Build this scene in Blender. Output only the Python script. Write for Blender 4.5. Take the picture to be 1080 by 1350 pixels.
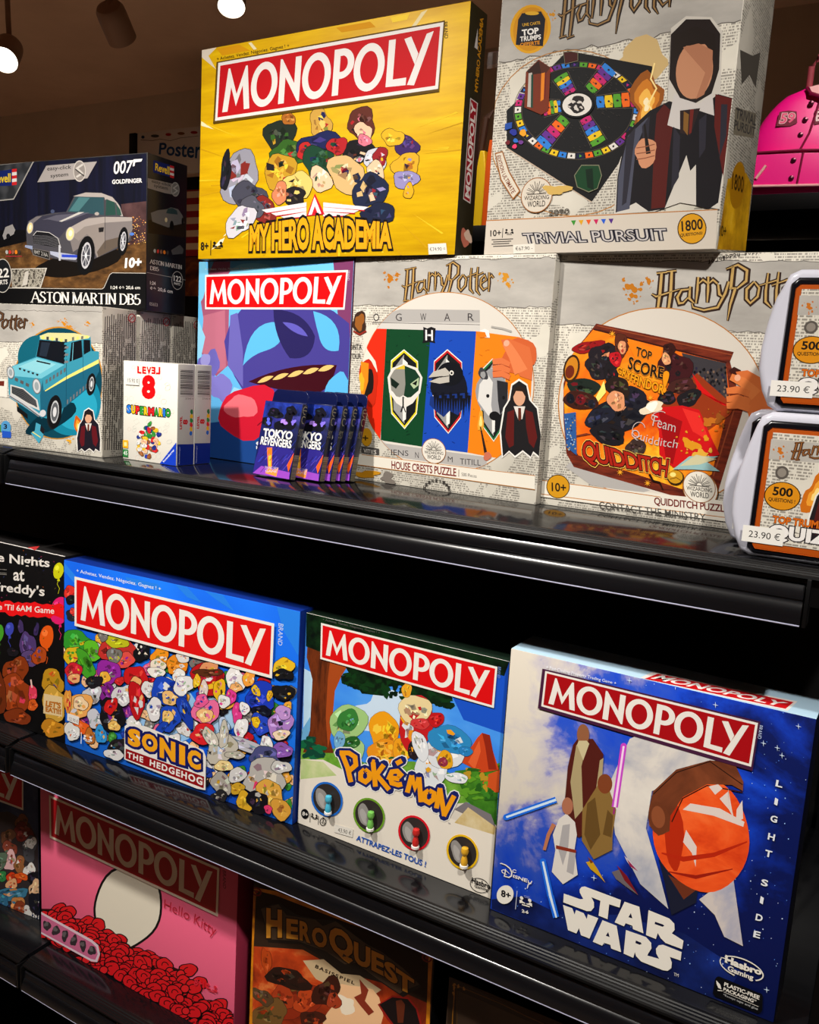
import bpy, bmesh, math, random
import numpy as np
from mathutils import Vector, Matrix

for o in list(bpy.data.objects):
    bpy.data.objects.remove(o)
S = bpy.context.scene
COL = S.collection
PI = math.pi

# ------------------------------------------------------------------ camera
cam_d = bpy.data.cameras.new('camera')
cam_d.sensor_fit = 'HORIZONTAL'
cam_d.sensor_width = 36.0
cam_d.lens = 36.0 * 1147.14 / 1080.0
cam_d.clip_start = 0.02
cam = bpy.data.objects.new('camera', cam_d)
COL.objects.link(cam)
_R = Vector((0.86489247, 0.49856241, 0.05827980))
_U = Vector((-0.13114766, 0.11237222, 0.98497349))
_F = Vector((-0.48452173, 0.85953941, -0.16257518))
cam.matrix_world = Matrix(((_R.x, _U.x, -_F.x, 0.5684), (_R.y, _U.y, -_F.y, -0.6415),
                           (_R.z, _U.z, -_F.z, 0.2281), (0, 0, 0, 1)))
S.camera = cam

# ------------------------------------------------------------------ view, world, lamps and added fill spots
S.view_settings.view_transform = 'Standard'
S.view_settings.look = 'None'
S.view_settings.gamma = 1.0
S.view_settings.use_curve_mapping = False
S.view_settings.exposure = 0.0
S.cycles.max_bounces = 8
S.cycles.use_denoising = True
w = bpy.data.worlds.new('shop_air')
S.world = w
w.use_nodes = True
w.node_tree.nodes['Background'].inputs['Color'].default_value = (1.0, 0.86, 0.74, 1)
w.node_tree.nodes['Background'].inputs['Strength'].default_value = 0.02


def spot_light(name, loc, target, power, angle=75, radius=0.04, col=(1.0, 0.95, 0.88), blend=0.6):
    d = bpy.data.lights.new(name, 'SPOT')
    d.energy = power
    d.spot_size = math.radians(angle)
    d.spot_blend = blend
    d.shadow_soft_size = radius
    d.color = col
    o = bpy.data.objects.new(name, d)
    COL.objects.link(o)
    o.location = loc
    o.rotation_euler = (Vector(target) - Vector(loc)).to_track_quat('-Z', 'Y').to_euler()
    return o


spot_light('key_spot', (-0.36, -0.80, 1.38), (-0.10, 0.20, -0.54), 156, 65, blend=0.8)
spot_light('right_spot', (0.98, -0.95, 1.38), (0.30, 0.15, -0.30), 120, 78, blend=0.8)
spot_light('left_spot', (-1.30, -0.85, 1.38), (-0.66, 0.2, -0.3), 36, 56, blend=0.8)
spot_light('backpack_fill', (0.75, 0.55, 1.42), (0.35, 1.62, 0.65), 64, 44)  # unseen spot added to brighten the backpack
spot_light('bag_fill', (-0.2, 0.6, 1.42), (-0.34, 1.28, 0.6), 40, 36)  # added fill for the wrapped bag, has no fixture
for _x, _y, _p in ((-3.2, 0.9, 420), (-1.5, 1.1, 330), (-0.2, 2.0, 170), (1.9, 1.9, 100), (-1.0, -1.5, 75), (0.9, -1.7, 90)):
    spot_light('bounce_spot', (_x, _y, 1.40), (_x + .1, _y, -1.1), _p, 72)  # unseen spots added so floor bounce lifts ceiling, wall and shelf fronts

# ------------------------------------------------------------------ materials
def lin(c):
    out = []
    for v in c[:3]:
        v = v / 255.0
        out.append(v / 12.92 if v <= 0.04045 else ((v + 0.055) / 1.055) ** 2.4)
    return tuple(out)


MATS = {}


def mat(name, col, rough=0.5, spec=0.3, metal=0.0, coat=0.0, scale=1.0):
    if name in MATS:
        return MATS[name]
    m = bpy.data.materials.new(name)
    m.use_nodes = True
    b = m.node_tree.nodes['Principled BSDF']
    c = lin(col)
    b.inputs['Base Color'].default_value = (c[0] * scale, c[1] * scale, c[2] * scale, 1)
    b.inputs['Roughness'].default_value = rough
    b.inputs['Specular IOR Level'].default_value = spec
    b.inputs['Metallic'].default_value = metal
    b.inputs['Coat Weight'].default_value = coat
    b.inputs['Coat Roughness'].default_value = 0.12
    MATS[name] = m
    return m


def ink(c):
    """printed ink on coated card, one material per colour"""
    c = tuple(int(v) for v in c)
    return mat('ink_%d_%d_%d' % c, c, 0.42, 0.22, scale=0.9)


def node_mat(name, build, rough=0.45, spec=0.22):
    """material whose base colour comes from build(nt, objectcoord) -> colour socket"""
    if name in MATS:
        return MATS[name]
    m = bpy.data.materials.new(name)
    m.use_nodes = True
    nt = m.node_tree
    b = nt.nodes['Principled BSDF']
    tc = nt.nodes.new('ShaderNodeTexCoord')
    out = build(nt, tc.outputs['Object'])
    if out is not None:
        nt.links.new(out, b.inputs['Base Color'])
    b.inputs['Roughness'].default_value = rough
    b.inputs['Specular IOR Level'].default_value = spec
    MATS[name] = m
    return m


def N(nt, typ, **kw):
    n = nt.nodes.new(typ)
    for k, v in kw.items():
        if hasattr(n, k):
            setattr(n, k, v)
        else:
            n.inputs[k.replace('_', ' ')].default_value = v
    return n


def math_n(nt, op, a, b=None, clamp=False):
    n = nt.nodes.new('ShaderNodeMath')
    n.operation = op
    n.use_clamp = clamp
    for i, v in enumerate((a, b)):
        if v is None:
            continue
        if isinstance(v, (int, float)):
            n.inputs[i].default_value = v
        else:
            nt.links.new(v, n.inputs[i])
    return n.outputs[0]


def ramp(nt, fac, stops):
    r = nt.nodes.new('ShaderNodeValToRGB')
    while len(r.color_ramp.elements) < len(stops):
        r.color_ramp.elements.new(0.5)
    for e, (p, c) in zip(r.color_ramp.elements, stops):
        e.position = p
        e.color = lin(c) + (1,)
    nt.links.new(fac, r.inputs['Fac'])
    return r.outputs['Color']


def noise(nt, vec, scale, detail=4, rough=0.55, dist=0.0, mapscale=None, rot=None):
    if mapscale or rot:
        mp = nt.nodes.new('ShaderNodeMapping')
        if mapscale:
            mp.inputs['Scale'].default_value = mapscale
        if rot:
            mp.inputs['Rotation'].default_value = rot
        nt.links.new(vec, mp.inputs['Vector'])
        vec = mp.outputs['Vector']
    n = nt.nodes.new('ShaderNodeTexNoise')
    n.inputs['Scale'].default_value = scale
    n.inputs['Detail'].default_value = detail
    n.inputs['Roughness'].default_value = rough
    n.inputs['Distortion'].default_value = dist
    nt.links.new(vec, n.inputs['Vector'])
    return n.outputs['Fac']


def noise_ramp(name, scale, stops, detail=5, dist=0.0, mapscale=None, rot=None, rough=0.45, spec=0.22):
    return node_mat(name, lambda nt, v: ramp(nt, noise(nt, v, scale, detail, 0.6, dist, mapscale, rot), stops), rough, spec)


def newsprint(name='newsprint', paper=(222, 216, 202), tint=(118, 112, 104), line=0.0026):
    """aged paper with rows of tiny unreadable type in blocks"""
    def b(nt, v):
        sx = nt.nodes.new('ShaderNodeSeparateXYZ')
        nt.links.new(v, sx.inputs[0])
        row = math_n(nt, 'DIVIDE', sx.outputs['Z'], line)
        fr = math_n(nt, 'FRACT', row)
        on = math_n(nt, 'GREATER_THAN', fr, 0.42)
        ri = math_n(nt, 'FLOOR', row)
        cx = nt.nodes.new('ShaderNodeCombineXYZ')
        nt.links.new(math_n(nt, 'MULTIPLY', math_n(nt, 'ADD', sx.outputs['X'], sx.outputs['Y']), 620.0), cx.inputs[0])
        nt.links.new(math_n(nt, 'MULTIPLY', ri, 7.3), cx.inputs[1])
        wn = noise(nt, cx.outputs[0], 1.0, 1)
        wd = math_n(nt, 'GREATER_THAN', wn, 0.47)
        blk = math_n(nt, 'GREATER_THAN', noise(nt, v, 26, 1), 0.42)
        f = math_n(nt, 'MULTIPLY', math_n(nt, 'MULTIPLY', on, wd), blk)
        f = math_n(nt, 'MULTIPLY', f, 0.8)
        base = ramp(nt, noise(nt, v, 14, 3), [(0.3, paper), (0.75, tuple(int(x * 0.88) for x in paper))])
        mx = nt.nodes.new('ShaderNodeMix')
        mx.data_type = 'RGBA'
        nt.links.new(f, mx.inputs[0])
        nt.links.new(base, mx.inputs[6])
        mx.inputs[7].default_value = lin(tint) + (1,)
        return mx.outputs[2]
    return node_mat(name, b)


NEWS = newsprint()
NEWS_SHADED = newsprint('newsprint_shaded', (196, 190, 178), (92, 88, 82))  # darker newsprint copy, shade of the side faces put into the colour
PARCH = noise_ramp('grey_parchment', 9, [(0.3, (150, 146, 140)), (0.7, (190, 185, 177))], mapscale=(1, 1, 2.6))
CREAM = ink((226, 220, 206))
YELLOW = noise_ramp('yellow_rays', 30, [(0.3, (194, 146, 2)), (0.6, (218, 174, 5)), (0.8, (234, 194, 24))], mapscale=(0.25, 1, 2.2), rot=(0, 0.7, 0))
GALAXY = None
BLACKCARD = mat('black_card', (9, 9, 12), 0.4, 0.3)
WHITECARD = mat('white_card', (228, 226, 220), 0.5, 0.25)
GREYCARD = mat('grey_board', (150, 145, 138), 0.7, 0.15)
STEEL_BLACK = mat('black_powder_coat', (5, 5, 6), 0.42, 0.3)
def _gloss(nt, v):
    return ramp(nt, noise(nt, v, 60, 6, 0.6, 0, (0.06, 1, 1)), [(0.3, (7, 7, 9)), (0.75, (18, 18, 21))])
SHELF_GLOSS = node_mat('glossy_black_shelf', _gloss, 0.13, 0.55)
def _railc(nt, v):
    return ramp(nt, noise(nt, v, 90, 6, 0.65, 0, (0.03, 1, 1)), [(0.3, (8, 8, 10)), (0.62, (15, 15, 18)), (0.8, (36, 36, 42))])
RAIL = node_mat('scuffed_black_plastic', _railc, 0.23, 0.5)
RAIL_EDGE = mat('rail_edge', (196, 198, 226), 0.28, 0.5, 0.35)

# ------------------------------------------------------------------ object helpers
def tag(o, label=None, cat=None, group=None, kind=None):
    if label: o['label'] = label
    if cat: o['category'] = cat
    if group: o['group'] = group
    if kind: o['kind'] = kind
    return o


def empty(name, loc, rz=0.0, rx=0.0):
    o = bpy.data.objects.new(name, None)
    o.empty_display_size = 0.03
    COL.objects.link(o)
    o.rotation_mode = 'ZXY' if False else 'XYZ'
    o.location = loc
    o.rotation_euler = (rx, 0, rz)
    return o


class MB:
    """collects shapes, links them as one mesh object"""
    def __init__(self):
        self.v, self.f, self.m, self.mats, self.smooth = [], [], [], [], []

    def mi(self, m):
        if m not in self.mats:
            self.mats.append(m)
        return self.mats.index(m)

    def add(self, verts, faces, m, smooth=False):
        b = len(self.v)
        self.v += [tuple(p) for p in verts]
        i = self.mi(m)
        for f in faces:
            self.f.append([b + q for q in f])
            self.m.append(i)
            self.smooth.append(smooth)

    def box(self, a, b, m, bev=0.0, front=None, seg=2):
        bm = bmesh.new()
        bmesh.ops.create_cube(bm, size=1)
        for vv in bm.verts:
            vv.co = Vector([(a[i] + b[i]) / 2 + vv.co[i] * (b[i] - a[i]) for i in range(3)])
        if bev:
            bmesh.ops.bevel(bm, geom=bm.edges[:], offset=bev, segments=seg, affect='EDGES', profile=0.5)
        bm.normal_update()
        self.from_bm(bm, (lambda f: front if (front and f.normal.y < -0.9) else m), bool(bev))

    def from_bm(self, bm, mf, smooth=True):
        bm.verts.ensure_lookup_table()
        b = len(self.v)
        self.v += [tuple(v.co) for v in bm.verts]
        for f in bm.faces:
            self.f.append([b + v.index for v in f.verts])
            self.m.append(self.mi(mf(f) if callable(mf) else mf))
            self.smooth.append(smooth)
        bm.free()

    def lathe(self, prof, m, M=None, n=28, smooth=True):
        """prof: list of (r, h); axis = local Z, M places it"""
        M = M or Matrix()
        vs, fs = [], []
        for r, h in prof:
            for k in range(n):
                a = 2 * PI * k / n
                vs.append(M @ Vector((r * math.cos(a), r * math.sin(a), h)))
        for i in range(len(prof) - 1):
            for k in range(n):
                k2 = (k + 1) % n
                fs.append((i * n + k, i * n + k2, (i + 1) * n + k2, (i + 1) * n + k))
        self.add(vs, fs, m, smooth)

    def tube(self, pts, r, m, n=10, closed=False):
        pts = [Vector(p) for p in pts]
        vs, fs = [], []
        L = len(pts)
        for i, p in enumerate(pts):
            a = pts[i - 1] if (i > 0 or closed) else p
            b = pts[(i + 1) % L] if (i < L - 1 or closed) else p
            t = (b - a).normalized()
            up = Vector((0, 0, 1)) if abs(t.z) < 0.9 else Vector((1, 0, 0))
            s = t.cross(up).normalized()
            u = s.cross(t)
            rr = r[i] if isinstance(r, (list, tuple)) else r
            for k in range(n):
                q = 2 * PI * k / n
                vs.append(p + s * (rr * math.cos(q)) + u * (rr * math.sin(q)))
        for i in range(L if closed else L - 1):
            j = (i + 1) % L
            for k in range(n):
                k2 = (k + 1) % n
                fs.append((i * n + k, i * n + k2, j * n + k2, j * n + k))
        if not closed:
            fs.append(tuple(range(n))[::-1])
            fs.append(tuple((L - 1) * n + k for k in range(n)))
        self.add(vs, fs, m, True)

    def prism(self, poly, y0, y1, m, mfront=None, bev=0.0):
        """poly in (x, z), extruded from y0 to y1"""
        bm = bmesh.new()
        vs = [bm.verts.new((x, y0, z)) for x, z in poly]
        f = bm.faces.new(vs)
        r = bmesh.ops.extrude_face_region(bm, geom=[f])
        for e in r['geom']:
            if isinstance(e, bmesh.types.BMVert):
                e.co.y = y1
        bmesh.ops.recalc_face_normals(bm, faces=bm.faces[:])
        if bev:
            ed = [e for e in bm.edges if abs(e.verts[0].co.y - e.verts[1].co.y) < 1e-7]
            bmesh.ops.bevel(bm, geom=ed, offset=bev, segments=3, affect='EDGES', profile=0.6)
        bm.normal_update()
        self.from_bm(bm, (lambda f: mfront if (mfront and f.normal.y < -0.9) else m), True)

    def build(self, name, parent=None, loc=None):
        me = bpy.data.meshes.new(name)
        me.from_pydata(self.v, [], self.f)
        for m in self.mats:
            me.materials.append(m)
        me.polygons.foreach_set('material_index', self.m)
        me.polygons.foreach_set('use_smooth', self.smooth)
        me.update()
        if any(self.smooth):
            try:
                me.set_sharp_from_angle(angle=math.radians(38))
            except Exception:
                pass
        o = bpy.data.objects.new(name, me)
        COL.objects.link(o)
        if parent is not None:
            o.parent = parent
        if loc is not None:
            o.location = loc
        return o


def copy_tree(o, parent=None):
    c = o.copy()
    COL.objects.link(c)
    if parent is not None:
        c.parent = parent
    for ch in list(o.children):
        copy_tree(ch, c)
    return c


# ------------------------------------------------------------------ print kit
_txt = bpy.data.curves.new('lettering', 'FONT')
_txt.resolution_u = 3
_txto = bpy.data.objects.new('lettering', _txt)
COL.objects.link(_txto)
_TC = {}


def text_raw(s, bold, track):
    k = (s, round(bold, 4), track)
    if k in _TC:
        return _TC[k]
    _txt.body = s
    _txt.offset = bold
    _txt.space_character = track
    _txt.space_line = 0.9
    bpy.context.view_layer.update()
    dg = bpy.context.evaluated_depsgraph_get()
    me = bpy.data.meshes.new_from_object(_txto.evaluated_get(dg))
    V = np.array([v.co[:2] for v in me.vertices]) if len(me.vertices) else np.zeros((1, 2))
    F = [tuple(p.vertices) for p in me.polygons]
    bpy.data.meshes.remove(me)
    _TC[k] = (V, F)
    return _TC[k]


def homography(src, dst):
    A = []
    for (x, y), (u, v) in zip(src, dst):
        A.append([x, y, 1, 0, 0, 0, -u * x, -u * y])
        A.append([0, 0, 0, x, y, 1, -v * x, -v * y])
    h = np.linalg.solve(np.array(A, float), np.array(dst, float).reshape(-1))
    return np.append(h, 1).reshape(3, 3)


class Face:
    """one printed face of a box. px: its four corners as read off the photograph, uv: the same corners on the box in metres,
    to3: (u, v, off) -> box-local point"""
    def __init__(self, px, uv, to3, size):
        self.Hm = homography(px, uv)
        self.to3 = to3
        self.k = 0
        self.size = size

    def uv(self, p):
        q = self.Hm @ np.array([p[0], p[1], 1.0])
        return np.array([q[0] / q[2], q[1] / q[2]])


class Art:
    """a printed part: flat inked shapes on a Face, gathered into one mesh"""
    STEP = 3.0e-6

    def __init__(self, face):
        self.face = face
        self.mb = MB()
        self.s, self.ox, self.oy = 1.0, 0.0, 0.0
        self.clip = True

    def K(self, s, ox, oy):
        self.s, self.ox, self.oy = s, ox, oy
        return self

    def p(self, q):
        return self.face.uv((q[0] / self.s + self.ox, q[1] / self.s + self.oy))

    def lay(self):
        self.face.k += 1
        return 4.0e-5 + self.face.k * self.STEP

    def _c(self, uv):
        W, H = self.face.size
        return (min(max(uv[0], 0.0006), W - 0.0006), min(max(uv[1], 0.0006), H - 0.0006))

    def put(self, uvs, faces, col, off=None):
        m = col if isinstance(col, bpy.types.Material) else ink(col)
        off = self.lay() if off is None else off
        self.mb.add([self.face.to3(*self._c(u), off) for u in uvs], faces, m)

    def poly(self, pts, col):
        self.put([self.p(q) for q in pts], [tuple(range(len(pts)))], col)

    def polyuv(self, pts, col):
        self.put(pts, [tuple(range(len(pts)))], col)

    def ell(self, c, rx, ry, col, rot=0.0, n=28, a0=0, a1=360):
        r = math.radians(rot)
        pts = []
        for k in range(n):
            t = math.radians(a0 + (a1 - a0) * k / (n if a1 - a0 == 360 else n - 1))
            x, y = rx * math.cos(t), ry * math.sin(t)
            pts.append((c[0] + x * math.cos(r) - y * math.sin(r), c[1] + x * math.sin(r) + y * math.cos(r)))
        self.poly(pts, col)

    def ring(self, c, rx, ry, w, col, rot=0.0, n=36, a0=0, a1=360):
        r = math.radians(rot)
        P = []
        full = a1 - a0 == 360
        for k in range(n + 1):
            t = math.radians(a0 + (a1 - a0) * k / n)
            row = []
            for d in (w / 2, -w / 2):
                x, y = (rx + d) * math.cos(t), (ry + d) * math.sin(t)
                row.append((c[0] + x * math.cos(r) - y * math.sin(r), c[1] + x * math.sin(r) + y * math.cos(r)))
            P += row
        self.put([self.p(q) for q in P], [(2 * i, 2 * i + 2, 2 * i + 3, 2 * i + 1) for i in range(n)], col)

    def line(self, pts, w, col, closed=False, off=None):
        """stroke; w is a number or one width per point"""
        pts = [np.array(q, float) for q in pts]
        if closed:
            pts = pts + [pts[0]]
        n = len(pts)
        W = [w] * n if isinstance(w, (int, float)) else list(w)
        out = []
        for i in range(n):
            a = pts[i - 1] if i else (pts[-2] if closed else pts[0])
            b = pts[i + 1] if i < n - 1 else (pts[1] if closed else pts[-1])
            d1 = pts[i] - a
            d2 = b - pts[i]
            l1, l2 = np.linalg.norm(d1), np.linalg.norm(d2)
            d1 = d1 / l1 if l1 > 1e-9 else d2 / max(l2, 1e-9)
            d2 = d2 / l2 if l2 > 1e-9 else d1
            t = d1 + d2
            lt = np.linalg.norm(t)
            t = t / lt if lt > 1e-6 else d1
            nn = np.array([-t[1], t[0]])
            cs = max(0.45, abs(np.dot(nn, np.array([-d1[1], d1[0]]))))
            h = W[i] / 2 / cs
            out += [pts[i] + nn * h, pts[i] - nn * h]
        self.put([self.p(q) for q in out], [(2 * i, 2 * i + 1, 2 * i + 3, 2 * i + 2) for i in range(n - 1)], col, off)

    def blob(self, x, y, rx, ry, col, rot=0.0, amp=0.12, seed=0, n=20):
        rnd = random.Random(seed + int(x * 7 + y * 13))
        ph = [rnd.uniform(0, 6.28) for _ in range(3)]
        r0 = math.radians(rot)
        pts = []
        for k in range(n):
            t = 2 * PI * k / n
            q = 1 + amp * (math.sin(2 * t + ph[0]) + 0.7 * math.sin(3 * t + ph[1]) + 0.5 * math.sin(5 * t + ph[2]))
            a, b = rx * q * math.cos(t), ry * q * math.sin(t)
            pts.append((x + a * math.cos(r0) - b * math.sin(r0), y + a * math.sin(r0) + b * math.cos(r0)))
        self.poly(pts, col)

    def pebbles(self, items, edge=(16, 14, 16), amp=0.14, ew=1.08):
        """abstract crowd: outlined colour patches broken into small shards of related tints"""
        for i, it in enumerate(items):
            x, y, rx, ry, c = it[:5]
            rot = it[5] if len(it) > 5 else 0
            rnd = random.Random(i * 31 + int(x))
            if edge is not None:
                self.blob(x, y, rx + (ew - 1) * 22, ry + (ew - 1) * 22, edge, rot, amp, i)
            self.blob(x, y, rx, ry, c, rot, amp, i)
            o1 = self.lay()
            o2 = self.lay()
            r0 = math.radians(rot)
            nn = 5 + int(min(9, (rx + ry) / 12))
            near = [q[4] for q in items if abs(q[0] - x) < rx * 2.2 and abs(q[1] - y) < ry * 2.2]
            for k in range(nn):
                d = math.sqrt(rnd.random()) * .66
                t = rnd.uniform(0, 6.28)
                px, py = d * math.cos(t), d * math.sin(t)
                s = rnd.uniform(.16, .36)
                u = rnd.random()
                if u < .40: cc = tuple(int(v * rnd.uniform(.62, .84)) for v in c)
                elif u < .72: cc = tuple(min(255, int(v * 1.1 + rnd.uniform(14, 44))) for v in c)
                else: cc = rnd.choice(near)
                a0 = rnd.uniform(0, 6.28)
                m = rnd.choice((3, 4, 4, 5))
                el = rnd.uniform(.35, 1.0)
                P = []
                for q in range(m):
                    tt = a0 + 6.283 * (q + rnd.uniform(-.25, .25)) / m
                    ax, ay = s * math.cos(tt), s * el * math.sin(tt)
                    bx, by = px + ax * math.cos(a0) - ay * math.sin(a0), py + ax * math.sin(a0) + ay * math.cos(a0)
                    wx, wy = bx * rx, by * ry
                    P.append((x + wx * math.cos(r0) - wy * math.sin(r0), y + wx * math.sin(r0) + wy * math.cos(r0)))
                self.put([self.p(q) for q in P], [tuple(range(m))], cc, o1 if k % 2 else o2)

    def text(self, s, base, top, col, bold=0.0, outline=None, track=1.0, outline2=None):
        """lettering whose ink box is stretched between a base line and a top line (each 2+ points)"""
        base = [self.p(q) for q in base]
        top = [self.p(q) for q in top]

        def at(L, u):
            n = len(L) - 1
            t = u * n
            i = min(max(int(math.floor(t)), 0), n - 1)
            f = t - i
            return L[i] * (1 - f) + L[i + 1] * f
        V0, F0 = text_raw(s, bold, track)
        lo, hi = V0.min(0), V0.max(0)
        d = np.maximum(hi - lo, 1e-6)

        def warp(V):
            out = []
            for q in V:
                u, v = (q - lo) / d
                a, b = at(base, u), at(top, u)
                out.append(a * (1 - v) + b * v)
            return out
        for oc in (outline2, outline):
            if oc:
                V1, F1 = text_raw(s, bold + oc[1], track)
                self.put(warp(V1), F1, oc[0])
        self.put(warp(V0), F0, col)

    def build(self, name, parent):
        return self.mb.build(name, parent)


def bez(p0, p1, p2, n=8):
    return [tuple((1 - t) ** 2 * a + 2 * t * (1 - t) * b + t * t * c for a, b, c in zip(p0, p1, p2)) for t in [i / n for i in range(n + 1)]]


# banner letters, drawn after the photographed wordmark: unit height
def _ringpoly(cx, cy, ro, so, ri, si, a0=0, a1=360, n=36):
    P, F = [], []
    for k in range(n + 1):
        t = math.radians(a0 + (a1 - a0) * k / n)
        P += [(cx + ro * math.cos(t), cy + so * math.sin(t)), (cx + ri * math.cos(t), cy + si * math.sin(t))]
    F = [(2 * i, 2 * i + 1, 2 * i + 3, 2 * i + 2) for i in range(n)]
    return P, F


def wordmark():
    out = []
    def pl(x, pts):
        out.append(([(x + a, b) for a, b in pts], [tuple(range(len(pts)))]))
    def rg(x, *a, **k):
        P, F = _ringpoly(*a, **k)
        out.append(([(x + p, q) for p, q in P], F))
    x = 0
    pl(x, [(0, 0), (.115, 1.0), (.165, 1.0), (.39, .38), (.615, 1.0), (.665, 1.0), (.78, 0), (.625, 0), (.555, .56), (.39, .10), (.225, .56), (.155, 0)])
    x = .79
    rg(x, .365, .5, .365, .51, .21, .345)
    x = 1.57
    pl(x, [(0, 0), (0, 1.0), (.05, 1.0), (.40, .42), (.40, 1.0), (.555, 1.0), (.555, 0), (.505, 0), (.155, .58), (.155, 0)])
    x = 2.17
    rg(x, .365, .5, .365, .51, .21, .345)
    x = 2.96
    pl(x, [(0, 0), (0, 1), (.155, 1), (.155, 0)])
    pl(x, [(.15, .845), (.15, 1), (.21, 1), (.21, .845)])
    pl(x, [(.15, .35), (.15, .50), (.21, .50), (.21, .35)])
    rg(x, .20, .675, .30, .325, .145, .175, a0=-90, a1=90, n=18)
    x = 3.46
    rg(x, .365, .5, .365, .51, .21, .345)
    x = 4.25
    pl(x, [(0, 0.02), (0, 1), (.155, 1), (.155, .16), (.46, .16), (.46, 0.0)])
    x = 4.58
    pl(x, [(0.02, .97), (.17, 1.0), (.36, .62), (.30, .40)])
    pl(x, [(.66, 1.03), (.51, 1.0), (.16, .0), (.32, -.03)])
    return out, 5.24


_WM, _WML = wordmark()


def banner(face, px, parent, red=(226, 16, 20), white=(240, 236, 228), margin=(.035, .15), dark=None):
    """red title board in a white frame; px: its outer corners TL TR BR BL in the photograph"""
    a = Art(face)
    TL, TR, BR, BL = [a.p(q) for q in px]

    def at(u, v):
        return (BL * (1 - u) + BR * u) * (1 - v) + (TL * (1 - u) + TR * u) * v
    L = np.linalg.norm(TR - TL)
    h = np.linalg.norm(TL - BL)
    face.k += 6
    if dark:
        e = .004 * .4
        a.polyuv([at(-e / L * 2, 1 + e / h), at(1 + e / L, 1 + e / h), at(1 + e / L, -e / h * 2), at(-e / L * 2, -e / h * 2)], dark)
    a.polyuv([at(0, 1), at(1, 1), at(1, 0), at(0, 0)], white)
    m = h * .055
    a.polyuv([at(m / L, 1 - m / h), at(1 - m / L, 1 - m / h), at(1 - m / L, m / h), at(m / L, m / h)], red)
    for P, F in _WM:
        a.put([at(margin[0] + (1 - 2 * margin[0]) * x / _WML, margin[1] + (1 - 2 * margin[1]) * y) for x, y in P], F, white)
    return a.build('title_banner', parent)


def pot_title(a, bl, br, tl, gold=(188, 148, 84), dark=(52, 34, 26), t=1.0):
    """spiky wizard-style title strokes; box given by its bottom-left, bottom-right and top-left corner"""
    bl, br, tl = [np.array(q, float) for q in (bl, br, tl)]

    def q(x, y):
        u, v = (x - 262) / 458.0, (310 - y) / 200.0
        return bl + (br - bl) * u + (tl - bl) * v
    L = np.linalg.norm(br - bl) / 458.0
    st = [
        ([(292, 138), (288, 210), (280, 288)], [15, 17, 12]), ([(270, 292), (300, 288)], [7, 7]), ([(276, 140), (308, 136)], [7, 7]),
        ([(322, 134), (320, 210), (312, 292)], [15, 17, 12]), ([(300, 298), (330, 292)], [7, 7]), ([(306, 134), (336, 130)], [7, 7]),
        ([(262, 214), (276, 224), (312, 210), (348, 196)], [4, 9, 8, 3]),
        ([(380, 196), (352, 200), (340, 226), (346, 248), (358, 246), (376, 222)], [8, 10, 14, 12, 9, 5]), ([(378, 186), (376, 230), (392, 248)], [10, 14, 4]),
        ([(402, 152), (400, 200), (396, 248)], [11, 14, 7]), ([(402, 178), (416, 162), (430, 174)], [5, 10, 11]),
        ([(432, 150), (432, 200), (430, 244)], [11, 14, 7]), ([(432, 178), (446, 162), (460, 176)], [5, 10, 11]),
        ([(462, 178), (466, 214), (478, 226)], [11, 14, 6]), ([(494, 168), (484, 210), (462, 262), (420, 272), (388, 262), (384, 246)], [11, 14, 12, 10, 8, 4]),
        ([(506, 112), (500, 196)], [17, 17]), ([(500, 192), (518, 192)], [12, 8]), ([(514, 192), (500, 250), (492, 310)], [16, 12, 2]),
        ([(484, 124), (520, 108), (548, 128), (546, 166), (520, 192)], [5, 12, 15, 15, 8]),
        ([(570, 168), (548, 196), (548, 230), (560, 246), (582, 222), (586, 190), (570, 168)], [7, 14, 14, 10, 12, 12, 7]),
        ([(612, 136), (606, 200), (606, 240), (624, 262)], [8, 14, 14, 4]), ([(586, 182), (640, 162)], [4, 9]),
        ([(644, 132), (638, 200), (638, 246), (656, 270)], [8, 14, 14, 4]), ([(622, 182), (672, 160)], [4, 9]),
        ([(658, 216), (686, 196), (678, 174), (660, 192), (658, 226), (672, 244), (694, 232)], [5, 8, 9, 12, 14, 10, 4]),
        ([(700, 160), (700, 210), (698, 254)], [10, 14, 7]), ([(700, 190), (712, 174), (722, 188)], [5, 9, 10]),
    ]
    o1 = a.lay()
    for pts, w in st:
        a.line([q(*p) for p in pts], [(k + 5) * L * t for k in w], dark, off=o1)
    o2 = a.lay()
    for pts, w in st:
        a.line([q(p[0] - 1, p[1] - 1) for p in pts], [max(1.2, k * 0.5) * L * t for k in w], gold, off=o2)


def splatter(a, x, y, r, col=(196, 132, 24), seed=1):
    rnd = random.Random(seed)
    a.blob(x, y, r, r * 0.8, col, 30, .3, seed)
    for i in range(7):
        t = rnd.uniform(0, 6.28)
        d = r * rnd.uniform(1.1, 2.3)
        k = r * rnd.uniform(.1, .4)
        a.blob(x + d * math.cos(t), y + d * math.sin(t), k, k, col, 0, .2, i, 9)


def jag(p0, p1, n, amp, seed=1):
    rnd = random.Random(seed)
    out = []
    for i in range(n + 1):
        t = i / n
        out.append((p0[0] + (p1[0] - p0[0]) * t, p0[1] + (p1[1] - p0[1]) * t + rnd.uniform(-amp, amp)))
    return out


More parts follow.
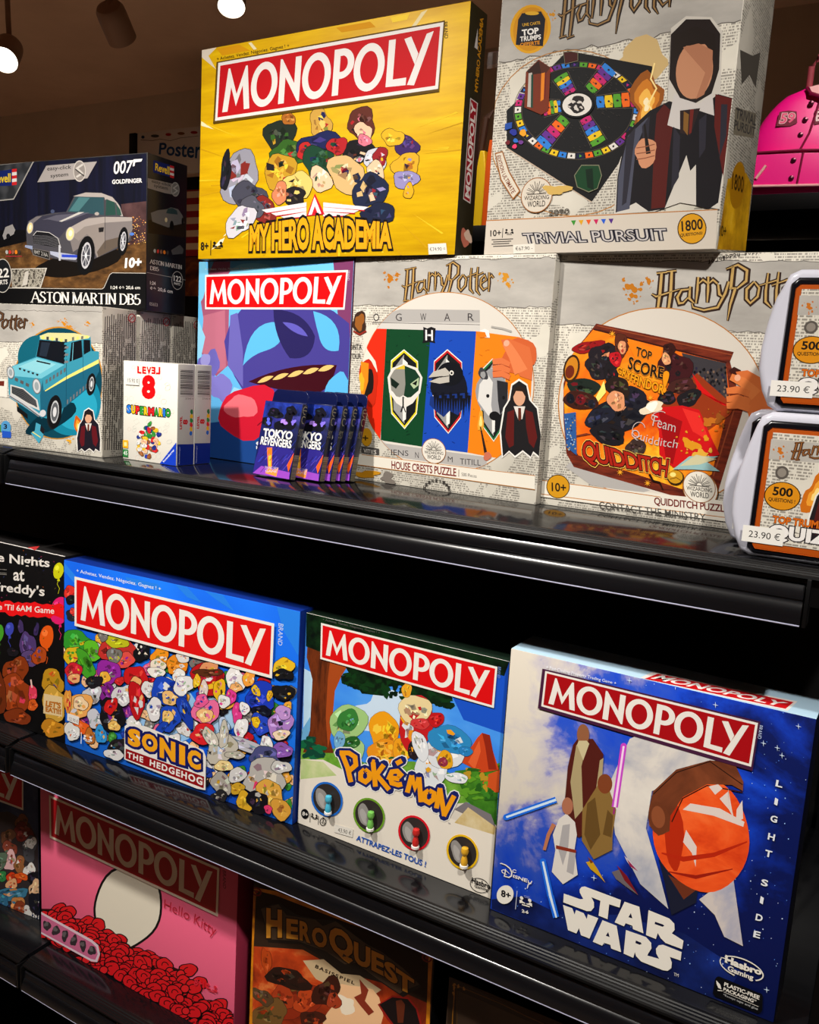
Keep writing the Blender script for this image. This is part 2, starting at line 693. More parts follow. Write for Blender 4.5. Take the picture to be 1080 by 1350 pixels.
def wizard_seal(a, c, r, rot=0, fill=(226, 218, 200), up=(0, -1), right=(1, 0)):
    """round cream seal with a rayed half sun over two lines of lettering"""
    c = np.array(c, float)
    R_, U_ = np.array(right, float) * r, np.array(up, float) * r
    def q(x, y):
        return tuple(c + R_ * x + U_ * y)
    a.poly([q(math.cos(t) * 1.0, math.sin(t) * 1.0) for t in [2 * PI * k / 32 for k in range(32)]], (150, 92, 40))
    a.poly([q(math.cos(t) * .95, math.sin(t) * .95) for t in [2 * PI * k / 32 for k in range(32)]], fill)
    dk = (40, 34, 30)
    for i in range(13):
        t = PI * (i + .5) / 13
        r1 = .72 if i % 2 else .6
        a.line([q(math.cos(t) * .16, .08 + math.sin(t) * .16), q(math.cos(t) * .68, .08 + math.sin(t) * r1)], r * .035, dk)
    a.line([q(-.6, .06), q(.6, .06)], r * .05, dk)
    a.text('WIZARDING', [q(-.78, -.26), q(.78, -.26)], [q(-.78, -.02), q(.78, -.02)], dk, .008)
    a.text('WORLD', [q(-.56, -.66), q(.56, -.66)], [q(-.56, -.32), q(.56, -.32)], dk, .01)


def people_icon(a, c, r, col, up=(0, -1), right=(1, 0)):
    """two players facing each other over a table"""
    c = np.array(c, float)
    R_, U_ = np.array(right, float) * r, np.array(up, float) * r
    def q(x, y):
        return tuple(c + R_ * x + U_ * y)
    for s in (-1, 1):
        a.poly([q(s * .62 + .26 * math.cos(t), .62 + .26 * math.sin(t)) for t in [2 * PI * k / 12 for k in range(12)]], col)
        a.poly([q(s * .95, -.25), q(s * .95, .22), q(s * .6, .34), q(s * .42, .08), q(s * .1, .02), q(s * .1, -.12), q(s * .55, -.12)], col)
    a.line([q(-.6, -.36), q(.6, -.36)], r * .16, col)


def barcode(a, p00, p10, p01, n=26, seed=3, col=(20, 18, 18)):
    """bars stacked along p00->p01, each spanning p00->p10"""
    p00, p10, p01 = [np.array(q, float) for q in (p00, p10, p01)]
    rnd = random.Random(seed)
    off = a.lay()
    t = 0.0
    while t < .97:
        wd = rnd.choice([.012, .02, .03])
        A = p00 + (p01 - p00) * t
        B = p00 + (p01 - p00) * min(1, t + wd)
        a.put([a.p(A), a.p(A + p10 - p00), a.p(B + p10 - p00), a.p(B)], [(0, 1, 2, 3)], col, off)
        t += wd + rnd.choice([.014, .02, .028])


class Carton:
    """a card box standing on a shelf: Empty at its front left bottom corner, a lid (or sleeve) and, where it shows, a tray"""
    def __init__(self, name, label, cat, group, loc, yaw, size, front, side, top=None, px=None, sidepx=None, toppx=None, tray=None, body='lid', bev=0.0012, lean=0.0):
        W, H, D = size
        self.W, self.H, self.D = size
        self.root = tag(empty(name, loc, yaw, -lean), label, cat, group)
        mb = MB()
        bm = bmesh.new()
        bmesh.ops.create_cube(bm, size=1)
        dl = D - (.004 if tray else 0)
        for v in bm.verts:
            v.co = Vector(((v.co.x + .5) * W, (v.co.y + .5) * dl, (v.co.z + .5) * H))
        bmesh.ops.bevel(bm, geom=bm.edges[:], offset=bev, segments=2, affect='EDGES', profile=0.5)
        bm.normal_update()
        top = top or side
        def pick(f):
            n = f.normal
            if n.y < -0.75: return front
            if n.z > 0.75: return top
            return side
        mb.from_bm(bm, pick)
        self.lid = mb.build(body, self.root)
        if tray:
            t = MB()
            t.box((.0025, dl - .004, .0025), (W - .0025, D, H - .0025), tray, .0006)
            t.build('tray', self.root)
        if px:
            self.front = Face(px, [(0, H), (W, H), (W, 0), (0, 0)], lambda u, v, o: (u, -o, v), (W, H))
        if sidepx:
            self.side = Face(sidepx, [(0, H), (D, H), (D, 0), (0, 0)], lambda u, v, o: (W + o, u, v), (D, H))
        if toppx:
            self.top = Face(toppx, [(0, D), (W, D), (W, 0), (0, 0)], lambda u, v, o: (u, v, H + o), (W, D))
# ------------------------------------------------------------------ room shell
FLOOR_Z, CEIL_Z = -1.16, 1.5
ceil_m = noise_ramp('ceiling_paint', 3, [(0.3, (196, 164, 140)), (0.7, (210, 178, 152))], rough=0.9, spec=0.1)
wall_m = noise_ramp('wall_paint', 4, [(0.3, (196, 176, 156)), (0.7, (208, 188, 166))], rough=0.9, spec=0.1)
floor_m = noise_ramp('brown_floor', 6, [(0.3, (112, 92, 76)), (0.7, (142, 118, 98))], mapscale=(1, 8, 1), rough=0.4, spec=0.3)
for nm, a, b, m in (('floor', (-6, -3, FLOOR_Z - .1), (4, 2.7, FLOOR_Z), floor_m),
                    ('ceiling', (-6, -3, CEIL_Z), (4, 2.8, CEIL_Z + .1), ceil_m),
                    ('wall_back', (-6, 2.7, FLOOR_Z), (4, 2.8, CEIL_Z), wall_m),
                    ('wall_front', (-6, -3.1, FLOOR_Z), (4, -3, CEIL_Z), wall_m),
                    ('wall_left', (-6.1, -3, FLOOR_Z), (-6, 2.7, CEIL_Z), wall_m),
                    ('wall_right', (4, -3, FLOOR_Z), (4.1, 2.7, CEIL_Z), wall_m)):
    q = MB()
    q.box(a, b, m)
    tag(q.build(nm), kind='structure')

# ------------------------------------------------------------------ the black display shelving
Z_TOP, Z_MID, Z_LOW = 0.0887, -0.3307, -0.7045
g = tag(empty('shelving_frame', (0.05, 0.57, FLOOR_Z)), 'black steel shelving frame with a solid back panel carrying the game shelves', 'shelving')
q = MB()
q.box((-1.6, 0.0, 0.0), (1.3, 0.02, Z_TOP - FLOOR_Z - .004), STEEL_BLACK, .002)
q.build('back_panel', g)
for x in (-1.54, -.53, .5, 1.24):
    q = MB()
    q.box((x - .02, -.02, 0), (x + .02, -.0005, Z_TOP - FLOOR_Z - .06), STEEL_BLACK, .002)
    for k in range(40):
        z = .06 + k * .028
        q.box((x - .004, -.0207, z), (x + .004, -.0198, z + .012), BLACKCARD)
    q.build('upright', g)
q = MB()
q.box((-1.55, .12, FLOOR_Z), (1.34, .5485, FLOOR_Z + .09), STEEL_BLACK, .003)
tag(q.build('plinth'), 'low black plinth at the foot of the shelving on the floor', 'plinth')


def shelf(x0, x1, z, y0, label, xr=None, end=True):
    """one shelf: board with ribbed lip, tilted price rail with a bright lower edge, end caps"""
    xr = xr or x1
    s = tag(empty('display_shelf', (x0, y0, z)), label, 'shelf', 'black display shelves')
    L = x1 - x0
    q = MB()
    q.box((0, .022, -.03), (L, .5495 - y0, 0), SHELF_GLOSS, .0012)
    q.build('shelf_board', s)
    q = MB()
    prof = [(.0222, 0), (.019, -.0002), (.018, -.0012), (.0155, -.0012), (.0145, -.0022), (.012, -.0022), (.011, -.0034), (.0085, -.0034),
            (.0075, -.0046), (.0045, -.0046), (.004, -.0066), (.010, -.0085), (.010, -.03), (.0222, -.03)]
    vs = [(X, y, zz) for X in (0, L) for y, zz in prof]
    n = len(prof)
    fs = [(i, (i + 1) % n, n + (i + 1) % n, n + i) for i in range(n)] + [tuple(range(n))[::-1], tuple(range(n, 2 * n))]
    q.add(vs, fs, STEEL_BLACK)
    q.build('ribbed_lip', s)
    Lr = xr - x0
    q = MB()
    prof = [(.0135, -.0088), (.0105, -.0112), (.0080, -.0145), (.0064, -.0185), (.0056, -.0225), (.0053, -.0245), (.0062, -.0252), (.0062, -.0260),
            (.0053, -.0266), (.0034, -.0292), (.0020, -.0328), (.0011, -.0370), (.0007, -.0410), (.0007, -.0442), (.0040, -.0448), (.0150, -.0130)]
    vs = [(X, y, zz) for X in (.003, Lr - .003) for y, zz in prof]
    n = len(prof)
    fs = [(i, (i + 1) % n, n + (i + 1) % n, n + i) for i in range(n)] + [tuple(range(n))[::-1], tuple(range(n, 2 * n))]
    q.add(vs, fs, RAIL, True)
    rail = q.build('price_rail', s)
    q = MB()
    q.tube([(.003, .0012, -.0450), (Lr - .003, .0012, -.0450)], .00075, RAIL_EDGE, 8)
    q.build('rail_edge_strip', rail)
    for X in ((.0, Lr) if end else (.0,)):
        q = MB()
        q.box((X - .0016 if X else 0, .001, -.046), (X + .0016, .022, -.0065), STEEL_BLACK, .0006)
        q.build('end_cap', rail)
    return s


shelf(-.478, .566, Z_TOP, .098, 'long glossy black top shelf under the puzzles and the card packs', xr=.516)
shelf(-1.46, -.486, Z_TOP, .098, 'end of the glossy black shelf left of the seam, under the silver car kit')
shelf(-.478, .56, Z_MID, .098, 'black middle shelf with the three boxes in blue and white standing on it')
shelf(-1.46, -.486, Z_MID, .098, 'black shelf end below the black box with balloons')
shelf(-.503, .56, Z_LOW, .128, 'black lowest shelf with the pink box standing on it')
shelf(-1.46, -.511, Z_LOW, .128, 'black lowest shelf end left of the seam, under the box with 12+')

# ------------------------------------------------------------------ ceiling spots on their track
lampw = mat('brown_grey_lamp_paint', (150, 118, 98), 0.55, 0.3)
lampd = mat('track_black', (18, 15, 13), 0.5, 0.3)
glow = bpy.data.materials.new('lamp_glow')
glow.use_nodes = True
_b = glow.node_tree.nodes['Principled BSDF']
_b.inputs['Emission Color'].default_value = (1.0, 0.98, 0.93, 1)
_b.inputs['Emission Strength'].default_value = 6.0
_b.inputs['Base Color'].default_value = (.8, .8, .8, 1)
refl_m = mat('lamp_reflector', (245, 240, 220), 0.25, 0.5, 0.3)
_b2 = refl_m.node_tree.nodes['Principled BSDF']
_b2.inputs['Emission Color'].default_value = (1.0, .95, .8, 1)
_b2.inputs['Emission Strength'].default_value = .7


def track_spot(loc, aim, r, L, label, stem_to):
    s = tag(empty('track_spotlight', loc), label, 'spotlight', 'ceiling track spotlights')
    d = (Vector(aim)).normalized()
    M = d.to_track_quat('Z', 'Y').to_matrix().to_4x4()
    q = MB()
    q.lathe([(0, -L * .5), (r * .55, -L * .5), (r * .82, -L * .46), (r * .97, -L * .36), (r, -L * .2), (r, L * .5), (r * .94, L * .5), (r * .94, L * .42)], lampw, M, 36)
    q.build('housing', s)
    q = MB()
    q.lathe([(r * .94, L * .485), (r * .90, L * .44), (r * .78, L * .36), (r * .7, L * .33)], refl_m, M, 36)
    q.build('reflector', s)
    q = MB()
    q.lathe([(r * .72, L * .335), (0, L * .335)], glow, M, 36)
    q.build('lens', s)
    q = MB()
    top = Vector((0, 0, stem_to - loc[2] - .047))
    b0 = M @ Vector((0, 0, -L * .42))
    q.tube([b0, Vector((b0.x * .6, b0.y * .6, top.z * .55)), Vector((b0.x * .3, b0.y * .3, top.z))], .009, lampw, 10)
    q.build('arm', s)
    q = MB()
    q.lathe([(0, 0), (.03, 0), (.03, .025), (0, .025)], lampw, Matrix.Translation(Vector((b0.x * .3, b0.y * .3, top.z))), 24)
    q.build('track_adapter', s)
    return s


track_spot((-2.365, 1.475, 1.245), (.5, -.60, -.72), .048, .115, 'lit ceiling spotlight cut by the left edge of the picture', CEIL_Z)
track_spot((-1.82, 1.475, 1.272), (-.26, .74, -.58), .047, .115, 'unlit-looking ceiling spotlight turned away, middle of the three', CEIL_Z)
track_spot((-1.335, 1.48, 1.292), (.34, -.36, -.86), .042, .115, 'bright ceiling spotlight above the yellow box', CEIL_Z)
q = MB()
q.box((-3.4, 1.45, CEIL_Z - .022), (-.4, 1.51, CEIL_Z - .0002), lampd, .002)
tag(q.build('lighting_track'), 'black lighting track on the ceiling holding the spotlights', 'track')

# ------------------------------------------------------------------ background: poster rack, shelves with bags

def stripes(nt, v):
    sx = nt.nodes.new('ShaderNodeSeparateXYZ')
    nt.links.new(v, sx.inputs[0])
    return ramp(nt, math_n(nt, 'FRACT', math_n(nt, 'MULTIPLY', sx.outputs['Z'], 19.0)), [(0.48, (150, 40, 38)), (0.52, (214, 190, 160))])


red_stripe = node_mat('red_cream_stripes', stripes, 0.7, 0.1)
pr = tag(empty('poster_rack', (-2.50, 2.2, FLOOR_Z)), 'dark poster rack with a white header board reading Posters, behind the black car kit', 'rack')
zf = -FLOOR_Z
q = MB()
q.box((-.04, -.01, 0), (.0, .05, 1.165 + zf), mat('rack_black', (14, 13, 13), .6, .2), .004)
q.box((.78, -.01, 0), (.82, .05, 1.165 + zf), MATS['rack_black'], .004)
q.build('rack_post', pr)
q = MB()
q.box((.001, 0, zf + .985), (.779, .02, zf + 1.165), mat('header_white', (196, 184, 172), .7, .15), .002)
hd = q.build('header_board', pr)
fa = Face([(183, 180), (263, 168), (263, 228), (183, 229)], [(0.012, .160), (.36, .163), (.365, .0), (.012, .012)],
          lambda u, v, o: (u, -o * 6, zf + 1.0 + v), (.775, .185))
a = Art(fa).K(5.19, 160, 160)
a.text('Posters', [(250, 250), (590, 292)], [(256, 166), (598, 148)], (14, 62, 110), .02)
for x, y, c, wd in ((145, 125, (40, 60, 90), 11), (225, 116, (60, 60, 60), 28), (316, 104, (150, 24, 24), 20), (405, 95, (120, 70, 20), 26), (498, 86, (150, 20, 24), 26)):
    a.ell((x, y), wd, 11, c)
a.line([(130, 145), (210, 150), (260, 138), (330, 150), (400, 128), (470, 120), (530, 112)], 4, (110, 100, 92))
a.build('header_print', hd)
q = MB()
q.box((.002, .05, .3), (.778, .07, zf + .98), MATS['rack_black'], .004)
q.build('rack_back', pr)
q = MB()
q.box((0, 0, 0), (.30, .012, .27), red_stripe, .001)
o = tag(q.build('striped_poster'), 'red and cream striped poster in the rack beside the black car kit', 'poster')
o.location = (-2.235, 2.20, .645)
q = MB()
q.box((0, 0, 0), (.30, .012, .16), noise_ramp('brown_poster_print', 14, [(.3, (52, 24, 12)), (.5, (122, 62, 24)), (.7, (176, 106, 30))], 4, 1.2), .001)
o = tag(q.build('brown_poster'), 'brown and orange poster in the rack under the striped one', 'poster')
o.location = (-2.235, 2.20, .48)

for nm, x0, x1, y0, z, lb in (('back_shelf', .0, 1.4, 1.44, .645, 'black shelf under the pink backpack'),
                              ('back_shelf', -1.05, -.2, 1.16, .549, 'dark shelf under the wrapped bags seen between the two top boxes')):
    s = tag(empty(nm, (x0, y0, FLOOR_Z)), lb, 'shelf', None)
    q = MB()
    q.box((0, 0, z + zf - .035), (x1 - x0, .4, z + zf), STEEL_BLACK, .002)
    q.build('shelf_board', s)
    q = MB()
    q.box((0, .39, 0), (x1 - x0, .41, z + zf - .036), STEEL_BLACK, .002)
    q.box((0, .02, 0), (x1 - x0, .38, .1), STEEL_BLACK, .002)
    q.build('back_panel', s)
    for X in (0.0, x1 - x0 - .03):
        q = MB()
        q.box((X, .03, .1), (X + .03, .389, z + zf - .036), STEEL_BLACK, .002)
        q.build('side_panel', s)

# pink varsity style backpack
pink = mat('pink_leatherette', (240, 14, 130), 0.38, 0.4)
pinkd = mat('deep_pink_trim', (120, 6, 50), 0.45, 0.3)
pinkl = mat('pale_pink', (238, 170, 170), 0.5, 0.3)
bp = tag(empty('backpack', (.272, 1.60, .6455), math.radians(8)), 'pink varsity jacket style backpack with a 59 patch on the black shelf', 'backpack')


def bag_body(w, d, z0, z1, m, y0=0, power=3.2, name='body'):
    vs, fs = [], []
    nz, n = 14, 40
    for i in range(nz + 1):
        t = i / nz
        z = z0 + (z1 - z0) * t
        k = 1.0 if t < .5 else math.sqrt(max(0, 1 - ((t - .5) / .5) ** 2)) * .72 + .28 * (1 - (t - .5) / .5) + .02
        if t < .06: k *= .94 + t
        for j in range(n):
            a = 2 * PI * j / n
            c, s_ = math.cos(a), math.sin(a)
            x = w / 2 * k * math.copysign(abs(c) ** (2 / power), c)
            y = y0 + d / 2 * (.55 + .45 * k) * math.copysign(abs(s_) ** (2 / power), s_)
            vs.append((x, y, z))
    for i in range(nz):
        for j in range(n):
            j2 = (j + 1) % n
            fs.append((i * n + j, i * n + j2, (i + 1) * n + j2, (i + 1) * n + j))
    fs += [tuple(range(n))[::-1], tuple(nz * n + j for j in range(n))]
    q = MB()
    q.add(vs, fs, m, True)
    return q.build(name, bp)


bag_body(.215, .09, .02, .252, pink)
bag_body(.20, .085, 0, .028, pinkd, 0, 3.2, 'base')
q = MB()
q.prism([(-.1, .03), (.1, .03), (.1, .10), (.094, .108), (-.094, .108), (-.1, .10)], -.064, -.04, pink, bev=.006)
pk = q.build('front_pocket', bp)
q = MB()
q.tube([(-.096, -.066, .106), (0, -.0675, .1085), (.096, -.066, .106)], .0026, pinkd, 8)
q.tube([(-.1, -.066, .034), (.1, -.066, .034)], .003, pinkl, 8)
q.tube([(-.001, -.0655, .033), (.004, -.0655, .104)], .0022, pinkd, 8)
q.tube([(-.088, -.066, .05), (-.07, -.066, .078)], .0032, pinkl, 8)
q.tube([(.052, -.066, .084), (.085, -.066, .044)], .0036, pinkl, 8)
for z in (.05, .088):
    q.lathe([(0, .004), (.005, .003), (.006, 0)], mat('snap', (70, 10, 34), .3, .5, .6), Matrix.Translation(Vector((-.014, -.065, z))) @ Matrix.Rotation(PI / 2, 4, 'X'), 14)
q.build('pocket_trim', pk)
q = MB()
q.tube([(.03, -.042, .238), (.022, -.046, .20), (.012, -.047, .15), (-.004, -.047, .112)], .0024, pinkd, 8)
for x, z in ((.008, .212), (.0, .178), (-.006, .146)):
    q.lathe([(0, .004), (.005, .003), (.006, 0)], MATS['snap'], Matrix.Translation(Vector((x, -.0455, z))) @ Matrix.Rotation(PI / 2, 4, 'X'), 14)
q.build('placket', bp)
q = MB()
q.tube([(-.004, -.035, .247), (.004, -.047, .232), (.03, -.049, .222), (.056, -.047, .232), (.064, -.035, .247)], .0042, pinkd, 8)
q.prism([(.0, .246), (.008, .232), (.03, .225), (.052, .232), (.06, .246), (.03, .252)], -.0455, -.03, pinkl)
q.build('collar', bp)
q = MB()
q.tube([(.0, 0, .246), (.0, -.004, .30), (.012, -.006, .318), (.05, -.006, .318), (.062, -.004, .30), (.062, 0, .246)], .0075, mat('handle_pink', (150, 60, 70), .6, .2), 10)
q.build('handle', bp)
fb = Face([(1018, 132), (1050, 130), (1047, 155), (1019, 156)], [(-.062, .198), (-.014, .198), (-.014, .158), (-.062, .158)], lambda u, v, o: (u, -.0456 - o, v), (9, 9))
fb.size = (9, 9)
fb2 = fb
a = Art(fb)
a._c = lambda uv: uv
a.K(4.82, 980, 60)
a.poly([(195, 440), (205, 350), (262, 340), (318, 345), (322, 420), (280, 440)], (122, 8, 48))
a.text('59', [(212, 428), (305, 418)], [(218, 358), (312, 354)], (240, 90, 130), .03, ((250, 214, 214), .03))
a.build('patch', bp)
a = Art(fb)
a._c = lambda uv: uv
a.K(4.82, 980, 60)
a.poly([(428, 430), (440, 340), (500, 325), (500, 420)], (122, 8, 48))
a.text('B', [(440, 412), (486, 405)], [(446, 344), (490, 338)], (250, 214, 214), .03)
a.build('patch', bp)

# wrapped toys/bags between the two top boxes
film = bpy.data.materials.new('clear_film')
film.use_nodes = True
_b = film.node_tree.nodes['Principled BSDF']
_b.inputs['Transmission Weight'].default_value = .9
_b.inputs['Roughness'].default_value = .12
_b.inputs['IOR'].default_value = 1.1
_b.inputs['Base Color'].default_value = (.95, .9, .9, 1)
wb = tag(empty('wrapped_bag', (-.325, 1.225, .5495)), 'colourful striped bag in clear film seen between the two top boxes', 'bag')
for i, (c, x) in enumerate((((20, 110, 70), -.05), ((236, 190, 20), -.026), ((230, 90, 20), -.004), ((210, 40, 40), .02), ((190, 120, 130), .045))):
    q = MB()
    q.prism([(x - .012, .0), (x + .012, 0), (x + .0125, .13), (x + .006, .20 - abs(x)), (x - .006, .20 - abs(x)), (x - .0125, .13)], 0, .05, mat('bag_stripe_%d' % i, c, .5, .3), bev=.004)
    q.build('stripe_panel', wb)
q = MB()
q.tube([(-.04, .02, .16), (-.03, .02, .25), (0, .02, .275), (.03, .02, .25), (.04, .02, .16)], .008, mat('bag_handle', (70, 42, 28), .6, .2), 8)
q.build('handle', wb)
# ================================================================== TOP SHELF
DK = (24, 20, 20)


def hooded(a, c, s, robe=(28, 24, 26), trim=(92, 24, 22), pale=(214, 160, 128), shirt=(220, 214, 206), hem=True):
    """plain cloaked stand-in: hood, blank oval, dark robe with maroon fronts"""
    x, y = c
    P = lambda u, v: (x + u * s, y + v * s)
    a.poly([P(-.42, -.2), P(-.3, -.8), P(0, -1.0), P(.32, -.8), P(.44, -.2), P(.72, .1), P(.86, 1.1), P(.84, 1.98), P(.5, 1.8), P(.4, 2.0), P(.1, 1.75), P(-.2, 1.98), P(-.42, 1.76), P(-.7, 1.99), P(-.78, 1.0), P(-.62, .1)], (236, 232, 224))
    a.poly([P(-.36, -.2), P(-.26, -.74), P(0, -.92), P(.28, -.74), P(.38, -.2), P(.66, .12), P(.8, 1.1), P(.78, 1.9), P(.5, 1.72), P(.4, 1.92), P(.1, 1.68), P(-.2, 1.9), P(-.42, 1.7), P(-.66, 1.92), P(-.72, 1.0), P(-.56, .12)], robe)
    a.poly([P(-.2, .16), P(-.46, .26), P(-.56, 1.2), P(-.42, 1.6), P(-.24, 1.5), P(-.22, .8)], trim)
    a.poly([P(.22, .16), P(.5, .26), P(.66, 1.2), P(.52, 1.6), P(.34, 1.4), P(.24, .8)], trim)
    a.ell(P(0, -.34), .23 * s, .36 * s, pale)
    a.poly([P(-.24, -.3), P(-.2, -.62), P(0, -.74), P(.2, -.62), P(.25, -.3), P(.12, -.52), P(-.12, -.54)], (40, 28, 22))
    a.poly([P(-.22, .04), P(.22, .04), P(.1, .52), P(-.06, .52)], shirt)
    a.poly([P(-.05, .1), P(.06, .1), P(.07, .5), P(-.01, .6), P(-.06, .5)], (96, 40, 26))


# ---- yellow game
YM = Carton('board_game_box', 'large yellow game box with a red title board, topmost on the left', 'board game', 'board games stacked on the top row',
            (-.2866, .2576, .3556), -.0237, (.3917, .2622, .0444), YELLOW, mat('olive_black_card', (40, 34, 18), .4, .3), None,
            [(265.5, 62), (620, 2), (598, 335), (261, 344.5)], [(620, 2), (646.7, 16.7), (625, 337), (598, 335)], tray=BLACKCARD)
a = Art(YM.front).K(2.7, 260, 0)
for pts, c in (([(14, 168), (70, 160), (40, 190), (68, 240), (14, 196)], (226, 214, 196)), ([(185, 145), (196, 143), (216, 168), (204, 170)], (240, 230, 190)),
               ([(800, 45), (822, 35), (782, 92), (766, 95)], (238, 222, 170)), ([(14, 428), (60, 458), (14, 445)], (244, 232, 190)),
               ([(52, 895), (108, 832), (92, 872)], (238, 230, 196)), ([(70, 165), (150, 150), (190, 172), (90, 190)], (222, 156, 10)),
               ([(500, 95), (620, 75), (640, 95), (520, 112)], (216, 150, 12)), ([(690, 60), (760, 48), (750, 70), (700, 80)], (252, 214, 60))):
    a.poly(pts, c)
for i in range(26):
    rnd = random.Random(i)
    t = rnd.uniform(0, 6.28)
    d1, d2 = rnd.uniform(330, 380), rnd.uniform(420, 560)
    cx, cy = 480, 600
    a.poly([(cx + d1 * math.cos(t), cy + d1 * .7 * math.sin(t)), (cx + d2 * math.cos(t + .02), cy + d2 * .7 * math.sin(t + .02)), (cx + d2 * math.cos(t + .035), cy + d2 * .7 * math.sin(t + .035))], (200, 152, 4) if i % 2 else (236, 196, 34))
a.text('+ Achetez. Vendez. Négociez. Gagnez ! +', [(72, 212), (334, 166)], [(70, 196), (332, 150)], (20, 16, 10), .004)
a.text('BRAND', [(876, 82), (880, 140)], [(890, 80), (893, 138)], (60, 44, 10))
PB = [(155, 630, 62, 96, (150, 148, 160), 10), (104, 610, 18, 70, (26, 26, 34), 8), (190, 700, 60, 52, (70, 70, 84)), (300, 480, 52, 62, (34, 44, 34)), (330, 545, 60, 50, (52, 96, 34)), (300, 610, 60, 60, (196, 150, 40), 30), (330, 420, 26, 22, (176, 104, 36)),
      (445, 440, 40, 52, (206, 160, 70)), (440, 520, 80, 50, (30, 36, 84)), (390, 540, 30, 30, (190, 40, 40)), (505, 520, 34, 34, (178, 34, 40)), (590, 440, 52, 54, (96, 44, 34)), (596, 470, 30, 34, (244, 196, 160)), (580, 540, 54, 46, (24, 22, 26)), (600, 500, 22, 22, (232, 120, 140)),
      (745, 520, 44, 40, (60, 36, 96)), (700, 490, 36, 32, (228, 178, 36)), (745, 590, 46, 46, (222, 170, 40)), (745, 640, 40, 36, (150, 140, 190)), (755, 680, 18, 26, (226, 170, 30)),
      (440, 580, 62, 56, (26, 66, 46)), (445, 640, 40, 44, (240, 198, 160)), (535, 620, 62, 68, (214, 178, 120)), (640, 570, 44, 40, (204, 204, 214)), (655, 560, 26, 34, (150, 30, 40)), (640, 610, 32, 34, (238, 196, 160)), (620, 680, 60, 62, (30, 38, 66)), (650, 760, 54, 40, (28, 34, 60)),
      (365, 660, 48, 52, (232, 200, 110)), (350, 700, 46, 30, (34, 30, 32)), (300, 690, 26, 40, (216, 130, 90)), (240, 750, 46, 50, (130, 40, 34)), (200, 740, 40, 40, (84, 84, 96)), (158, 790, 44, 62, (206, 202, 210), 35)]
a.pebbles(PB, (22, 18, 20), .13)
# winged emblem
for sgn in (-1, 1):
    for k in range(3):
        x0 = 425 + sgn * 30
        a.poly([(x0, 722 + k * 17), (425 + sgn * (190 - k * 34), 744 + k * 12 + sgn * -6), (425 + sgn * (170 - k * 34), 756 + k * 10 + sgn * -6), (x0, 738 + k * 17)], (232, 226, 226))
        a.line([(x0, 740 + k * 17), (425 + sgn * (176 - k * 34), 757 + k * 10 + sgn * -6)], 4, (190, 26, 40))
a.poly([(425, 690), (460, 765), (395, 772)], (206, 28, 44))
a.poly([(424, 702), (448, 762), (436, 764), (425, 735), (414, 766), (402, 768)], (240, 236, 236))
a.text('MY HERO ACADEMIA', [(190, 900), (696, 886)], [(192, 806), (430, 768), (698, 792)], (238, 164, 20), .04, ((20, 14, 14), .065), .95)
a.text('MY HERO', [(196, 862), (418, 850)], [(196, 812), (418, 776)], (250, 196, 40), .0) if False else None
a.text('8+', [(14, 898), (42, 896)], [(14, 868), (42, 866)], DK, .02)
a.line([(51, 862), (50, 915)], 2, DK)
people_icon(a, (76, 882), 19, DK)
a.build('cover_picture', YM.lid)
a = Art(YM.front).K(2.7, 260, 0)
YM.front.k += 20
a.poly([(822, 868), (884, 864), (888, 902), (824, 905)], (232, 226, 214))
a.text('€74.90 =', [(828, 893), (882, 890)], [(827, 880), (881, 876)], DK, .0)
a.build('price_sticker', YM.lid)
banner(YM.front, [(288.6, 80.4), (585.2, 30.4), (577.8, 118.1), (284.4, 158.5)], YM.lid, (196, 16, 26), (236, 230, 226), (.035, .13), (96, 70, 10))
a = Art(YM.side).K(3.97, 590, 0)
a.poly([(118, 500), (162, 520), (122, 1046), (80, 1030)], (206, 196, 190))
a.poly([(122, 508), (157, 524), (118, 1038), (84, 1024)], (150, 24, 36))
a.text('MONOPOLY', [(118, 1022), (152, 530)], [(90, 1012), (124, 518)], (226, 216, 210), .03)
a.text('MYHERO ACADEMIA', [(160, 466), (192, 84)], [(142, 462), (172, 78)], (196, 132, 20), .02, None, .9)
a.poly([(140, 240), (158, 140), (158, 250)], (196, 186, 180))
a.blob(92, 1230, 24, 50, (196, 110, 90), 0, .1)
a.blob(110, 1218, 22, 30, (222, 190, 170), 0, .2)
a.build('side_print', YM.lid)

# ---- trivia game
film_side = noise_ramp('aged_print_side', 16, [(.35, (92, 84, 72)), (.7, (150, 138, 118))], 5)
TP = Carton('board_game_box', 'large cream trivia game box picturing a black hexagonal board, in clear wrap', 'board game', 'board games stacked on the top row',
            (.1378, .2551, .3556), -.0697, (.251, .275, .1096), NEWS, NEWS_SHADED, CREAM,
            [(663.1, -20), (991.3, -90.5), (943.4, 328), (637.6, 336)], [(991.3, -90.5), (1025.1, -25.8), (981.3, 348), (943.4, 328)])
a = Art(TP.front).K(2.4, 630, 0)
top_ = jag((850, 66), (66, 196), 40, 7, 4)
a.poly([(82, -46), (868, -216), (850, 66)] + top_, PARCH)
a.line(top_, 3, (96, 90, 84))
a.ring((300, 420), 265, 262, 3, (176, 120, 56), -8)
a.blob(520, 190, 90, 60, (206, 176, 120), 10, .2)
pot_title(a, (250, 140), (622, 76), (258, -60), (150, 116, 72), (44, 34, 30))
a.ell((167, 92), 64, 78, (222, 160, 20), 12)
a.ell((167, 92), 54, 70, (206, 140, 12), 12)
a.poly([(128, 62), (140, 42), (200, 36), (214, 60), (206, 146), (120, 142)], (22, 22, 32))
a.ell((172, 42), 22, 6, (222, 170, 40))
a.text('UNE CARTE', [(142, 84), (198, 76)], [(141, 74), (197, 67)], (226, 170, 30), .01)
a.text('TOP', [(140, 114), (194, 106)], [(139, 94), (192, 86)], (240, 236, 230), .04)
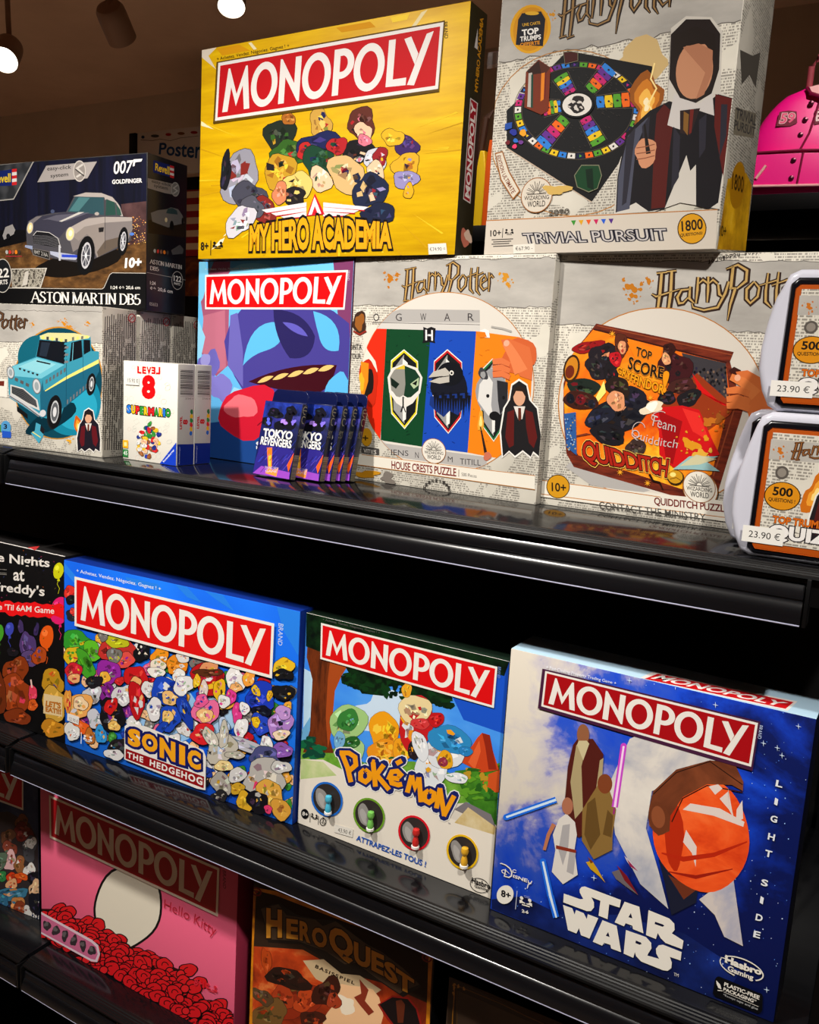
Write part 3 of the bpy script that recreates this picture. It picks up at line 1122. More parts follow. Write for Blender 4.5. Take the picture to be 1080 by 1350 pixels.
a.text('TRUMPS', [(134, 132), (200, 124)], [(134, 116), (200, 108)], (240, 236, 230), .03)
a.text('OFFERTE', [(134, 148), (196, 140)], [(134, 136), (196, 128)], (222, 140, 20), .03)
splatter(a, 236, 46, 8, (206, 140, 30), 3)
# the board
a.K(5.143, 650, 60)
BD = (22, 22, 24)
a.poly([(505, 35), (1080, 140), (1075, 480), (668, 1056), (92, 690), (92, 440), (210, 330)], BD)
a.poly([(92, 690), (668, 1056), (668, 1064), (92, 700)], (190, 170, 150))
cx, cy = 572, 402
rnd = random.Random(4)
PAL = [(46, 126, 214), (98, 46, 140), (196, 34, 108), (238, 104, 24), (84, 156, 44), (232, 192, 30)]
def bpnt(r, t):
    x, y = 425 * math.cos(t), 325 * math.sin(t)
    return (cx + r * (x + .06 * y) , cy + 38 * r + r * (y - .05 * x))
# outer ring
for k in range(42):
    t0, t1 = 2 * PI * k / 42, 2 * PI * (k + 1) / 42
    p0, p1, p2, p3 = bpnt(.90, t0 + .012), bpnt(.90, t1 - .012), bpnt(1.0, t1 - .012), bpnt(1.0, t0 + .012)
    if k % 7 == 3:
        a.poly([p0, p1, p2, p3], (24, 28, 60))
        a.ell(bpnt(.95, (t0 + t1) / 2), 12, 12, PAL[k % 6], 0, 3)
    else:
        a.poly([p0, p1, p2, p3], (224, 218, 210) if k % 5 == 1 else PAL[(k * 5) % 6])
        a.ell(bpnt(.95, (t0 + t1) / 2), 7, 9, (30, 26, 30), 20, 6)
a.line([bpnt(1.015, 2 * PI * k / 60) for k in range(61)], 3, (96, 84, 70))
a.line([bpnt(.885, 2 * PI * k / 60) for k in range(61)], 3, (96, 84, 70))
SPK = [(-.08, 0), (1.0, 2), (2.13, 4), (3.10, 1), (4.02, 3), (5.27, 5)]
SP2 = [((700, 385), (985, 360)), ((622, 488), (720, 665)), ((492, 492), (330, 675)), ((462, 410), (340, 425)), ((530, 325), (455, 205)), ((655, 305), (800, 150))]
for i, (A, B) in enumerate(SP2):
    A, B = np.array(A, float), np.array(B, float)
    d = (B - A) / np.linalg.norm(B - A)
    n_ = np.array([-d[1], d[0]])
    ln = np.linalg.norm(B - A)
    for s_ in (-1, 1):
        a.line([A + n_ * 44 * s_, B + n_ * 62 * s_], 2, (120, 110, 96))
    for k in range(5):
        f0, f1 = k / 5 + .02, (k + 1) / 5 - .02
        w0 = 38 + 16 * f0
        c0, c1 = A + (B - A) * f0, A + (B - A) * f1
        a.poly([c0 + n_ * w0, c0 + n_ * w0 * .3 - d * 5, c0 - n_ * w0 * .3 - d * 5, c0 - n_ * w0, c1 - n_ * w0, c1 - n_ * w0 * .3 + d * 4, c1 + n_ * w0 * .3 + d * 4, c1 + n_ * w0], PAL[(k * 5 + i * 2) % 6])
        a.ell(tuple((c0 + c1) / 2), 9, 8, (40, 30, 40), 30, 5)
for k in range(110):
    t, r = rnd.uniform(0, 6.28), rnd.uniform(.34, .84)
    q_ = bpnt(r, t)
    a.line([(q_[0] - 5, q_[1] - 4), (q_[0] + 5, q_[1] + 4)], 3, (58, 54, 50))
a.ell((cx, cy), 116, 90, (10, 10, 12), -8)
a.ell((cx, cy), 100, 76, (228, 222, 214), -8)
a.blob(570, 402, 60, 50, (40, 34, 34), 0, .22, 3)
for x, y, w_ in ((540, 380, 16), (590, 385, 14), (565, 425, 18), (600, 420, 10), (520, 415, 8)):
    a.blob(x, y, w_, w_ * .8, (214, 206, 198), 20, .3)
# small shields, card holder, tokens
for (x, y, c) in ((650, 900, (20, 62, 34)), (530, 85, (66, 20, 18))):
    a.poly([(x - 100, y - 20), (x - 50, y - 92), (x + 70, y - 92), (x + 90, y - 20), (x + 60, y + 70), (x, y + 95), (x - 80, y + 60)] if y > 200 else [(x - 52, y - 40), (x, y - 46), (x + 50, y - 36), (x + 50, y + 20), (x - 40, y + 45)], (120, 120, 96))
    a.poly([(x - 94, y - 20), (x - 48, y - 86), (x + 66, y - 86), (x + 84, y - 20), (x + 56, y + 66), (x, y + 88), (x - 76, y + 56)] if y > 200 else [(x - 48, y - 36), (x, y - 42), (x + 46, y - 32), (x + 46, y + 18), (x - 38, y + 40)], c)
a.poly([(628, 840), (676, 832), (684, 980), (640, 960)], (10, 34, 20))
a.poly([(226, 180), (312, 96), (392, 150), (378, 440), (330, 470), (214, 420)], (118, 46, 22))
a.poly([(232, 176), (312, 104), (330, 190), (256, 200)], (48, 22, 14))
a.poly([(330, 190), (312, 104), (390, 150), (362, 190)], (78, 34, 20))
a.poly([(244, 190), (268, 184), (262, 420), (234, 416)], (186, 180, 170))
a.poly([(262, 200), (276, 196), (272, 424), (258, 420)], (24, 66, 52))
a.poly([(330, 190), (354, 184), (346, 366), (324, 380)], (226, 130, 30))
a.poly([(354, 184), (364, 188), (356, 356), (346, 366)], (104, 22, 20))
for x, y, c in ((140, 588, (40, 52, 150)), (205, 592, (240, 160, 40)), (102, 658, (110, 30, 40)), (155, 645, (46, 110, 200)), (148, 684, (238, 60, 110)), (190, 656, (110, 60, 140))):
    a.blob(x, y, 24 if y < 600 else 16, 22 if y < 600 else 15, c, 0, .08)
a.poly([(82, 575), (130, 560), (132, 520), (84, 530)], (36, 76, 160))
# wand light and cloaked stand-in
a.K(2.4, 630, 0)
for k, (c, r_) in enumerate((((150, 84, 26), 1.0), ((206, 124, 36), .74), ((246, 186, 80), .46), ((255, 238, 190), .2))):
    a.blob(535, 330, 54 * r_, 92 * r_, c, 12, .24, 2)
a.line([(560, 200), (548, 250), (566, 280), (540, 330), (552, 350), (524, 392)], 5, (255, 226, 150))
# large cloaked stand-in
a.poly([(600, 330), (612, 90), (660, 52), (740, 55), (775, 100), (768, 290), (812, 310), (806, 540), (770, 660), (640, 640), (560, 668), (430, 676), (445, 520), (490, 400)], (206, 200, 190))
a.poly([(606, 320), (545, 350), (470, 420), (442, 560), (436, 672), (500, 640), (540, 668), (590, 660), (660, 490), (672, 540), (690, 520), (690, 650), (730, 660), (760, 640), (800, 420), (806, 310), (760, 298), (720, 330), (640, 330)], (26, 23, 27))
a.poly([(445, 560), (475, 430), (540, 370), (500, 470), (480, 660), (440, 670)], (74, 76, 92))
a.poly([(590, 330), (566, 360), (560, 430), (548, 660), (592, 655), (606, 480), (622, 360)], (84, 26, 22))
a.poly([(752, 298), (806, 312), (800, 430), (776, 560), (748, 400)], (92, 28, 24))
a.poly([(622, 296), (700, 330), (742, 290), (748, 366), (700, 350), (670, 420), (600, 396)], (206, 200, 196))
a.poly([(640, 350), (704, 342), (672, 428), (640, 420)], (44, 30, 30))
a.poly([(606, 250), (612, 110), (660, 62), (735, 62), (768, 108), (764, 220), (740, 296), (690, 326), (640, 310)], (38, 30, 28))
a.ell((686, 222), 58, 92, (196, 138, 104), 8)
a.poly([(612, 200), (622, 110), (690, 84), (752, 110), (756, 190), (720, 140), (660, 146)], (36, 28, 24))
for q_ in ([(470, 440), (500, 400), (486, 520), (470, 640), (456, 650)], [(520, 400), (545, 366), (540, 440), (524, 470)], [(620, 400), (640, 430), (636, 560), (612, 600)], [(700, 380), (724, 360), (720, 470), (700, 500)], [(770, 330), (790, 330), (786, 430), (764, 500)]):
    a.poly(q_, (44, 42, 52))
a.poly([(652, 352), (668, 362), (664, 428), (650, 410)], (130, 90, 40))
a.poly([(672, 346), (684, 346), (676, 420), (668, 424)], (110, 34, 28))
a.poly([(650, 150), (700, 138), (744, 160), (742, 230), (716, 300), (690, 314), (720, 230)], (176, 118, 88))
a.blob(532, 482, 36, 44, (206, 142, 106), 15, .1)
a.line([(528, 392), (532, 430), (540, 486)], [5, 9, 15], (28, 22, 22))
for y_ in (462, 480, 498):
    a.line([(502, y_ + 6), (530, y_ + 2), (560, y_ - 6)], 3, (140, 84, 60))
# strip and lettering
a.poly([(22, 696), (758, 660), (750, 790), (14, 812)], (206, 196, 182))
a.line([(22, 698), (758, 662)], 3, (176, 112, 50))
a.text('TRIVIAL PURSUIT', [(150, 770), (600, 758)], [(142, 738), (594, 722)], (70, 66, 80), .02, ((24, 22, 34), .055), 1.0, ((190, 184, 178), .075))
a.text('TRIVIAL PURSUIT', [(150, 770), (600, 758)], [(142, 738), (594, 722)], (196, 190, 186), .0)
a.text('10+', [(40, 748), (74, 746)], [(40, 728), (74, 725)], DK, .02)
a.line([(80, 722), (78, 752)], 2, DK)
people_icon(a, (100, 736), 14, DK)
for k in range(4):
    a.line([(44 + (k % 2) * 5, 758 + k * 7), (112 - (k % 3) * 6, 755 + k * 7)], 3, (70, 64, 60))
for k, c in enumerate(((60, 140, 50), (216, 160, 30), (226, 90, 30), (196, 34, 90), (40, 90, 200), (84, 44, 130))):
    x, y = 303 + k * 23.7, 704 - k * 1.1
    a.poly([(x - 8, y - 7), (x + 8, y - 8), (x + 1, y + 9)], c)
a.ell((677, 722), 46, 49, (60, 40, 20), 8)
a.ell((677, 722), 43, 46, (214, 152, 26), 8)
a.text('1800', [(645, 732), (712, 724)], [(643, 698), (710, 690)], (34, 24, 16), .02)
a.text('QUESTIONS!', [(640, 750), (710, 742)], [(640, 738), (710, 731)], (34, 24, 16), .02)
a.poly([(55, 484), (80, 478), (100, 540), (136, 604), (112, 632), (72, 570)], (150, 92, 40))
a.poly([(58, 488), (78, 482), (98, 544), (131, 604), (112, 626), (76, 568)], (216, 206, 188))
a.text('ÉDITION ULTIMATE', [(60, 494), (78, 556), (108, 614)], [(74, 490), (92, 548), (124, 604)], (120, 56, 30), .02)
wizard_seal(a, (187, 617), 50, 0, (214, 204, 188), (.05, -1.12), (1.0, -.06))
a.blob(250, 600, 34, 18, (206, 170, 90), 0, .3)
a.text('2090', [(225, 682), (290, 676)], [(225, 664), (290, 658)], (90, 84, 76), .02)
a.build('cover_picture', TP.lid)
a = Art(TP.front).K(2.4, 630, 0)
TP.front.k += 10
a.poly([(112, 774), (180, 769), (181, 798), (113, 802)], (226, 220, 208))
a.text('€67.90 -', [(120, 792), (174, 789)], [(119, 780), (173, 777)], DK)
a.build('price_sticker', TP.lid)
a = Art(TP.side).K(2.4, 630, 0)
a.poly([(815, 330), (882, 352), (874, 430), (808, 418)], (128, 120, 104))
a.text('TRIVIAL', [(815, 366), (880, 392)], [(818, 332), (884, 358)], (66, 64, 64), .02)
a.text('PURSUIT', [(810, 402), (876, 424)], [(813, 370), (880, 396)], (66, 64, 64), .02)
a.poly([(830, 150), (870, 170), (895, 160), (880, 270), (860, 230), (835, 260)], (84, 80, 74))
a.poly([(770, 690), (790, 560), (850, 540), (868, 580), (848, 790), (755, 790)], noise_ramp('gold_patch', 30, [(.3, (150, 104, 14)), (.6, (226, 172, 24)), (.8, (246, 206, 70))], 5))  # mottled gold patch low on the side face
a.ell((822, 580), 24, 76, (178, 124, 14), 6)
a.text('1800', [(803, 592), (840, 606)], [(806, 540), (843, 552)], (70, 46, 10), .02)
a.text('10+', [(762, 744), (784, 746)], [(763, 708), (786, 710)], (60, 44, 14), .02)
a.build('side_print', TP.lid)
q = MB()
q.tube([(-.0062, .05, .224), (-.0062, .06, .232)], .003, film, 8)
q.box((-.030, .03, .205), (-.0002, .0315, .222), film, .0004)
q.build('hang_tab', TP.root)

# ---- black car kit
BK = Carton('model_kit_box', 'wide black model kit box picturing a silver sports car, lying across the cream boxes', 'model kit', None,
            (-.679, .1943, .2833), .0377, (.35, .2, .0751), BLACKCARD, mat('blue_black_card', (14, 14, 20), .35, .35), None,
            [(-39.6, 219.7), (194, 202), (192.8, 411.3), (-35.4, 403)], [(194, 202), (248, 218), (244, 414.5), (192.8, 411.3)], body='sleeve')
a = Art(BK.front).K(5.4, 0, 200)
a.poly([(-60, 100), (1040, 20), (1040, 400), (880, 520), (300, 560), (-60, 560)], noise_ramp('night_curtain', 22, [(.3, (6, 7, 14)), (.6, (16, 18, 44)), (.8, (10, 10, 20))], 3, 0, (3, 1, .15)))
a.poly([(-60, 700), (200, 640), (560, 700), (1040, 600), (1040, 870), (790, 868), (730, 985), (-60, 960)], noise_ramp('dirt_track', 40, [(.3, (40, 26, 14)), (.55, (98, 66, 34)), (.8, (150, 108, 60))], 6, 0, (1, 1, 2.2)))
a.poly([(860, 380), (1040, 360), (1040, 640), (900, 680), (880, 560)], noise_ramp('dusk_smoke', 24, [(.3, (40, 24, 26)), (.7, (96, 66, 66))], 5))
rnd = random.Random(8)
for k in range(90):
    x, y = rnd.uniform(910, 1036), rnd.uniform(470, 670)
    r_ = rnd.uniform(1.2, 4.2)
    a.ell((x, y), r_, r_, (248, 196, 110) if k % 3 else (220, 130, 60), 0, 6)
# car
SIL, SIL2, SIL3, DKC = (126, 118, 116), (74, 72, 78), (176, 166, 160), (14, 14, 16)
a.blob(560, 800, 330, 80, (18, 13, 10), -12, .05)
a.poly([(186, 560), (200, 500), (260, 462), (380, 440), (470, 434), (530, 318), (600, 298), (700, 298), (780, 322), (840, 370), (880, 470), (940, 476), (944, 560), (930, 640), (900, 660), (850, 690), (690, 762), (600, 800), (470, 780), (240, 740), (190, 660)], SIL2)
a.poly([(470, 520), (560, 480), (740, 470), (940, 474), (944, 560), (905, 650), (860, 670), (690, 760), (640, 640), (520, 720)], SIL)
a.poly([(480, 580), (600, 500), (740, 474), (748, 700), (690, 760), (672, 660), (620, 590), (560, 640)], (142, 132, 126))
a.poly([(500, 540), (600, 486), (740, 470), (940, 474), (940, 500), (740, 512), (600, 540), (540, 590)], (168, 158, 152))
a.poly([(748, 640), (905, 600), (900, 655), (860, 672), (700, 756), (690, 720)], (96, 84, 74))
a.poly([(520, 322), (610, 296), (720, 300), (800, 330), (850, 390), (876, 468), (858, 466), (826, 372), (760, 344), (745, 350), (742, 330), (560, 326)], SIL3)
a.poly([(538, 324), (738, 332), (740, 458), (690, 452), (480, 432)], (46, 78, 86))
a.poly([(560, 330), (640, 334), (560, 430), (492, 428)], (74, 120, 124))
a.poly([(756, 346), (816, 366), (824, 456), (752, 462)], (40, 74, 66))
a.poly([(826, 376), (856, 420), (866, 460), (832, 458)], (46, 80, 70))
a.line([(744, 336), (748, 460), (748, 700)], 3, (60, 56, 58))
a.poly([(262, 470), (470, 436), (680, 452), (580, 500), (470, 560), (420, 620), (360, 588), (250, 572), (200, 560)], (58, 57, 72))
a.poly([(300, 490), (400, 456), (640, 438), (470, 500), (420, 502), (340, 486)], (92, 90, 104))
a.poly([(200, 560), (206, 500), (260, 466), (300, 462), (240, 510), (222, 566)], (120, 114, 116))
a.poly([(420, 500), (560, 436), (600, 436), (440, 504)], (200, 196, 190))
a.poly([(234, 600), (260, 570), (350, 580), (410, 620), (434, 690), (240, 660)], (24, 24, 28))
for k in range(7):
    a.line([(240, 600 + k * 10), (330, 604 + k * 10), (428, 626 + k * 10)], 2.4, (120, 118, 122))
a.line([(236, 600), (262, 570), (350, 580), (412, 620), (434, 690)], 4, (206, 202, 200))
for c, rx, ry in (((214, 546), 17, 36), ((500, 590), 26, 44)):
    a.ell(c, rx + 5, ry + 6, (186, 180, 176), 8)
    a.ell(c, rx, ry, (236, 214, 150), 8)
    a.ell((c[0] + 2, c[1] - 4), rx * .5, ry * .5, (255, 246, 214), 8)
a.poly([(230, 690), (352, 714), (356, 776), (234, 740)], (110, 104, 100))
a.poly([(236, 696), (346, 718), (350, 768), (240, 734)], (14, 14, 14))
a.text('BMT 216A', [(246, 728), (342, 756)], [(244, 702), (340, 724)], (170, 166, 160), .01)
a.poly([(180, 668), (232, 674), (232, 700), (178, 684)], (150, 160, 190))
a.poly([(356, 712), (540, 740), (560, 750), (540, 776), (440, 770), (360, 736)], (176, 180, 200))
a.poly([(440, 736), (560, 742), (548, 760), (440, 756)], (46, 70, 190))
a.line([(424, 670), (426, 780)], 14, (190, 190, 196))
for c, rx, ry in (((612, 745), 62, 140), ((876, 645), 36, 102)):
    a.ell(c, rx, ry, DKC, 6)
    a.ell((c[0] + 2, c[1]), rx * .56, ry * .68, (188, 186, 190), 6)
    a.ell((c[0] + 2, c[1]), rx * .44, ry * .56, (70, 70, 78), 6)
    for k in range(8):
        t = k * PI / 4
        a.line([c, (c[0] + rx * .5 * math.cos(t), c[1] + ry * .62 * math.sin(t))], 4, (206, 206, 210))
    a.ell(c, rx * .14, ry * .12, (220, 220, 224))
a.poly([(702, 548), (740, 544), (736, 576), (704, 580)], (30, 28, 30))
a.ell((690, 448), 16, 12, SIL3)
a.ell((375, 430), 14, 14, (70, 80, 110))
a.ell((940, 594), 16, 11, (80, 120, 200))
# labels
a.poly([(-60, 100), (242, 70), (100, 344), (-60, 360)], (170, 166, 160))
a.poly([(-60, 104), (232, 74), (96, 336), (-60, 352)], noise_ramp('grey_facets', 50, [(.4, (40, 42, 46)), (.6, (66, 68, 72))], 0))
a.poly([(-60, 146), (84, 130), (84, 244), (-60, 250)], (16, 36, 110))
a.text('Revell', [(-44, 228), (76, 220)], [(-44, 170), (76, 156)], (250, 214, 20), .02)
for k in range(5):
    a.poly([(86, 128 + k * 23), (120, 124 + k * 23), (120, 147 + k * 23), (86, 151 + k * 23)], (214, 34, 40) if k % 2 == 0 else (236, 230, 226))
a.poly([(330, 104), (690, 76), (622, 196), (266, 222)], (172, 164, 160))
a.text('easy-click', [(336, 148), (506, 136)], [(336, 112), (508, 98)], (40, 38, 40), .01)
a.text('system', [(360, 198), (484, 188)], [(360, 168), (486, 156)], (40, 38, 40), .01)
a.ell((566, 144), 45, 76, (206, 198, 190))
a.ell((566, 144), 39, 68, (150, 142, 136))
a.line([(590, 96), (548, 124), (586, 160), (544, 186)], 14, (210, 204, 196))
a.line([(536, 130), (600, 180)], 8, (60, 56, 54))
a.text('007', [(806, 170), (936, 158)], [(812, 76), (950, 66)], (240, 238, 236), .02)
a.poly([(950, 62), (1014, 58), (1006, 78), (962, 84), (958, 110), (944, 112)], (240, 238, 236))
a.text('GOLDFINGER', [(798, 238), (1012, 228)], [(798, 206), (1012, 196)], (236, 234, 232), .035)
for y_ in (205, 236):
    a.line([(798, y_ + 1), (1012, y_ - 9)], 2, (200, 198, 196)) if False else None
a.text('10+', [(888, 838), (1008, 832)], [(894, 764), (1012, 756)], (238, 232, 224), .05)
a.poly([(-60, 972), (730, 985), (790, 868), (1040, 872), (1040, 1130), (-60, 1100)], (10, 10, 12))
a.line([(-60, 972), (728, 985), (742, 975), (782, 884), (800, 870), (1040, 874)], 4, (196, 190, 180))
a.text('1:24 ↔ 20,6 cm', [(790, 990), (1000, 992)], [(790, 962), (1000, 964)], (226, 222, 214), .015)
a.poly([(82, 836), (336, 832), (292, 974), (88, 974)], (206, 200, 190))
a.poly([(86, 842), (328, 838), (288, 968), (88, 968)], noise_ramp('parts_photo', 130, [(.4, (44, 40, 36)), (.52, (170, 164, 150)), (.6, (60, 54, 48))], 4))
a.poly([(180, 860), (206, 850), (196, 950), (158, 960)], (196, 190, 180))
a.ell((20, 886), 64, 122, (196, 190, 180))
a.ell((20, 886), 60, 116, (24, 26, 30))
a.text('122', [(-46, 904), (66, 896)], [(-46, 838), (66, 830)], (230, 226, 220), .02)
a.text('PARTS', [(-36, 952), (56, 946)], [(-36, 920), (56, 912)], (230, 226, 220), .02)
for k, c in enumerate(((180, 180, 176), (206, 50, 44), (150, 90, 70), (240, 130, 30), (60, 54, 50))):
    a.blob(50 + k * 22, 718, 9, 15, c, 0, .05)
a.line([(40, 748), (158, 748)], 4, (200, 60, 70))
a.poly([(20, 600), (40, 540), (90, 520), (110, 560), (100, 590), (30, 630)], (150, 146, 144))
a.ell((60, 606), 14, 20, DKC)
a.build('cover_picture', BK.lid)
# serif lettering with stems, hairlines and feet
a = Art(BK.front).K(5.4, 0, 200)
BK.front.k += 6
SG = {'A': [[(0, 0), (.34, 1)], [(.34, 1), (.72, 0)], [(.13, .34), (.56, .34)]], 'S': [[(.5, .8), (.42, .97), (.16, .97), (.06, .76), (.2, .58), (.42, .44), (.52, .24), (.4, .03), (.12, .03), (.03, .24)]],
      'T': [[(.04, .97), (.66, .97)], [(.35, 1), (.35, 0)]], 'O': [[(.36, 1), (.1, .86), (.03, .5), (.1, .14), (.36, 0), (.62, .14), (.69, .5), (.62, .86), (.36, 1)]],
      'N': [[(.1, 0), (.1, 1)], [(.1, 1), (.62, 0)], [(.62, 0), (.62, 1)]], 'M': [[(.1, 0), (.12, 1)], [(.12, 1), (.44, .02)], [(.44, .02), (.78, 1)], [(.8, 1), (.8, 0)]],
      'R': [[(.12, 0), (.12, 1)], [(.12, .97), (.42, .97), (.56, .78), (.42, .53), (.12, .52)], [(.34, .52), (.66, .02)]], 'I': [[(.14, 0), (.14, 1)]],
      'D': [[(.12, 0), (.12, 1)], [(.12, .98), (.42, .96), (.66, .74), (.68, .5), (.66, .26), (.42, .03), (.12, .02)]], 'B': [[(.12, 0), (.12, 1)], [(.12, .98), (.42, .97), (.54, .77), (.42, .54), (.12, .53)], [(.4, .53), (.58, .4), (.58, .14), (.42, .03), (.12, .02)]],
      '5': [[(.5, .97), (.14, .97)], [(.14, .97), (.1, .54)], [(.1, .54), (.36, .6), (.54, .44), (.52, .18), (.34, .02), (.1, .04), (.04, .16)]]}
SGW = {'A': .76, 'S': .58, 'T': .7, 'O': .74, 'N': .74, 'M': .92, 'R': .7, 'I': .3, 'D': .74, 'B': .66, '5': .6, ' ': .3}
FEET = {'A': [(0, 0), (.72, 0)], 'T': [(.35, 0)], 'N': [(.1, 0), (.1, 1), (.62, 1)], 'M': [(.1, 0), (.8, 0), (.1, 1), (.82, 1)], 'R': [(.12, 0), (.12, 1), (.66, 0)], 'I': [(.14, 0), (.14, 1)], 'D': [(.12, 0), (.12, 1)], 'B': [(.12, 0), (.12, 1)]}
def serif_text(a, s, bl, br, tl, col, thick=.16, thin=.06):
    bl, br, tl = [np.array(q, float) for q in (bl, br, tl)]
    tot = sum(SGW[c] for c in s)
    sx = np.linalg.norm(br - bl) / tot
    hy = np.linalg.norm(tl - bl)
    x = 0
    off = a.lay()
    for c in s:
        Q = lambda u, v: bl + (br - bl) * ((x + u) / tot) + (tl - bl) * v
        for st in SG.get(c, []):
            ws = []
            for i in range(len(st)):
                p0, p1 = st[max(0, i - 1)], st[min(len(st) - 1, i + 1)]
                dx, dy = abs(p1[0] - p0[0]), abs(p1[1] - p0[1])
                rising = (p1[0] - p0[0]) * (p1[1] - p0[1]) > 0 and len(st) == 2 and dx > .15
                v_ = dy / (math.hypot(dx, dy) + 1e-9)
                ws.append((thin + (thick - thin) * v_ ** 1.5 * (.35 if rising else 1)) * sx)
            a.line([Q(*p) for p in st], ws, col, off=off)
        for u, v in FEET.get(c, []):
            a.line([Q(u - .13, v), Q(u + .13, v)], hy * .05, col, off=off)
        x += SGW[c]
serif_text(a, 'ASTON MARTIN DB5', (228, 1076), (1004, 1100), (228, 1000), (226, 222, 216))
a.text('0 5 6 5 3', [(-10, 1058), (14, 1058)], [(-10, 1046), (14, 1046)], (160, 156, 150)) if False else None
a.build('kit_title', BK.lid)
a = Art(BK.side).K(5.19, 160, 160)
a.poly([(218, 272), (334, 302), (330, 385), (216, 358)], (14, 30, 96))
a.text('Revell', [(230, 344), (330, 372)], [(232, 292), (330, 314)], (226, 190, 30), .02)
for k in range(5):
    a.poly([(334, 303 + k * 17), (362, 310 + k * 17), (361, 327 + k * 17), (333, 320 + k * 17)], (180, 34, 40) if k % 2 == 0 else (200, 196, 192))
a.poly([(178, 400), (340, 430), (390, 440), (380, 510), (300, 500), (178, 470)], (120, 112, 108))
a.text('easy-click', [(206, 436), (340, 460)], [(206, 406), (340, 432)], (28, 26, 28), .01)
a.text('system', [(222, 466), (318, 486)], [(222, 440), (318, 458)], (28, 26, 28), .01)
a.ell((370, 470), 29, 50, (150, 144, 138))
a.ell((370, 470), 25, 44, (110, 104, 100))
a.line([(386, 440), (358, 462), (384, 480), (356, 500)], 8, (160, 154, 148))
a.poly([(182, 690), (440, 660), (440, 800), (182, 780)], (34, 24, 16))
a.poly([(200, 640), (250, 620), (310, 610), (340, 596), (390, 606), (420, 650), (432, 700), (360, 720), (320, 736), (210, 700)], (96, 92, 90))
a.poly([(318, 606), (350, 600), (380, 616), (386, 644), (306, 638)], (40, 58, 60))
a.ell((345, 722), 14, 34, (14, 14, 14))
a.ell((420, 690), 8, 26, (14, 14, 14))
a.ell((306, 684), 9, 16, (190, 176, 140))
for k, c in enumerate(((150, 150, 146), (170, 46, 40), (120, 80, 60), (200, 110, 30), (60, 54, 50))):
    a.blob(228 + k * 22, 900 + k * 2, 8, 14, c, 0, .05)
a.poly([(340, 890), (400, 850), (426, 880), (420, 910), (350, 920)], (70, 68, 68))
serif_text(a, 'ASTON MARTIN', (196, 986), (414, 1016), (196, 958), (196, 190, 182), .14, .07)
serif_text(a, 'DB5', (196, 1030), (256, 1036), (196, 1004), (196, 190, 182), .14, .07)
a.line([(172, 1048), (438, 1086)], 3, (150, 146, 140))
a.ring((382, 1092), 37, 60, 3, (170, 166, 160))
a.ell((382, 1092), 35, 57, (16, 16, 20))
a.text('122', [(358, 1096), (410, 1104)], [(358, 1058), (410, 1066)], (206, 202, 196), .02)
a.text('PARTS', [(360, 1120), (402, 1126)], [(360, 1104), (402, 1110)], (206, 202, 196), .02)
a.text('1:24', [(196, 1128), (234, 1132)], [(196, 1104), (234, 1108)], (206, 202, 196), .02)
a.text('↔ 20,6 cm', [(196, 1166), (350, 1184)], [(196, 1138), (350, 1156)], (206, 202, 196), .015)
a.text('05653', [(192, 1268), (248, 1274)], [(192, 1246), (248, 1252)], (150, 146, 140), .01)
a.build('side_print', BK.lid)

# ---- wizard car puzzles, three in a row
AG = Carton('puzzle_box', 'front cream puzzle box picturing a light blue car, beside the white number box', 'puzzle', 'cream car puzzles standing one behind another',
            (-.6023, .1312, .0889), .0599, (.26, .1942, .0606), NEWS, NEWS_SHADED, NEWS,
            [(-45.7, 398.8), (133, 404.6), (137, 603.3), (-41.3, 580.8)], [(133, 404.6), (180.5, 408), (179, 600.1), (137, 603.3)], body='carton')
a = Art(AG.side).K(3.724, 0, 320)
a.line([(500, 585), (690, 590)], 3, (200, 194, 182))
rnd = random.Random(5)
for k in range(15):
    x = 512 + k * 10.6
    y = 350 + rnd.uniform(0, 30)
    while y < 1010:
        l_ = rnd.uniform(60, 260)
        a.line([(x, y), (x + (y + l_ - y) * -.01, min(1020, y + l_))], 4.4, (64, 60, 56))
        y += l_ + rnd.uniform(14, 50)
a.ring((646, 370), 17, 22, 5, (170, 40, 40))
a.ell((646, 370), 14, 19, (206, 196, 186))
a.text('0-3', [(635, 378), (657, 380)], [(635, 362), (657, 364)], (60, 50, 50), .02)
a.line([(634, 386), (658, 354)], 4, (170, 40, 40))
a.build('side_print', AG.lid)
for n_, off in ((1, .0665), (2, .1305)):
    c_ = copy_tree(AG.root)
    c_.location = (-.6023 - math.sin(.0599) * off, .1312 + math.cos(.0599) * off, .0889)
    c_['label'] = ('cream puzzle box just behind the one picturing the blue car, small print on its side', 'rear cream puzzle box under the black car kit, last of the row of three')[n_ - 1]
a = Art(AG.front).K(6.353, 0, 410)
tp_ = jag((860, 268), (-280, 250), 40, 6, 8)
a.poly([(-290, -76), (850, -36), (852, 268)] + tp_, PARCH)
a.line(tp_, 4, (96, 92, 86))
a.line(jag((-280, -10), (850, 8), 50, 5, 3), 4, (110, 106, 100))
pot_title(a, (-330, 205), (222, 205), (-320, 10), (104, 70, 44), (44, 30, 26))
for x, y, r_ in ((275, 112, 18), (530, 105, 26), (570, 130, 26), (730, 98, 20), (484, 88, 9), (600, 150, 16)):
    splatter(a, x, y, r_ * .7, (206, 132, 26), int(x))
a.ell((490, 600), 375, 472, (196, 134, 40), 0, 48)
a.ell((490, 602), 366, 462, (8, 66, 84), 0, 48)
a.ell((600, 760), 250, 280, (20, 128, 156), 0, 40)
a.ell((640, 800), 180, 190, (40, 160, 190), 0, 40)
a.ell((320, 380), 170, 180, (16, 96, 116), 0, 40)
splatter(a, 590, 1085, 18, (226, 164, 40), 4)
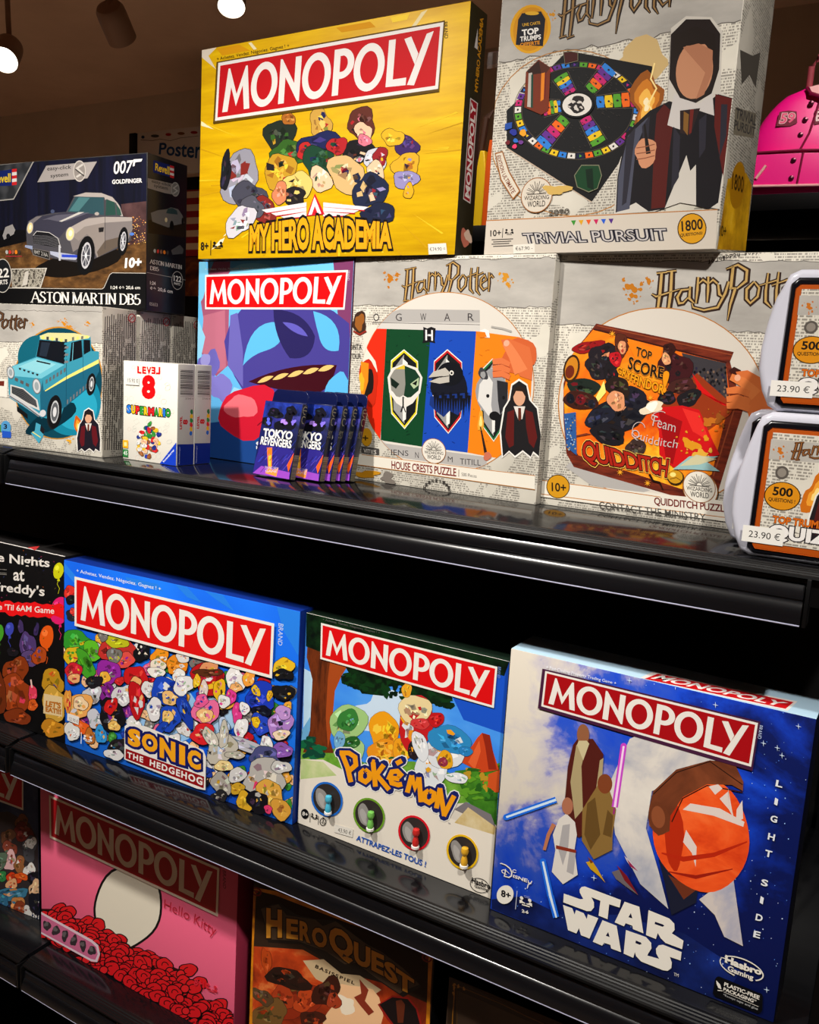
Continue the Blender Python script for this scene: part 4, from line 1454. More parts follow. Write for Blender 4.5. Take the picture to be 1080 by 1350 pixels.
# blue puzzle car
BLU, BLD, BLL = (56, 146, 170), (28, 96, 122), (110, 190, 208)
a.blob(440, 900, 250, 80, (4, 44, 58), -30, .04)
a.poly([(66, 480), (120, 450), (300, 380), (330, 230), (330, 205), (400, 182), (620, 184), (752, 210), (764, 330), (826, 336), (830, 500), (790, 570), (740, 640), (540, 800), (500, 940), (420, 900), (330, 880), (80, 720)], BLU)
a.poly([(360, 570), (560, 430), (826, 345), (830, 500), (800, 560), (740, 640), (550, 800), (350, 900), (340, 700)], BLD)
a.poly([(360, 570), (560, 430), (826, 345), (826, 410), (560, 560), (370, 660)], BLU)
a.poly([(120, 455), (310, 385), (540, 445), (350, 560), (120, 540), (70, 480)], BLL)
a.poly([(160, 460), (310, 400), (470, 440), (340, 520)], (140, 206, 218))
a.poly([(380, 660), (560, 540), (826, 398), (826, 432), (560, 566), (384, 668)], (232, 222, 120))
a.poly([(332, 205), (400, 180), (620, 184), (752, 208), (740, 226), (585, 250), (560, 256), (340, 232)], (214, 210, 150))
for k in range(6):
    x = 350 + k * 38
    a.poly([(x, 208 + k * 5), (x + 20, 208 + k * 5), (x + 20, 236 + k * 5), (x, 234 + k * 5)], (62, 62, 64) if k % 2 else (226, 220, 110))
for k in range(4):
    x = 600 + k * 38
    a.poly([(x, 218 - k * 4), (x + 18, 214 - k * 4), (x + 18, 244 - k * 7), (x, 246 - k * 6)], (226, 220, 110) if k % 2 else (110, 108, 100))
a.poly([(330, 238), (556, 258), (540, 440), (306, 376)], (16, 20, 28))
a.poly([(348, 256), (420, 262), (390, 380), (330, 368)], (34, 44, 58))
a.poly([(596, 262), (680, 240), (690, 380), (582, 420)], (14, 18, 24))
a.poly([(696, 238), (750, 240), (756, 330), (700, 362)], (14, 18, 24))
a.line([(612, 262), (606, 412)], 5, BLL)
a.line([(556, 256), (560, 800)], 4, (20, 74, 96))
a.line([(690, 232), (700, 560)], 3, (20, 74, 96))
for k in range(8):
    x, y = 312 - k * 0, 270
for k in range(6):
    a.poly([(540 + (k % 2) * 6, 262 + k * 30), (574, 262 + k * 30), (570, 280 + k * 30), (536, 280 + k * 30)], (120, 122, 124) if k % 2 else BLU)
for k in range(6):
    x, y = 386 + k * 30, 572 - k * 19
    a.poly([(x, y), (x + 16, y - 9), (x + 16, y + 22), (x, y + 34)], (96, 98, 102))
for k in range(7):
    x, y = 566 + k * 26, 740 - k * 22
    a.poly([(x, y), (x + 12, y - 9), (x + 12, y + 28), (x, y + 38)], (110, 112, 116))
for k in range(5):
    x, y = 160 + k * 36, 470 + k * 12
    a.poly([(x, y), (x + 22, y + 4), (x + 16, y + 20), (x + 2, y + 14)], (40, 44, 48))
for k in range(3):
    x, y = 130 + k * 46, 550 + k * 22
    a.poly([(x, y), (x + 26, y + 12), (x + 22, y + 38), (x - 4, y + 24)], (90, 84, 84))
a.poly([(310, 408), (426, 434), (420, 444), (306, 418)], (20, 24, 28))
a.poly([(90, 610), (200, 640), (320, 740), (340, 830), (250, 790), (90, 700)], (206, 204, 200))
a.poly([(102, 624), (200, 652), (306, 742), (320, 802), (240, 764), (104, 682)], (40, 42, 46))
for k in range(5):
    a.line([(110, 634 + k * 13), (200, 664 + k * 16), (312, 752 + k * 12)], 3, (110, 110, 112))
a.line([(84, 700), (200, 770), (340, 872)], 26, (196, 196, 200))
a.line([(84, 706), (200, 778), (340, 880)], 8, (70, 74, 82))
a.ell((366, 852), 26, 30, (206, 206, 210), 20)
for c, rx, ry in (((92, 510), 26, 46), ((312, 624), 30, 58)):
    a.ell(c, rx + 6, ry + 8, (110, 112, 116), -8)
    a.ell(c, rx, ry, (200, 204, 206), -8)
    a.ell(c, rx * .6, ry * .62, (150, 160, 164), -8)
a.poly([(146, 790), (236, 860), (240, 900), (150, 836)], (20, 20, 20))
a.text('7990 TD', [(158, 826), (232, 882)], [(156, 806), (230, 862)], (206, 196, 130), .01) if False else None
for c, rx, ry in (((466, 840), 58, 142), ((770, 605), 34, 90)):
    a.ell((c[0] - 8, c[1] + 6), rx, ry, (30, 32, 34), 4)
    a.ell(c, rx, ry, (18, 18, 20), 4)
    a.ell(c, rx * .6, ry * .68, (190, 192, 194), 4)
    a.ell(c, rx * .5, ry * .56, (90, 92, 96), 4)
    a.ell(c, rx * .26, ry * .3, (214, 214, 216), 4)
a.poly([(310, 930), (350, 950), (384, 990), (370, 1050), (336, 1108), (300, 1060), (266, 1020), (300, 1000)], (70, 160, 186))
a.poly([(350, 950), (384, 990), (374, 1030), (344, 1000)], (30, 26, 30))
a.line([(280, 1010), (350, 1056)], 8, (226, 216, 120))
a.poly([(-60, 552), (66, 566), (66, 720), (-60, 706)], (232, 226, 214))
a.poly([(0, 582), (40, 580), (38, 624), (0, 622)], (110, 40, 30))
a.ell((54, 976), 44, 60, (80, 150, 200))
a.poly([(24, 1000), (100, 1010), (100, 1062), (24, 1060)], (34, 84, 190))
a.text('3', [(36, 986), (66, 986)], [(36, 944), (66, 944)], (20, 20, 30), .03)
a.poly([(-40, 950), (14, 948), (16, 1010), (-40, 1010)], (70, 140, 60))
for k, (c, r_) in enumerate((((200, 90, 20), 1), ((236, 150, 40), .7), ((252, 220, 120), .4))):
    a.blob(670, 980, 34 * r_, 100 * r_, c, -10, .2, 3)
hooded(a, (750, 930), 128, (30, 26, 36), (96, 22, 30))
a.build('cover_picture', AG.lid)

# ---- number card games
LV = Carton('card_game_box', 'small white card game box with a big red 8, before the car puzzles', 'card game', 'white number card games one behind the other',
            (-.3241, .1643, .0889), -.0057, (.0973, .128, .0300), mat('ivory_card', (226, 222, 210), .45, .25), mat('ivory_side_shaded', (178, 174, 166), .45, .25), None,  # sides use a darker ivory, their shade is in the colour
            [(162.5, 475), (235, 479.8), (233, 615.4), (162, 604.6)], [(235, 479.8), (256.4, 481), (256.4, 613), (233, 615.4)], body='carton')
a = Art(LV.side).K(7.714, 150, 465)
a.poly([(648, 916), (826, 912), (820, 1150), (640, 1164)], (12, 34, 120))
barcode(a, (676, 170), (800, 176), (676, 410), 26, 3)
a.line([(684, 176), (806, 180), (804, 424), (676, 424)], 3, (110, 104, 98))
a.text('27345 9', [(726, 452), (804, 456)], [(726, 436), (804, 440)], (60, 56, 54), .0)
a.text('LEVEL', [(694, 756), (698, 620)], [(670, 754), (674, 618)], (190, 20, 24), .04)
a.text('8', [(752, 706), (754, 654)], [(702, 706), (704, 654)], (190, 20, 24), .05)
for k, c in enumerate(((30, 96, 180), (216, 170, 20), (196, 30, 30), (40, 130, 50), (216, 170, 20), (30, 110, 60))):
    a.blob(786 + k, 796 - k * 44, 15, 24, c, 0, .1)
a.text('Ravensburger', [(676, 1136), (680, 940)], [(660, 1136), (664, 938)], (150, 160, 200), .01)
a.build('side_print', LV.lid)
c_ = copy_tree(LV.root)
c_.location = (-.3241 + math.sin(.0057) * .0304, .1643 + .0304, .0889)
c_['label'] = 'rear white card game box showing only its barcode side, behind the red 8'
a = Art(LV.front).K(7.714, 150, 465)
rnd = random.Random(12)
for k in range(46):
    x, y = rnd.uniform(120, 630), rnd.uniform(120, 1080)
    if 380 > x > 260 and 120 < y < 500: continue
    a.ring((x, y), rnd.uniform(16, 30), rnd.uniform(18, 34), 2.4, rnd.choice([(222, 196, 180), (200, 206, 196), (214, 208, 200)]), rnd.uniform(0, 90), rnd.choice([4, 6, 14]))
for ch, x0, x1 in (('L', 240, 282), ('E', 290, 330), ('V', 334, 382)):
    a.text(ch, [(x0, 210 + (x0 - 240) * .07), (x1, 212 + (x1 - 240) * .07)], [(x0, 136 + (x0 - 240) * .06), (x1, 138 + (x1 - 240) * .06)], (226, 12, 18), .05)
for ch, x0, x1 in (('E', 384, 424), ('L', 430, 474)):
    a.text(ch, [(x1, 218 + (x0 - 380) * .07), (x0, 216 + (x0 - 380) * .07)], [(x1, 146), (x0, 143)], (226, 12, 18), .05)
a.text('8', [(284, 470), (424, 478)], [(284, 222), (424, 230)], (226, 12, 18), .06)
cols = [(40, 120, 220), (244, 196, 20), (220, 30, 34), (44, 150, 56), (244, 196, 20), (220, 30, 34), (44, 150, 56), (244, 196, 20), (40, 120, 220), (44, 150, 56)]
wd = [46, 44, 44, 40, 44, 62, 46, 44, 24, 54]
x = 134
for ch, c, w_ in zip('SUPERMARIO', cols, wd):
    dy = abs(x - 350) * -.02 + (x - 134) * .1
    a.text(ch, [(x, 612 + dy + 6), (x + w_ - 4, 616 + dy + 6)], [(x, 534 + dy), (x + w_ - 4, 538 + dy)], c, .07, ((14, 14, 20), .07), 1.0)
    x += w_
# plain coloured confetti in place of the two figures
rnd = random.Random(31)
for k in range(46):
    tt, d_ = rnd.uniform(0, 6.28), math.sqrt(rnd.random())
    x, y = 356 + 120 * d_ * math.cos(tt), 890 + 180 * d_ * math.sin(tt)
    c_k = rnd.choice([(214, 40, 40), (36, 60, 180), (34, 48, 130), (50, 140, 56), (240, 190, 150), (226, 222, 216), (150, 86, 44), (240, 190, 40)])
    a.pebbles([(x, y, rnd.uniform(16, 32), rnd.uniform(16, 30), c_k, rnd.uniform(0, 90))], (60, 54, 56), .1, 1.04)
a.poly([(646, 916), (640, 1166), (472, 1134)], (20, 62, 196))
a.text('Ravensburger', [(520, 1122), (628, 1000)], [(500, 1108), (612, 980)], (236, 238, 246), .02)
a.poly([(98, 888), (150, 890), (150, 972), (98, 964)], (244, 176, 30))
a.poly([(110, 910), (138, 912), (138, 950), (110, 946)], (252, 226, 150))
a.poly([(98, 980), (150, 986), (150, 1064), (98, 1056)], (36, 120, 56))
a.text('45', [(104, 1040), (144, 1044)], [(104, 996), (144, 1000)], (214, 230, 214), .02)
a.build('cover_picture', LV.lid)
LV.front.k += 10
a = Art(LV.front).K(7.714, 150, 465)
a.poly([(124, 244), (262, 252), (262, 334), (124, 324)], (236, 233, 225))
a.line([(124, 324), (262, 334)], 2.5, (180, 176, 168))
a.text('15.92 E', [(148, 298), (252, 308)], [(148, 262), (252, 272)], (70, 66, 64), .0)
a.build('price_sticker', LV.lid)

# ---- blue box beside the card packs
SK = Carton('board_game_box', 'square blue and mauve game box under the yellow one, behind the card packs', 'board game', None,
            (-.3038, .2776, .0889), -.0756, (.2696, .2665, .05), mat('sky_card', (96, 178, 230), .42, .25), mat('plum_card', (70, 26, 54), .4, .3), None,
            [(263, 344), (467, 340.7), (453.7, 629.9), (257.5, 600.4)], tray=BLACKCARD)
a = Art(SK.front).K(4.22, 250, 330)
IND, INL, MAV = (70, 62, 146), (104, 98, 180), (160, 84, 112)
a.poly([(60, 240), (140, 60), (230, 60), (215, 640), (150, 700), (62, 560), (80, 380)], MAV)
a.poly([(80, 360), (200, 330), (205, 650), (150, 680), (70, 560)], (184, 106, 128))
a.poly([(55, 60), (92, 60), (110, 140), (80, 260), (55, 300)], (120, 200, 236))
a.poly([(45, 380), (90, 480), (60, 620), (40, 600)], (140, 206, 238))
a.poly([(800, 60), (916, 50), (890, 640), (850, 640), (830, 420)], (126, 60, 104))
a.blob(560, 560, 360, 330, IND, -8, .05, 3)
a.poly([(230, 360), (270, 345), (300, 560), (300, 760), (215, 640)], INL)
a.blob(340, 190, 150, 120, (130, 206, 240), 0, .08, 5)
a.poly(bez((300, 640), (330, 380), (500, 400)) + bez((500, 400), (560, 520), (420, 560)) + bez((420, 560), (350, 580), (300, 640)), (92, 184, 236))
a.poly(bez((690, 340), (860, 380), (830, 560)) + bez((830, 560), (740, 580), (720, 470)) + bez((720, 470), (700, 400), (690, 340)), (92, 184, 236))
a.poly(bez((470, 330), (640, 330), (700, 480)) + bez((700, 480), (690, 620), (560, 600)) + bez((560, 600), (470, 480), (470, 330)), (40, 34, 92))
a.poly(bez((520, 400), (620, 400), (660, 480)) + bez((660, 480), (580, 470), (520, 400)), (96, 90, 190))
a.poly(bez((330, 730), (560, 620), (820, 640)) + bez((820, 640), (790, 780), (700, 800)) + bez((700, 800), (520, 790), (330, 730)), (62, 8, 22))
for k in range(5):
    a.poly(bez((380 + k * 84, 736 - k * 16), (420 + k * 84, 690 - k * 16), (470 + k * 84, 700 - k * 14)) + bez((470 + k * 84, 700 - k * 14), (430 + k * 84, 740 - k * 14), (380 + k * 84, 736 - k * 16)), (228, 194, 116))
a.blob(820, 780, 60, 110, (92, 184, 236), 20, .1, 6)
a.blob(105, 640, 58, 90, INL, 10, .2, 8)
a.blob(170, 760, 60, 90, (124, 118, 196), -10, .2, 4)
a.blob(90, 610, 26, 40, (150, 146, 210), 0, .1, 4)
a.poly([(110, 960), (300, 940), (520, 1010), (860, 1000), (850, 1290), (110, 1190)], (28, 70, 140))
a.poly([(250, 760), (330, 790), (320, 860), (200, 850)], (150, 206, 236))
a.blob(330, 900, 176, 140, (206, 26, 50), -12, .09, 3)
a.blob(290, 870, 84, 70, (236, 110, 120), -12, .12, 5)
a.text('S', [(372, 1110), (420, 1120)], [(372, 1060), (420, 1070)], (236, 236, 240), .05)
a.line([(420, 940), (380, 975)], 6, (120, 10, 30))
a.text('+ Achetez. Vendez. Négociez. Gagnez ! +', [(90, 112), (358, 108)], [(90, 96), (358, 92)], (226, 226, 236), .004)
a.text('BRAND', [(880, 118), (878, 172)], [(892, 117), (890, 172)], (206, 190, 206))
a.build('cover_picture', SK.lid)
banner(SK.front, [(271.4, 361.8), (459.0, 357), (454.5, 409), (271.2, 407)], SK.lid, (220, 8, 14), (240, 236, 232))

# ---- crest puzzle
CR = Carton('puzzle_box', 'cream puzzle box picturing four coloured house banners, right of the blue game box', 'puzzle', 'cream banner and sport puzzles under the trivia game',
            (-.0345, .2590, .0889), -.0495, (.2605, .2665, .045), NEWS, NEWS_SHADED, NEWS,
            [(467.5, 340), (739, 336.6), (705.7, 662.4), (452.7, 631)], body='carton')
a = Art(CR.front).K(3.724, 460, 320)
t1, t2 = jag((1040, 82), (28, 96), 50, 5, 2), jag((20, 312), (1020, 326), 50, 5, 6)
a.poly(t1 + t2, PARCH)
a.line(t1, 3, (96, 92, 86))
a.line(t2, 3, (96, 92, 86))
splatter(a, 205, 180, 20, (186, 112, 24), 5)
splatter(a, 240, 160, 11, (186, 112, 24), 8)
splatter(a, 785, 175, 20, (206, 140, 36), 7)
splatter(a, 800, 215, 12, (206, 140, 36), 4)
pot_title(a, (262, 312), (722, 306), (266, 108))
circ = [(485 + 432 * math.cos(t), 690 + 440 * math.sin(t)) for t in [2 * PI * k / 90 for k in range(90)]]
def inside(pts):
    """clip a polygon to the round window"""
    out = []
    for q_ in pts:
        d = math.hypot((q_[0] - 485) / 432, (q_[1] - 690) / 440)
        out.append(q_ if d <= 1 else (485 + (q_[0] - 485) / d, 690 + (q_[1] - 690) / d))
    return out
def dense(pts, n=12):
    out = []
    for i in range(len(pts)):
        A, B = pts[i], pts[(i + 1) % len(pts)]
        out += [(A[0] + (B[0] - A[0]) * k / n, A[1] + (B[1] - A[1]) * k / n) for k in range(n)]
    return out
a.poly(circ, (218, 212, 202))
a.line(circ, 4, (186, 120, 50), True)
a.poly(inside(dense([(60, 330), (655, 338), (655, 420), (60, 415)])), (176, 172, 168))
a.poly(inside(dense([(60, 396), (655, 400), (655, 440), (60, 430)])), (206, 202, 196))
a.line([(112, 398), (655, 410)], 2.5, (70, 66, 66))
for ch, x in (('O', 134), ('G', 248), ('W', 372), ('A', 492), ('R', 610)):
    a.text(ch, [(x - 15, 390), (x + 15, 391)], [(x - 15, 354), (x + 15, 354)], (60, 56, 58))
for pts, c in (([(60, 425), (186, 430), (152, 970), (100, 900), (50, 700)], (232, 44, 18)), ([(186, 430), (410, 436), (360, 1004), (152, 975)], (14, 66, 36)),
               ([(410, 436), (636, 442), (586, 1030), (360, 1004)], (24, 72, 180)), ([(636, 442), (920, 480), (900, 760), (760, 1060), (586, 1030)], (236, 128, 20))):
    a.poly(inside(dense(pts)), c)
a.poly(inside(dense([(130, 985), (680, 1050), (680, 1110), (180, 1050)])), (176, 172, 168))
a.text('IENS', [(206, 1046), (292, 1050)], [(206, 1018), (292, 1024)], (60, 56, 58))
a.text('N', [(326, 1058), (344, 1060)], [(326, 1030), (344, 1032)], (60, 56, 58))
a.text('M', [(488, 1074), (512, 1078)], [(488, 1048), (512, 1052)], (60, 56, 58))
a.text('TITILL', [(548, 1086), (650, 1092)], [(548, 1058), (650, 1064)], (60, 56, 58))
rnd = random.Random(2)
for k in range(60):
    x, y = rnd.uniform(170, 700), rnd.uniform(450, 1000)
    c = (8, 40, 24) if x < 385 else (16, 46, 130) if x < 610 else (190, 96, 14)
    a.line([(x, y), (x + rnd.uniform(6, 18), y - rnd.uniform(-8, 12))], 3, c)
a.poly([(372, 420), (392, 428), (412, 420), (434, 428), (428, 488), (432, 500), (400, 494), (366, 500), (372, 480)], (22, 20, 24))
a.text('H', [(382, 486), (420, 488)], [(382, 434), (420, 436)], (230, 228, 228), .02)
a.line([(392, 436), (396, 486)], 3, (22, 20, 24))
def hexa(cx, cy, w_, h_, c1, c2):
    P = [(0, -1), (.9, -.7), (.95, .1), (.8, .62), (0, 1), (-.85, .62), (-.95, .1), (-.85, -.72)]
    a.poly([(cx + x * w_ * 1.08, cy + y * h_ * 1.06) for x, y in P], (236, 232, 220))
    a.poly([(cx + x * w_ * 1.04, cy + y * h_ * 1.03) for x, y in P], c1)
    a.poly([(cx + x * w_ * .95, cy + y * h_ * .97) for x, y in P], (22, 24, 26))
    a.poly([(cx - w_ * .8, cy - h_ * .5), (cx, cy - h_ * .92), (cx, cy + h_ * .92), (cx - w_ * .75, cy + h_ * .55)], (150, 150, 148))
    a.poly([(cx - w_ * .1, cy - h_ * .82), (cx + w_ * .25, cy - h_ * .7), (cx + w_ * .1, cy + h_ * .8), (cx - w_ * .12, cy + h_ * .86)], (230, 228, 222))
hexa(274, 725, 72, 184, (226, 206, 40), 0)
a.poly([(190, 668), (214, 622), (276, 600), (340, 622), (366, 668), (354, 742), (316, 794), (272, 818), (234, 794), (198, 742)], (222, 218, 210))
a.poly([(202, 668), (224, 632), (276, 610), (280, 700), (270, 770), (232, 760), (208, 730)], (140, 138, 130))
a.poly([(276, 610), (330, 632), (354, 668), (346, 730), (320, 762), (270, 770), (280, 700)], (20, 54, 36))
a.poly([(226, 628), (276, 606), (278, 628)], (216, 186, 50))
a.poly([(206, 668), (250, 700), (232, 724), (208, 706)], (20, 34, 26))
a.poly([(348, 668), (304, 700), (322, 724), (346, 706)], (170, 190, 150))
a.poly([(314, 698), (340, 682), (334, 708)], (14, 20, 16))
a.line([(212, 738), (240, 776), (268, 760), (300, 776), (344, 738)], 8, (226, 222, 214))
a.line([(268, 762), (268, 806), (256, 838)], 7, (16, 16, 16))
a.line([(268, 806), (280, 838)], 5, (16, 16, 16))
hexa(492, 735, 74, 194, (196, 30, 36), 0)
a.blob(500, 720, 90, 100, (20, 22, 34), 0, .06, 4)
a.poly([(404, 760), (600, 740), (590, 790), (540, 850), (500, 830), (470, 860), (430, 830), (400, 800)], (24, 50, 120))
for k in range(14):
    x = 420 + k * 13
    a.poly([(x, 740 + (k % 3) * 14), (x + 16, 740 + (k % 3) * 14), (x + 6, 830 + (k % 4) * 10)], (14, 16, 26))
a.ell((505, 650), 64, 58, (16, 18, 24))
a.poly([(480, 620), (420, 640), (396, 668), (470, 660), (398, 688), (452, 698), (500, 690), (500, 640)], (186, 180, 170))
a.line([(398, 672), (470, 664), (498, 660)], 4, (40, 36, 34))
a.ell((512, 645), 11, 12, (220, 216, 206))
a.ell((512, 646), 5, 6, (14, 14, 14))
hexa(716, 775, 62, 190, (38, 110, 60), 0)
a.blob(712, 740, 80, 112, (150, 150, 152), 6, .06, 2)
a.poly([(650, 700), (690, 650), (716, 690), (706, 800), (716, 860), (690, 850), (640, 780)], (216, 214, 210))
a.poly([(736, 680), (790, 690), (786, 780), (750, 850), (740, 780)], (40, 40, 44))
a.blob(668, 650, 22, 30, (60, 60, 64), -20, .1)
a.blob(668, 654, 12, 18, (150, 150, 150), -20, .1)
a.ell((722, 852), 26, 22, (20, 20, 22))
a.ell((690, 756), 8, 9, (20, 20, 22))
a.ell((768, 764), 7, 9, (20, 20, 22))
a.poly(inside(dense([(60, 560), (80, 520), (130, 590), (140, 640), (60, 700)], 6)), (228, 220, 206))
a.blob(96, 690, 46, 110, (196, 40, 16), 0, .12, 3)
a.blob(86, 690, 30, 88, (30, 22, 20), 0, .14, 6)
a.poly([(56, 590), (96, 600), (92, 690), (70, 760), (54, 740)], (232, 136, 26))
a.blob(60, 690, 14, 40, (244, 176, 40), 0, .2)
# hand placing a piece
a.blob(850, 560, 82, 84, (206, 96, 50), 30, .1, 4)
a.poly([(760, 484), (800, 478), (900, 520), (914, 600), (908, 680), (850, 660), (790, 560)], (214, 108, 60))
a.line([(784, 500), (820, 560), (856, 640)], [40, 50, 70], (226, 128, 78))
for y_ in (590, 622, 652):
    a.line([(716, y_), (760, y_ - 4), (800, y_ + 14)], [26, 30, 24], (220, 116, 66))
    a.line([(716, y_ + 15), (760, y_ + 12), (800, y_ + 28)], 3, (150, 56, 30))
a.ell((786, 500), 14, 16, (238, 170, 140), 30)
a.poly([(654, 440), (680, 430), (700, 440), (704, 474), (656, 470)], (240, 236, 230))
a.poly([(634, 442), (680, 446), (690, 470), (655, 474)], (230, 120, 24))
a.line([(712, 420), (770, 430), (812, 444)], 10, (170, 166, 160))
hooded(a, (845, 800), 128, (30, 28, 30), (92, 26, 24))
for k, (c, r_) in enumerate((((226, 160, 50), 1), ((252, 220, 130), .5))):
    a.blob(654, 880, 12 * r_, 60 * r_, c, 4, .2, 3)
a.line([(652, 905), (676, 1030)], [5, 14], (44, 30, 26))
a.blob(684, 1046, 18, 22, (196, 110, 84), 0, .1)
a.poly([(24, 1040), (0, 1090), (914, 1200), (916, 1136), (680, 1112), (60, 1046)], (228, 222, 208))
a.line([(60, 1046), (680, 1112), (916, 1136)], 3, (186, 120, 50))
a.line([(0, 1090), (914, 1202)], 3, (186, 120, 50))
a.text('HOUSE CRESTS PUZZLE', [(208, 1112), (530, 1146)], [(208, 1074), (530, 1106)], (120, 34, 28), .02, None, .95)
a.line([(543, 1112), (542, 1146)], 3, (120, 80, 60))
a.text('500 Pieces', [(556, 1142), (630, 1150)], [(556, 1126), (630, 1134)], (60, 50, 46))
wizard_seal(a, (420, 1024), 60, 0, (226, 220, 208), (0, -1.02), (1.0, .06))
a.blob(50, 400, 38, 52, (60, 40, 30), 0, .14)
a.blob(50, 396, 26, 36, (150, 90, 36), 0, .2)
a.line([(18, 440), (50, 458), (84, 440)], 9, (140, 44, 30))
a.text('ONTA', [(0, 532), (60, 532)], [(0, 506), (60, 504)], (70, 66, 62), .01)
a.text('YOUR', [(0, 576), (56, 576)], [(0, 552), (56, 550)], (70, 66, 62), .0)
a.ell((84, 960), 28, 44, (196, 142, 26))
a.text('+', [(64, 976), (92, 978)], [(64, 952), (92, 954)], (40, 30, 14), .02)
a.poly([(56, 1004), (146, 1016), (146, 1046), (58, 1036)], (70, 66, 64))
a.text('VITIES', [(68, 1036), (132, 1044)], [(68, 1016), (132, 1024)], (214, 208, 198), .01)
a.blob(80, 1140, 60, 18, (190, 132, 26), 6, .3)
a.blob(190, 1160, 36, 26, (120, 112, 104), 0, .3)
for k in range(11):
    t = PI + PI * (k + .5) / 11
    x, y = 432 + 66 * math.cos(t), 1222 + 56 * math.sin(t)
    a.text('THE NEW MINI'[k] if 'THE NEW MINI'[k] != ' ' else '-', [(x - 6, y + 8), (x + 6, y + 8)], [(x - 6, y - 8), (x + 6, y - 8)], (60, 56, 52), .02)
a.build('cover_picture', CR.lid)

# ---- broom sport puzzle
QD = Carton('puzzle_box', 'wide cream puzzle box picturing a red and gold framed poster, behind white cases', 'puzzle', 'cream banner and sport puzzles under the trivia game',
            (.2264, .2575, .0889), -.0033, (.27, .2665, .045), NEWS, NEWS_SHADED, NEWS,
            [(740.5, 334.8), (1109.5, 325), (1058, 712), (705.5, 664.8)], body='carton')
a = Art(QD.front).K(2.842, 700, 320)
t1, t2 = jag((1160, 52), (112, 66), 50, 4, 2), jag((92, 298), (1140, 330), 50, 5, 6)
a.poly(t1 + t2, PARCH)
a.line(t1, 2.5, (96, 92, 86))
a.line(t2, 2.5, (96, 92, 86))
a.text('un forest forbidden', [(700, 70), (812, 38), (912, 22)], [(695, 44), (808, 18), (906, 4)], (50, 46, 44), .0) if False else None
a.text('en forest forbidden', [(910, 40), (800, 50), (690, 64)], [(912, 56), (806, 66), (694, 80)], (60, 56, 52), .0) if False else None
for k, ch in enumerate('forbidden forest en'):
    u = k / 18
    x = 655 + 245 * u
    y = 62 - 44 * math.sin(u * 1.6)
    if ch != ' ':
        a.text(ch, [(x + 11, y - 10), (x, y - 8)], [(x + 12, y + 6), (x + 2, y + 8)], (60, 54, 50), .02)
splatter(a, 372, 160, 20, (190, 116, 24), 5)
splatter(a, 436, 134, 12, (190, 116, 24), 8)
splatter(a, 378, 190, 13, (190, 116, 24), 3)
pot_title(a, (444, 282), (1010, 278), (450, 76), (196, 160, 96))
a.ell((485, 610), 392, 376, (216, 208, 196), 6, 60)
a.ring((485, 610), 392, 376, 4, (186, 120, 50), 6, 60)
a.K(4.5, 740, 410)
a.poly([(150, 1030), (0, 920), (60, 860), (300, 960), (500, 1060), (440, 1078)], (176, 172, 168))
FRM = noise_ramp('carved_frame', 40, [(.3, (64, 20, 14)), (.6, (120, 44, 24)), (.8, (84, 28, 18))], 4, 0, (1, 1, 5), (0, .3, 0))
a.poly([(200, 62), (1008, 222), (985, 280), (1060, 570), (900, 1090), (700, 1110), (50, 920), (8, 840), (-5, 640), (0, 420), (60, 240)], FRM)
a.poly([(180, 100), (960, 290), (985, 500), (870, 960), (690, 1050), (80, 850), (6, 760), (0, 460), (60, 240)], noise_ramp('flame_poster', 12, [(.3, (206, 60, 10)), (.5, (240, 126, 16)), (.65, (252, 186, 40)), (.8, (220, 84, 12))], 4, 1.0))
a.line([(185, 96), (965, 286)], 10, (58, 18, 12))
a.line([(205, 74), (1000, 240)], 6, (150, 70, 40))
a.line([(1010, 560), (880, 970)], 8, (150, 70, 40))
# crowd stand
a.poly([(700, 230), (960, 290), (975, 480), (960, 540), (760, 440)], (60, 56, 60))
rnd = random.Random(7)
for k in range(120):
    x, y = rnd.uniform(770, 965), rnd.uniform(300, 510)
    if y > 310 + (x - 770) * 1.1 + 90: continue
    a.ell((x, y), 7, 9, rnd.choice([(24, 22, 28), (70, 60, 56), (120, 96, 80), (40, 36, 60), (16, 14, 18)]), 0, 7)
# abstract flying team
a.pebbles([(150, 200, 90, 34, (150, 20, 24), -12), (250, 260, 84, 90, (34, 28, 34), 30), (345, 190, 42, 70, (90, 40, 24), 10), (350, 200, 26, 36, (226, 150, 104)), (310, 270, 40, 40, (190, 24, 34)), (200, 330, 70, 60, (36, 30, 36), 30), (280, 360, 40, 60, (30, 26, 30))], (20, 14, 16), .12)
a.poly([(380, 170), (580, 210), (576, 340), (440, 300)], (246, 130, 16))
a.poly([(560, 560), (790, 350), (1010, 545), (980, 600), (840, 700)], (150, 54, 20))
a.poly([(760, 350), (820, 430), (940, 540), (1010, 556), (900, 520), (800, 460)], (214, 20, 20))
a.pebbles([(660, 320, 96, 96, (64, 22, 26), 20), (625, 215, 38, 40, (56, 22, 18)), (608, 268, 26, 36, (230, 160, 110)), (700, 430, 90, 44, (70, 34, 30), -12), (610, 500, 56, 36, (26, 24, 28)), (740, 500, 70, 50, (30, 26, 30), -30)], (18, 12, 14), .1)
a.poly([(520, 560), (700, 545), (800, 570), (880, 760), (920, 840), (640, 920), (560, 840), (560, 700)], (206, 20, 24))
a.poly([(560, 580), (700, 640), (640, 900), (600, 880)], (158, 10, 16))
a.poly([(700, 560), (800, 590), (860, 760), (760, 700)], (232, 46, 40))
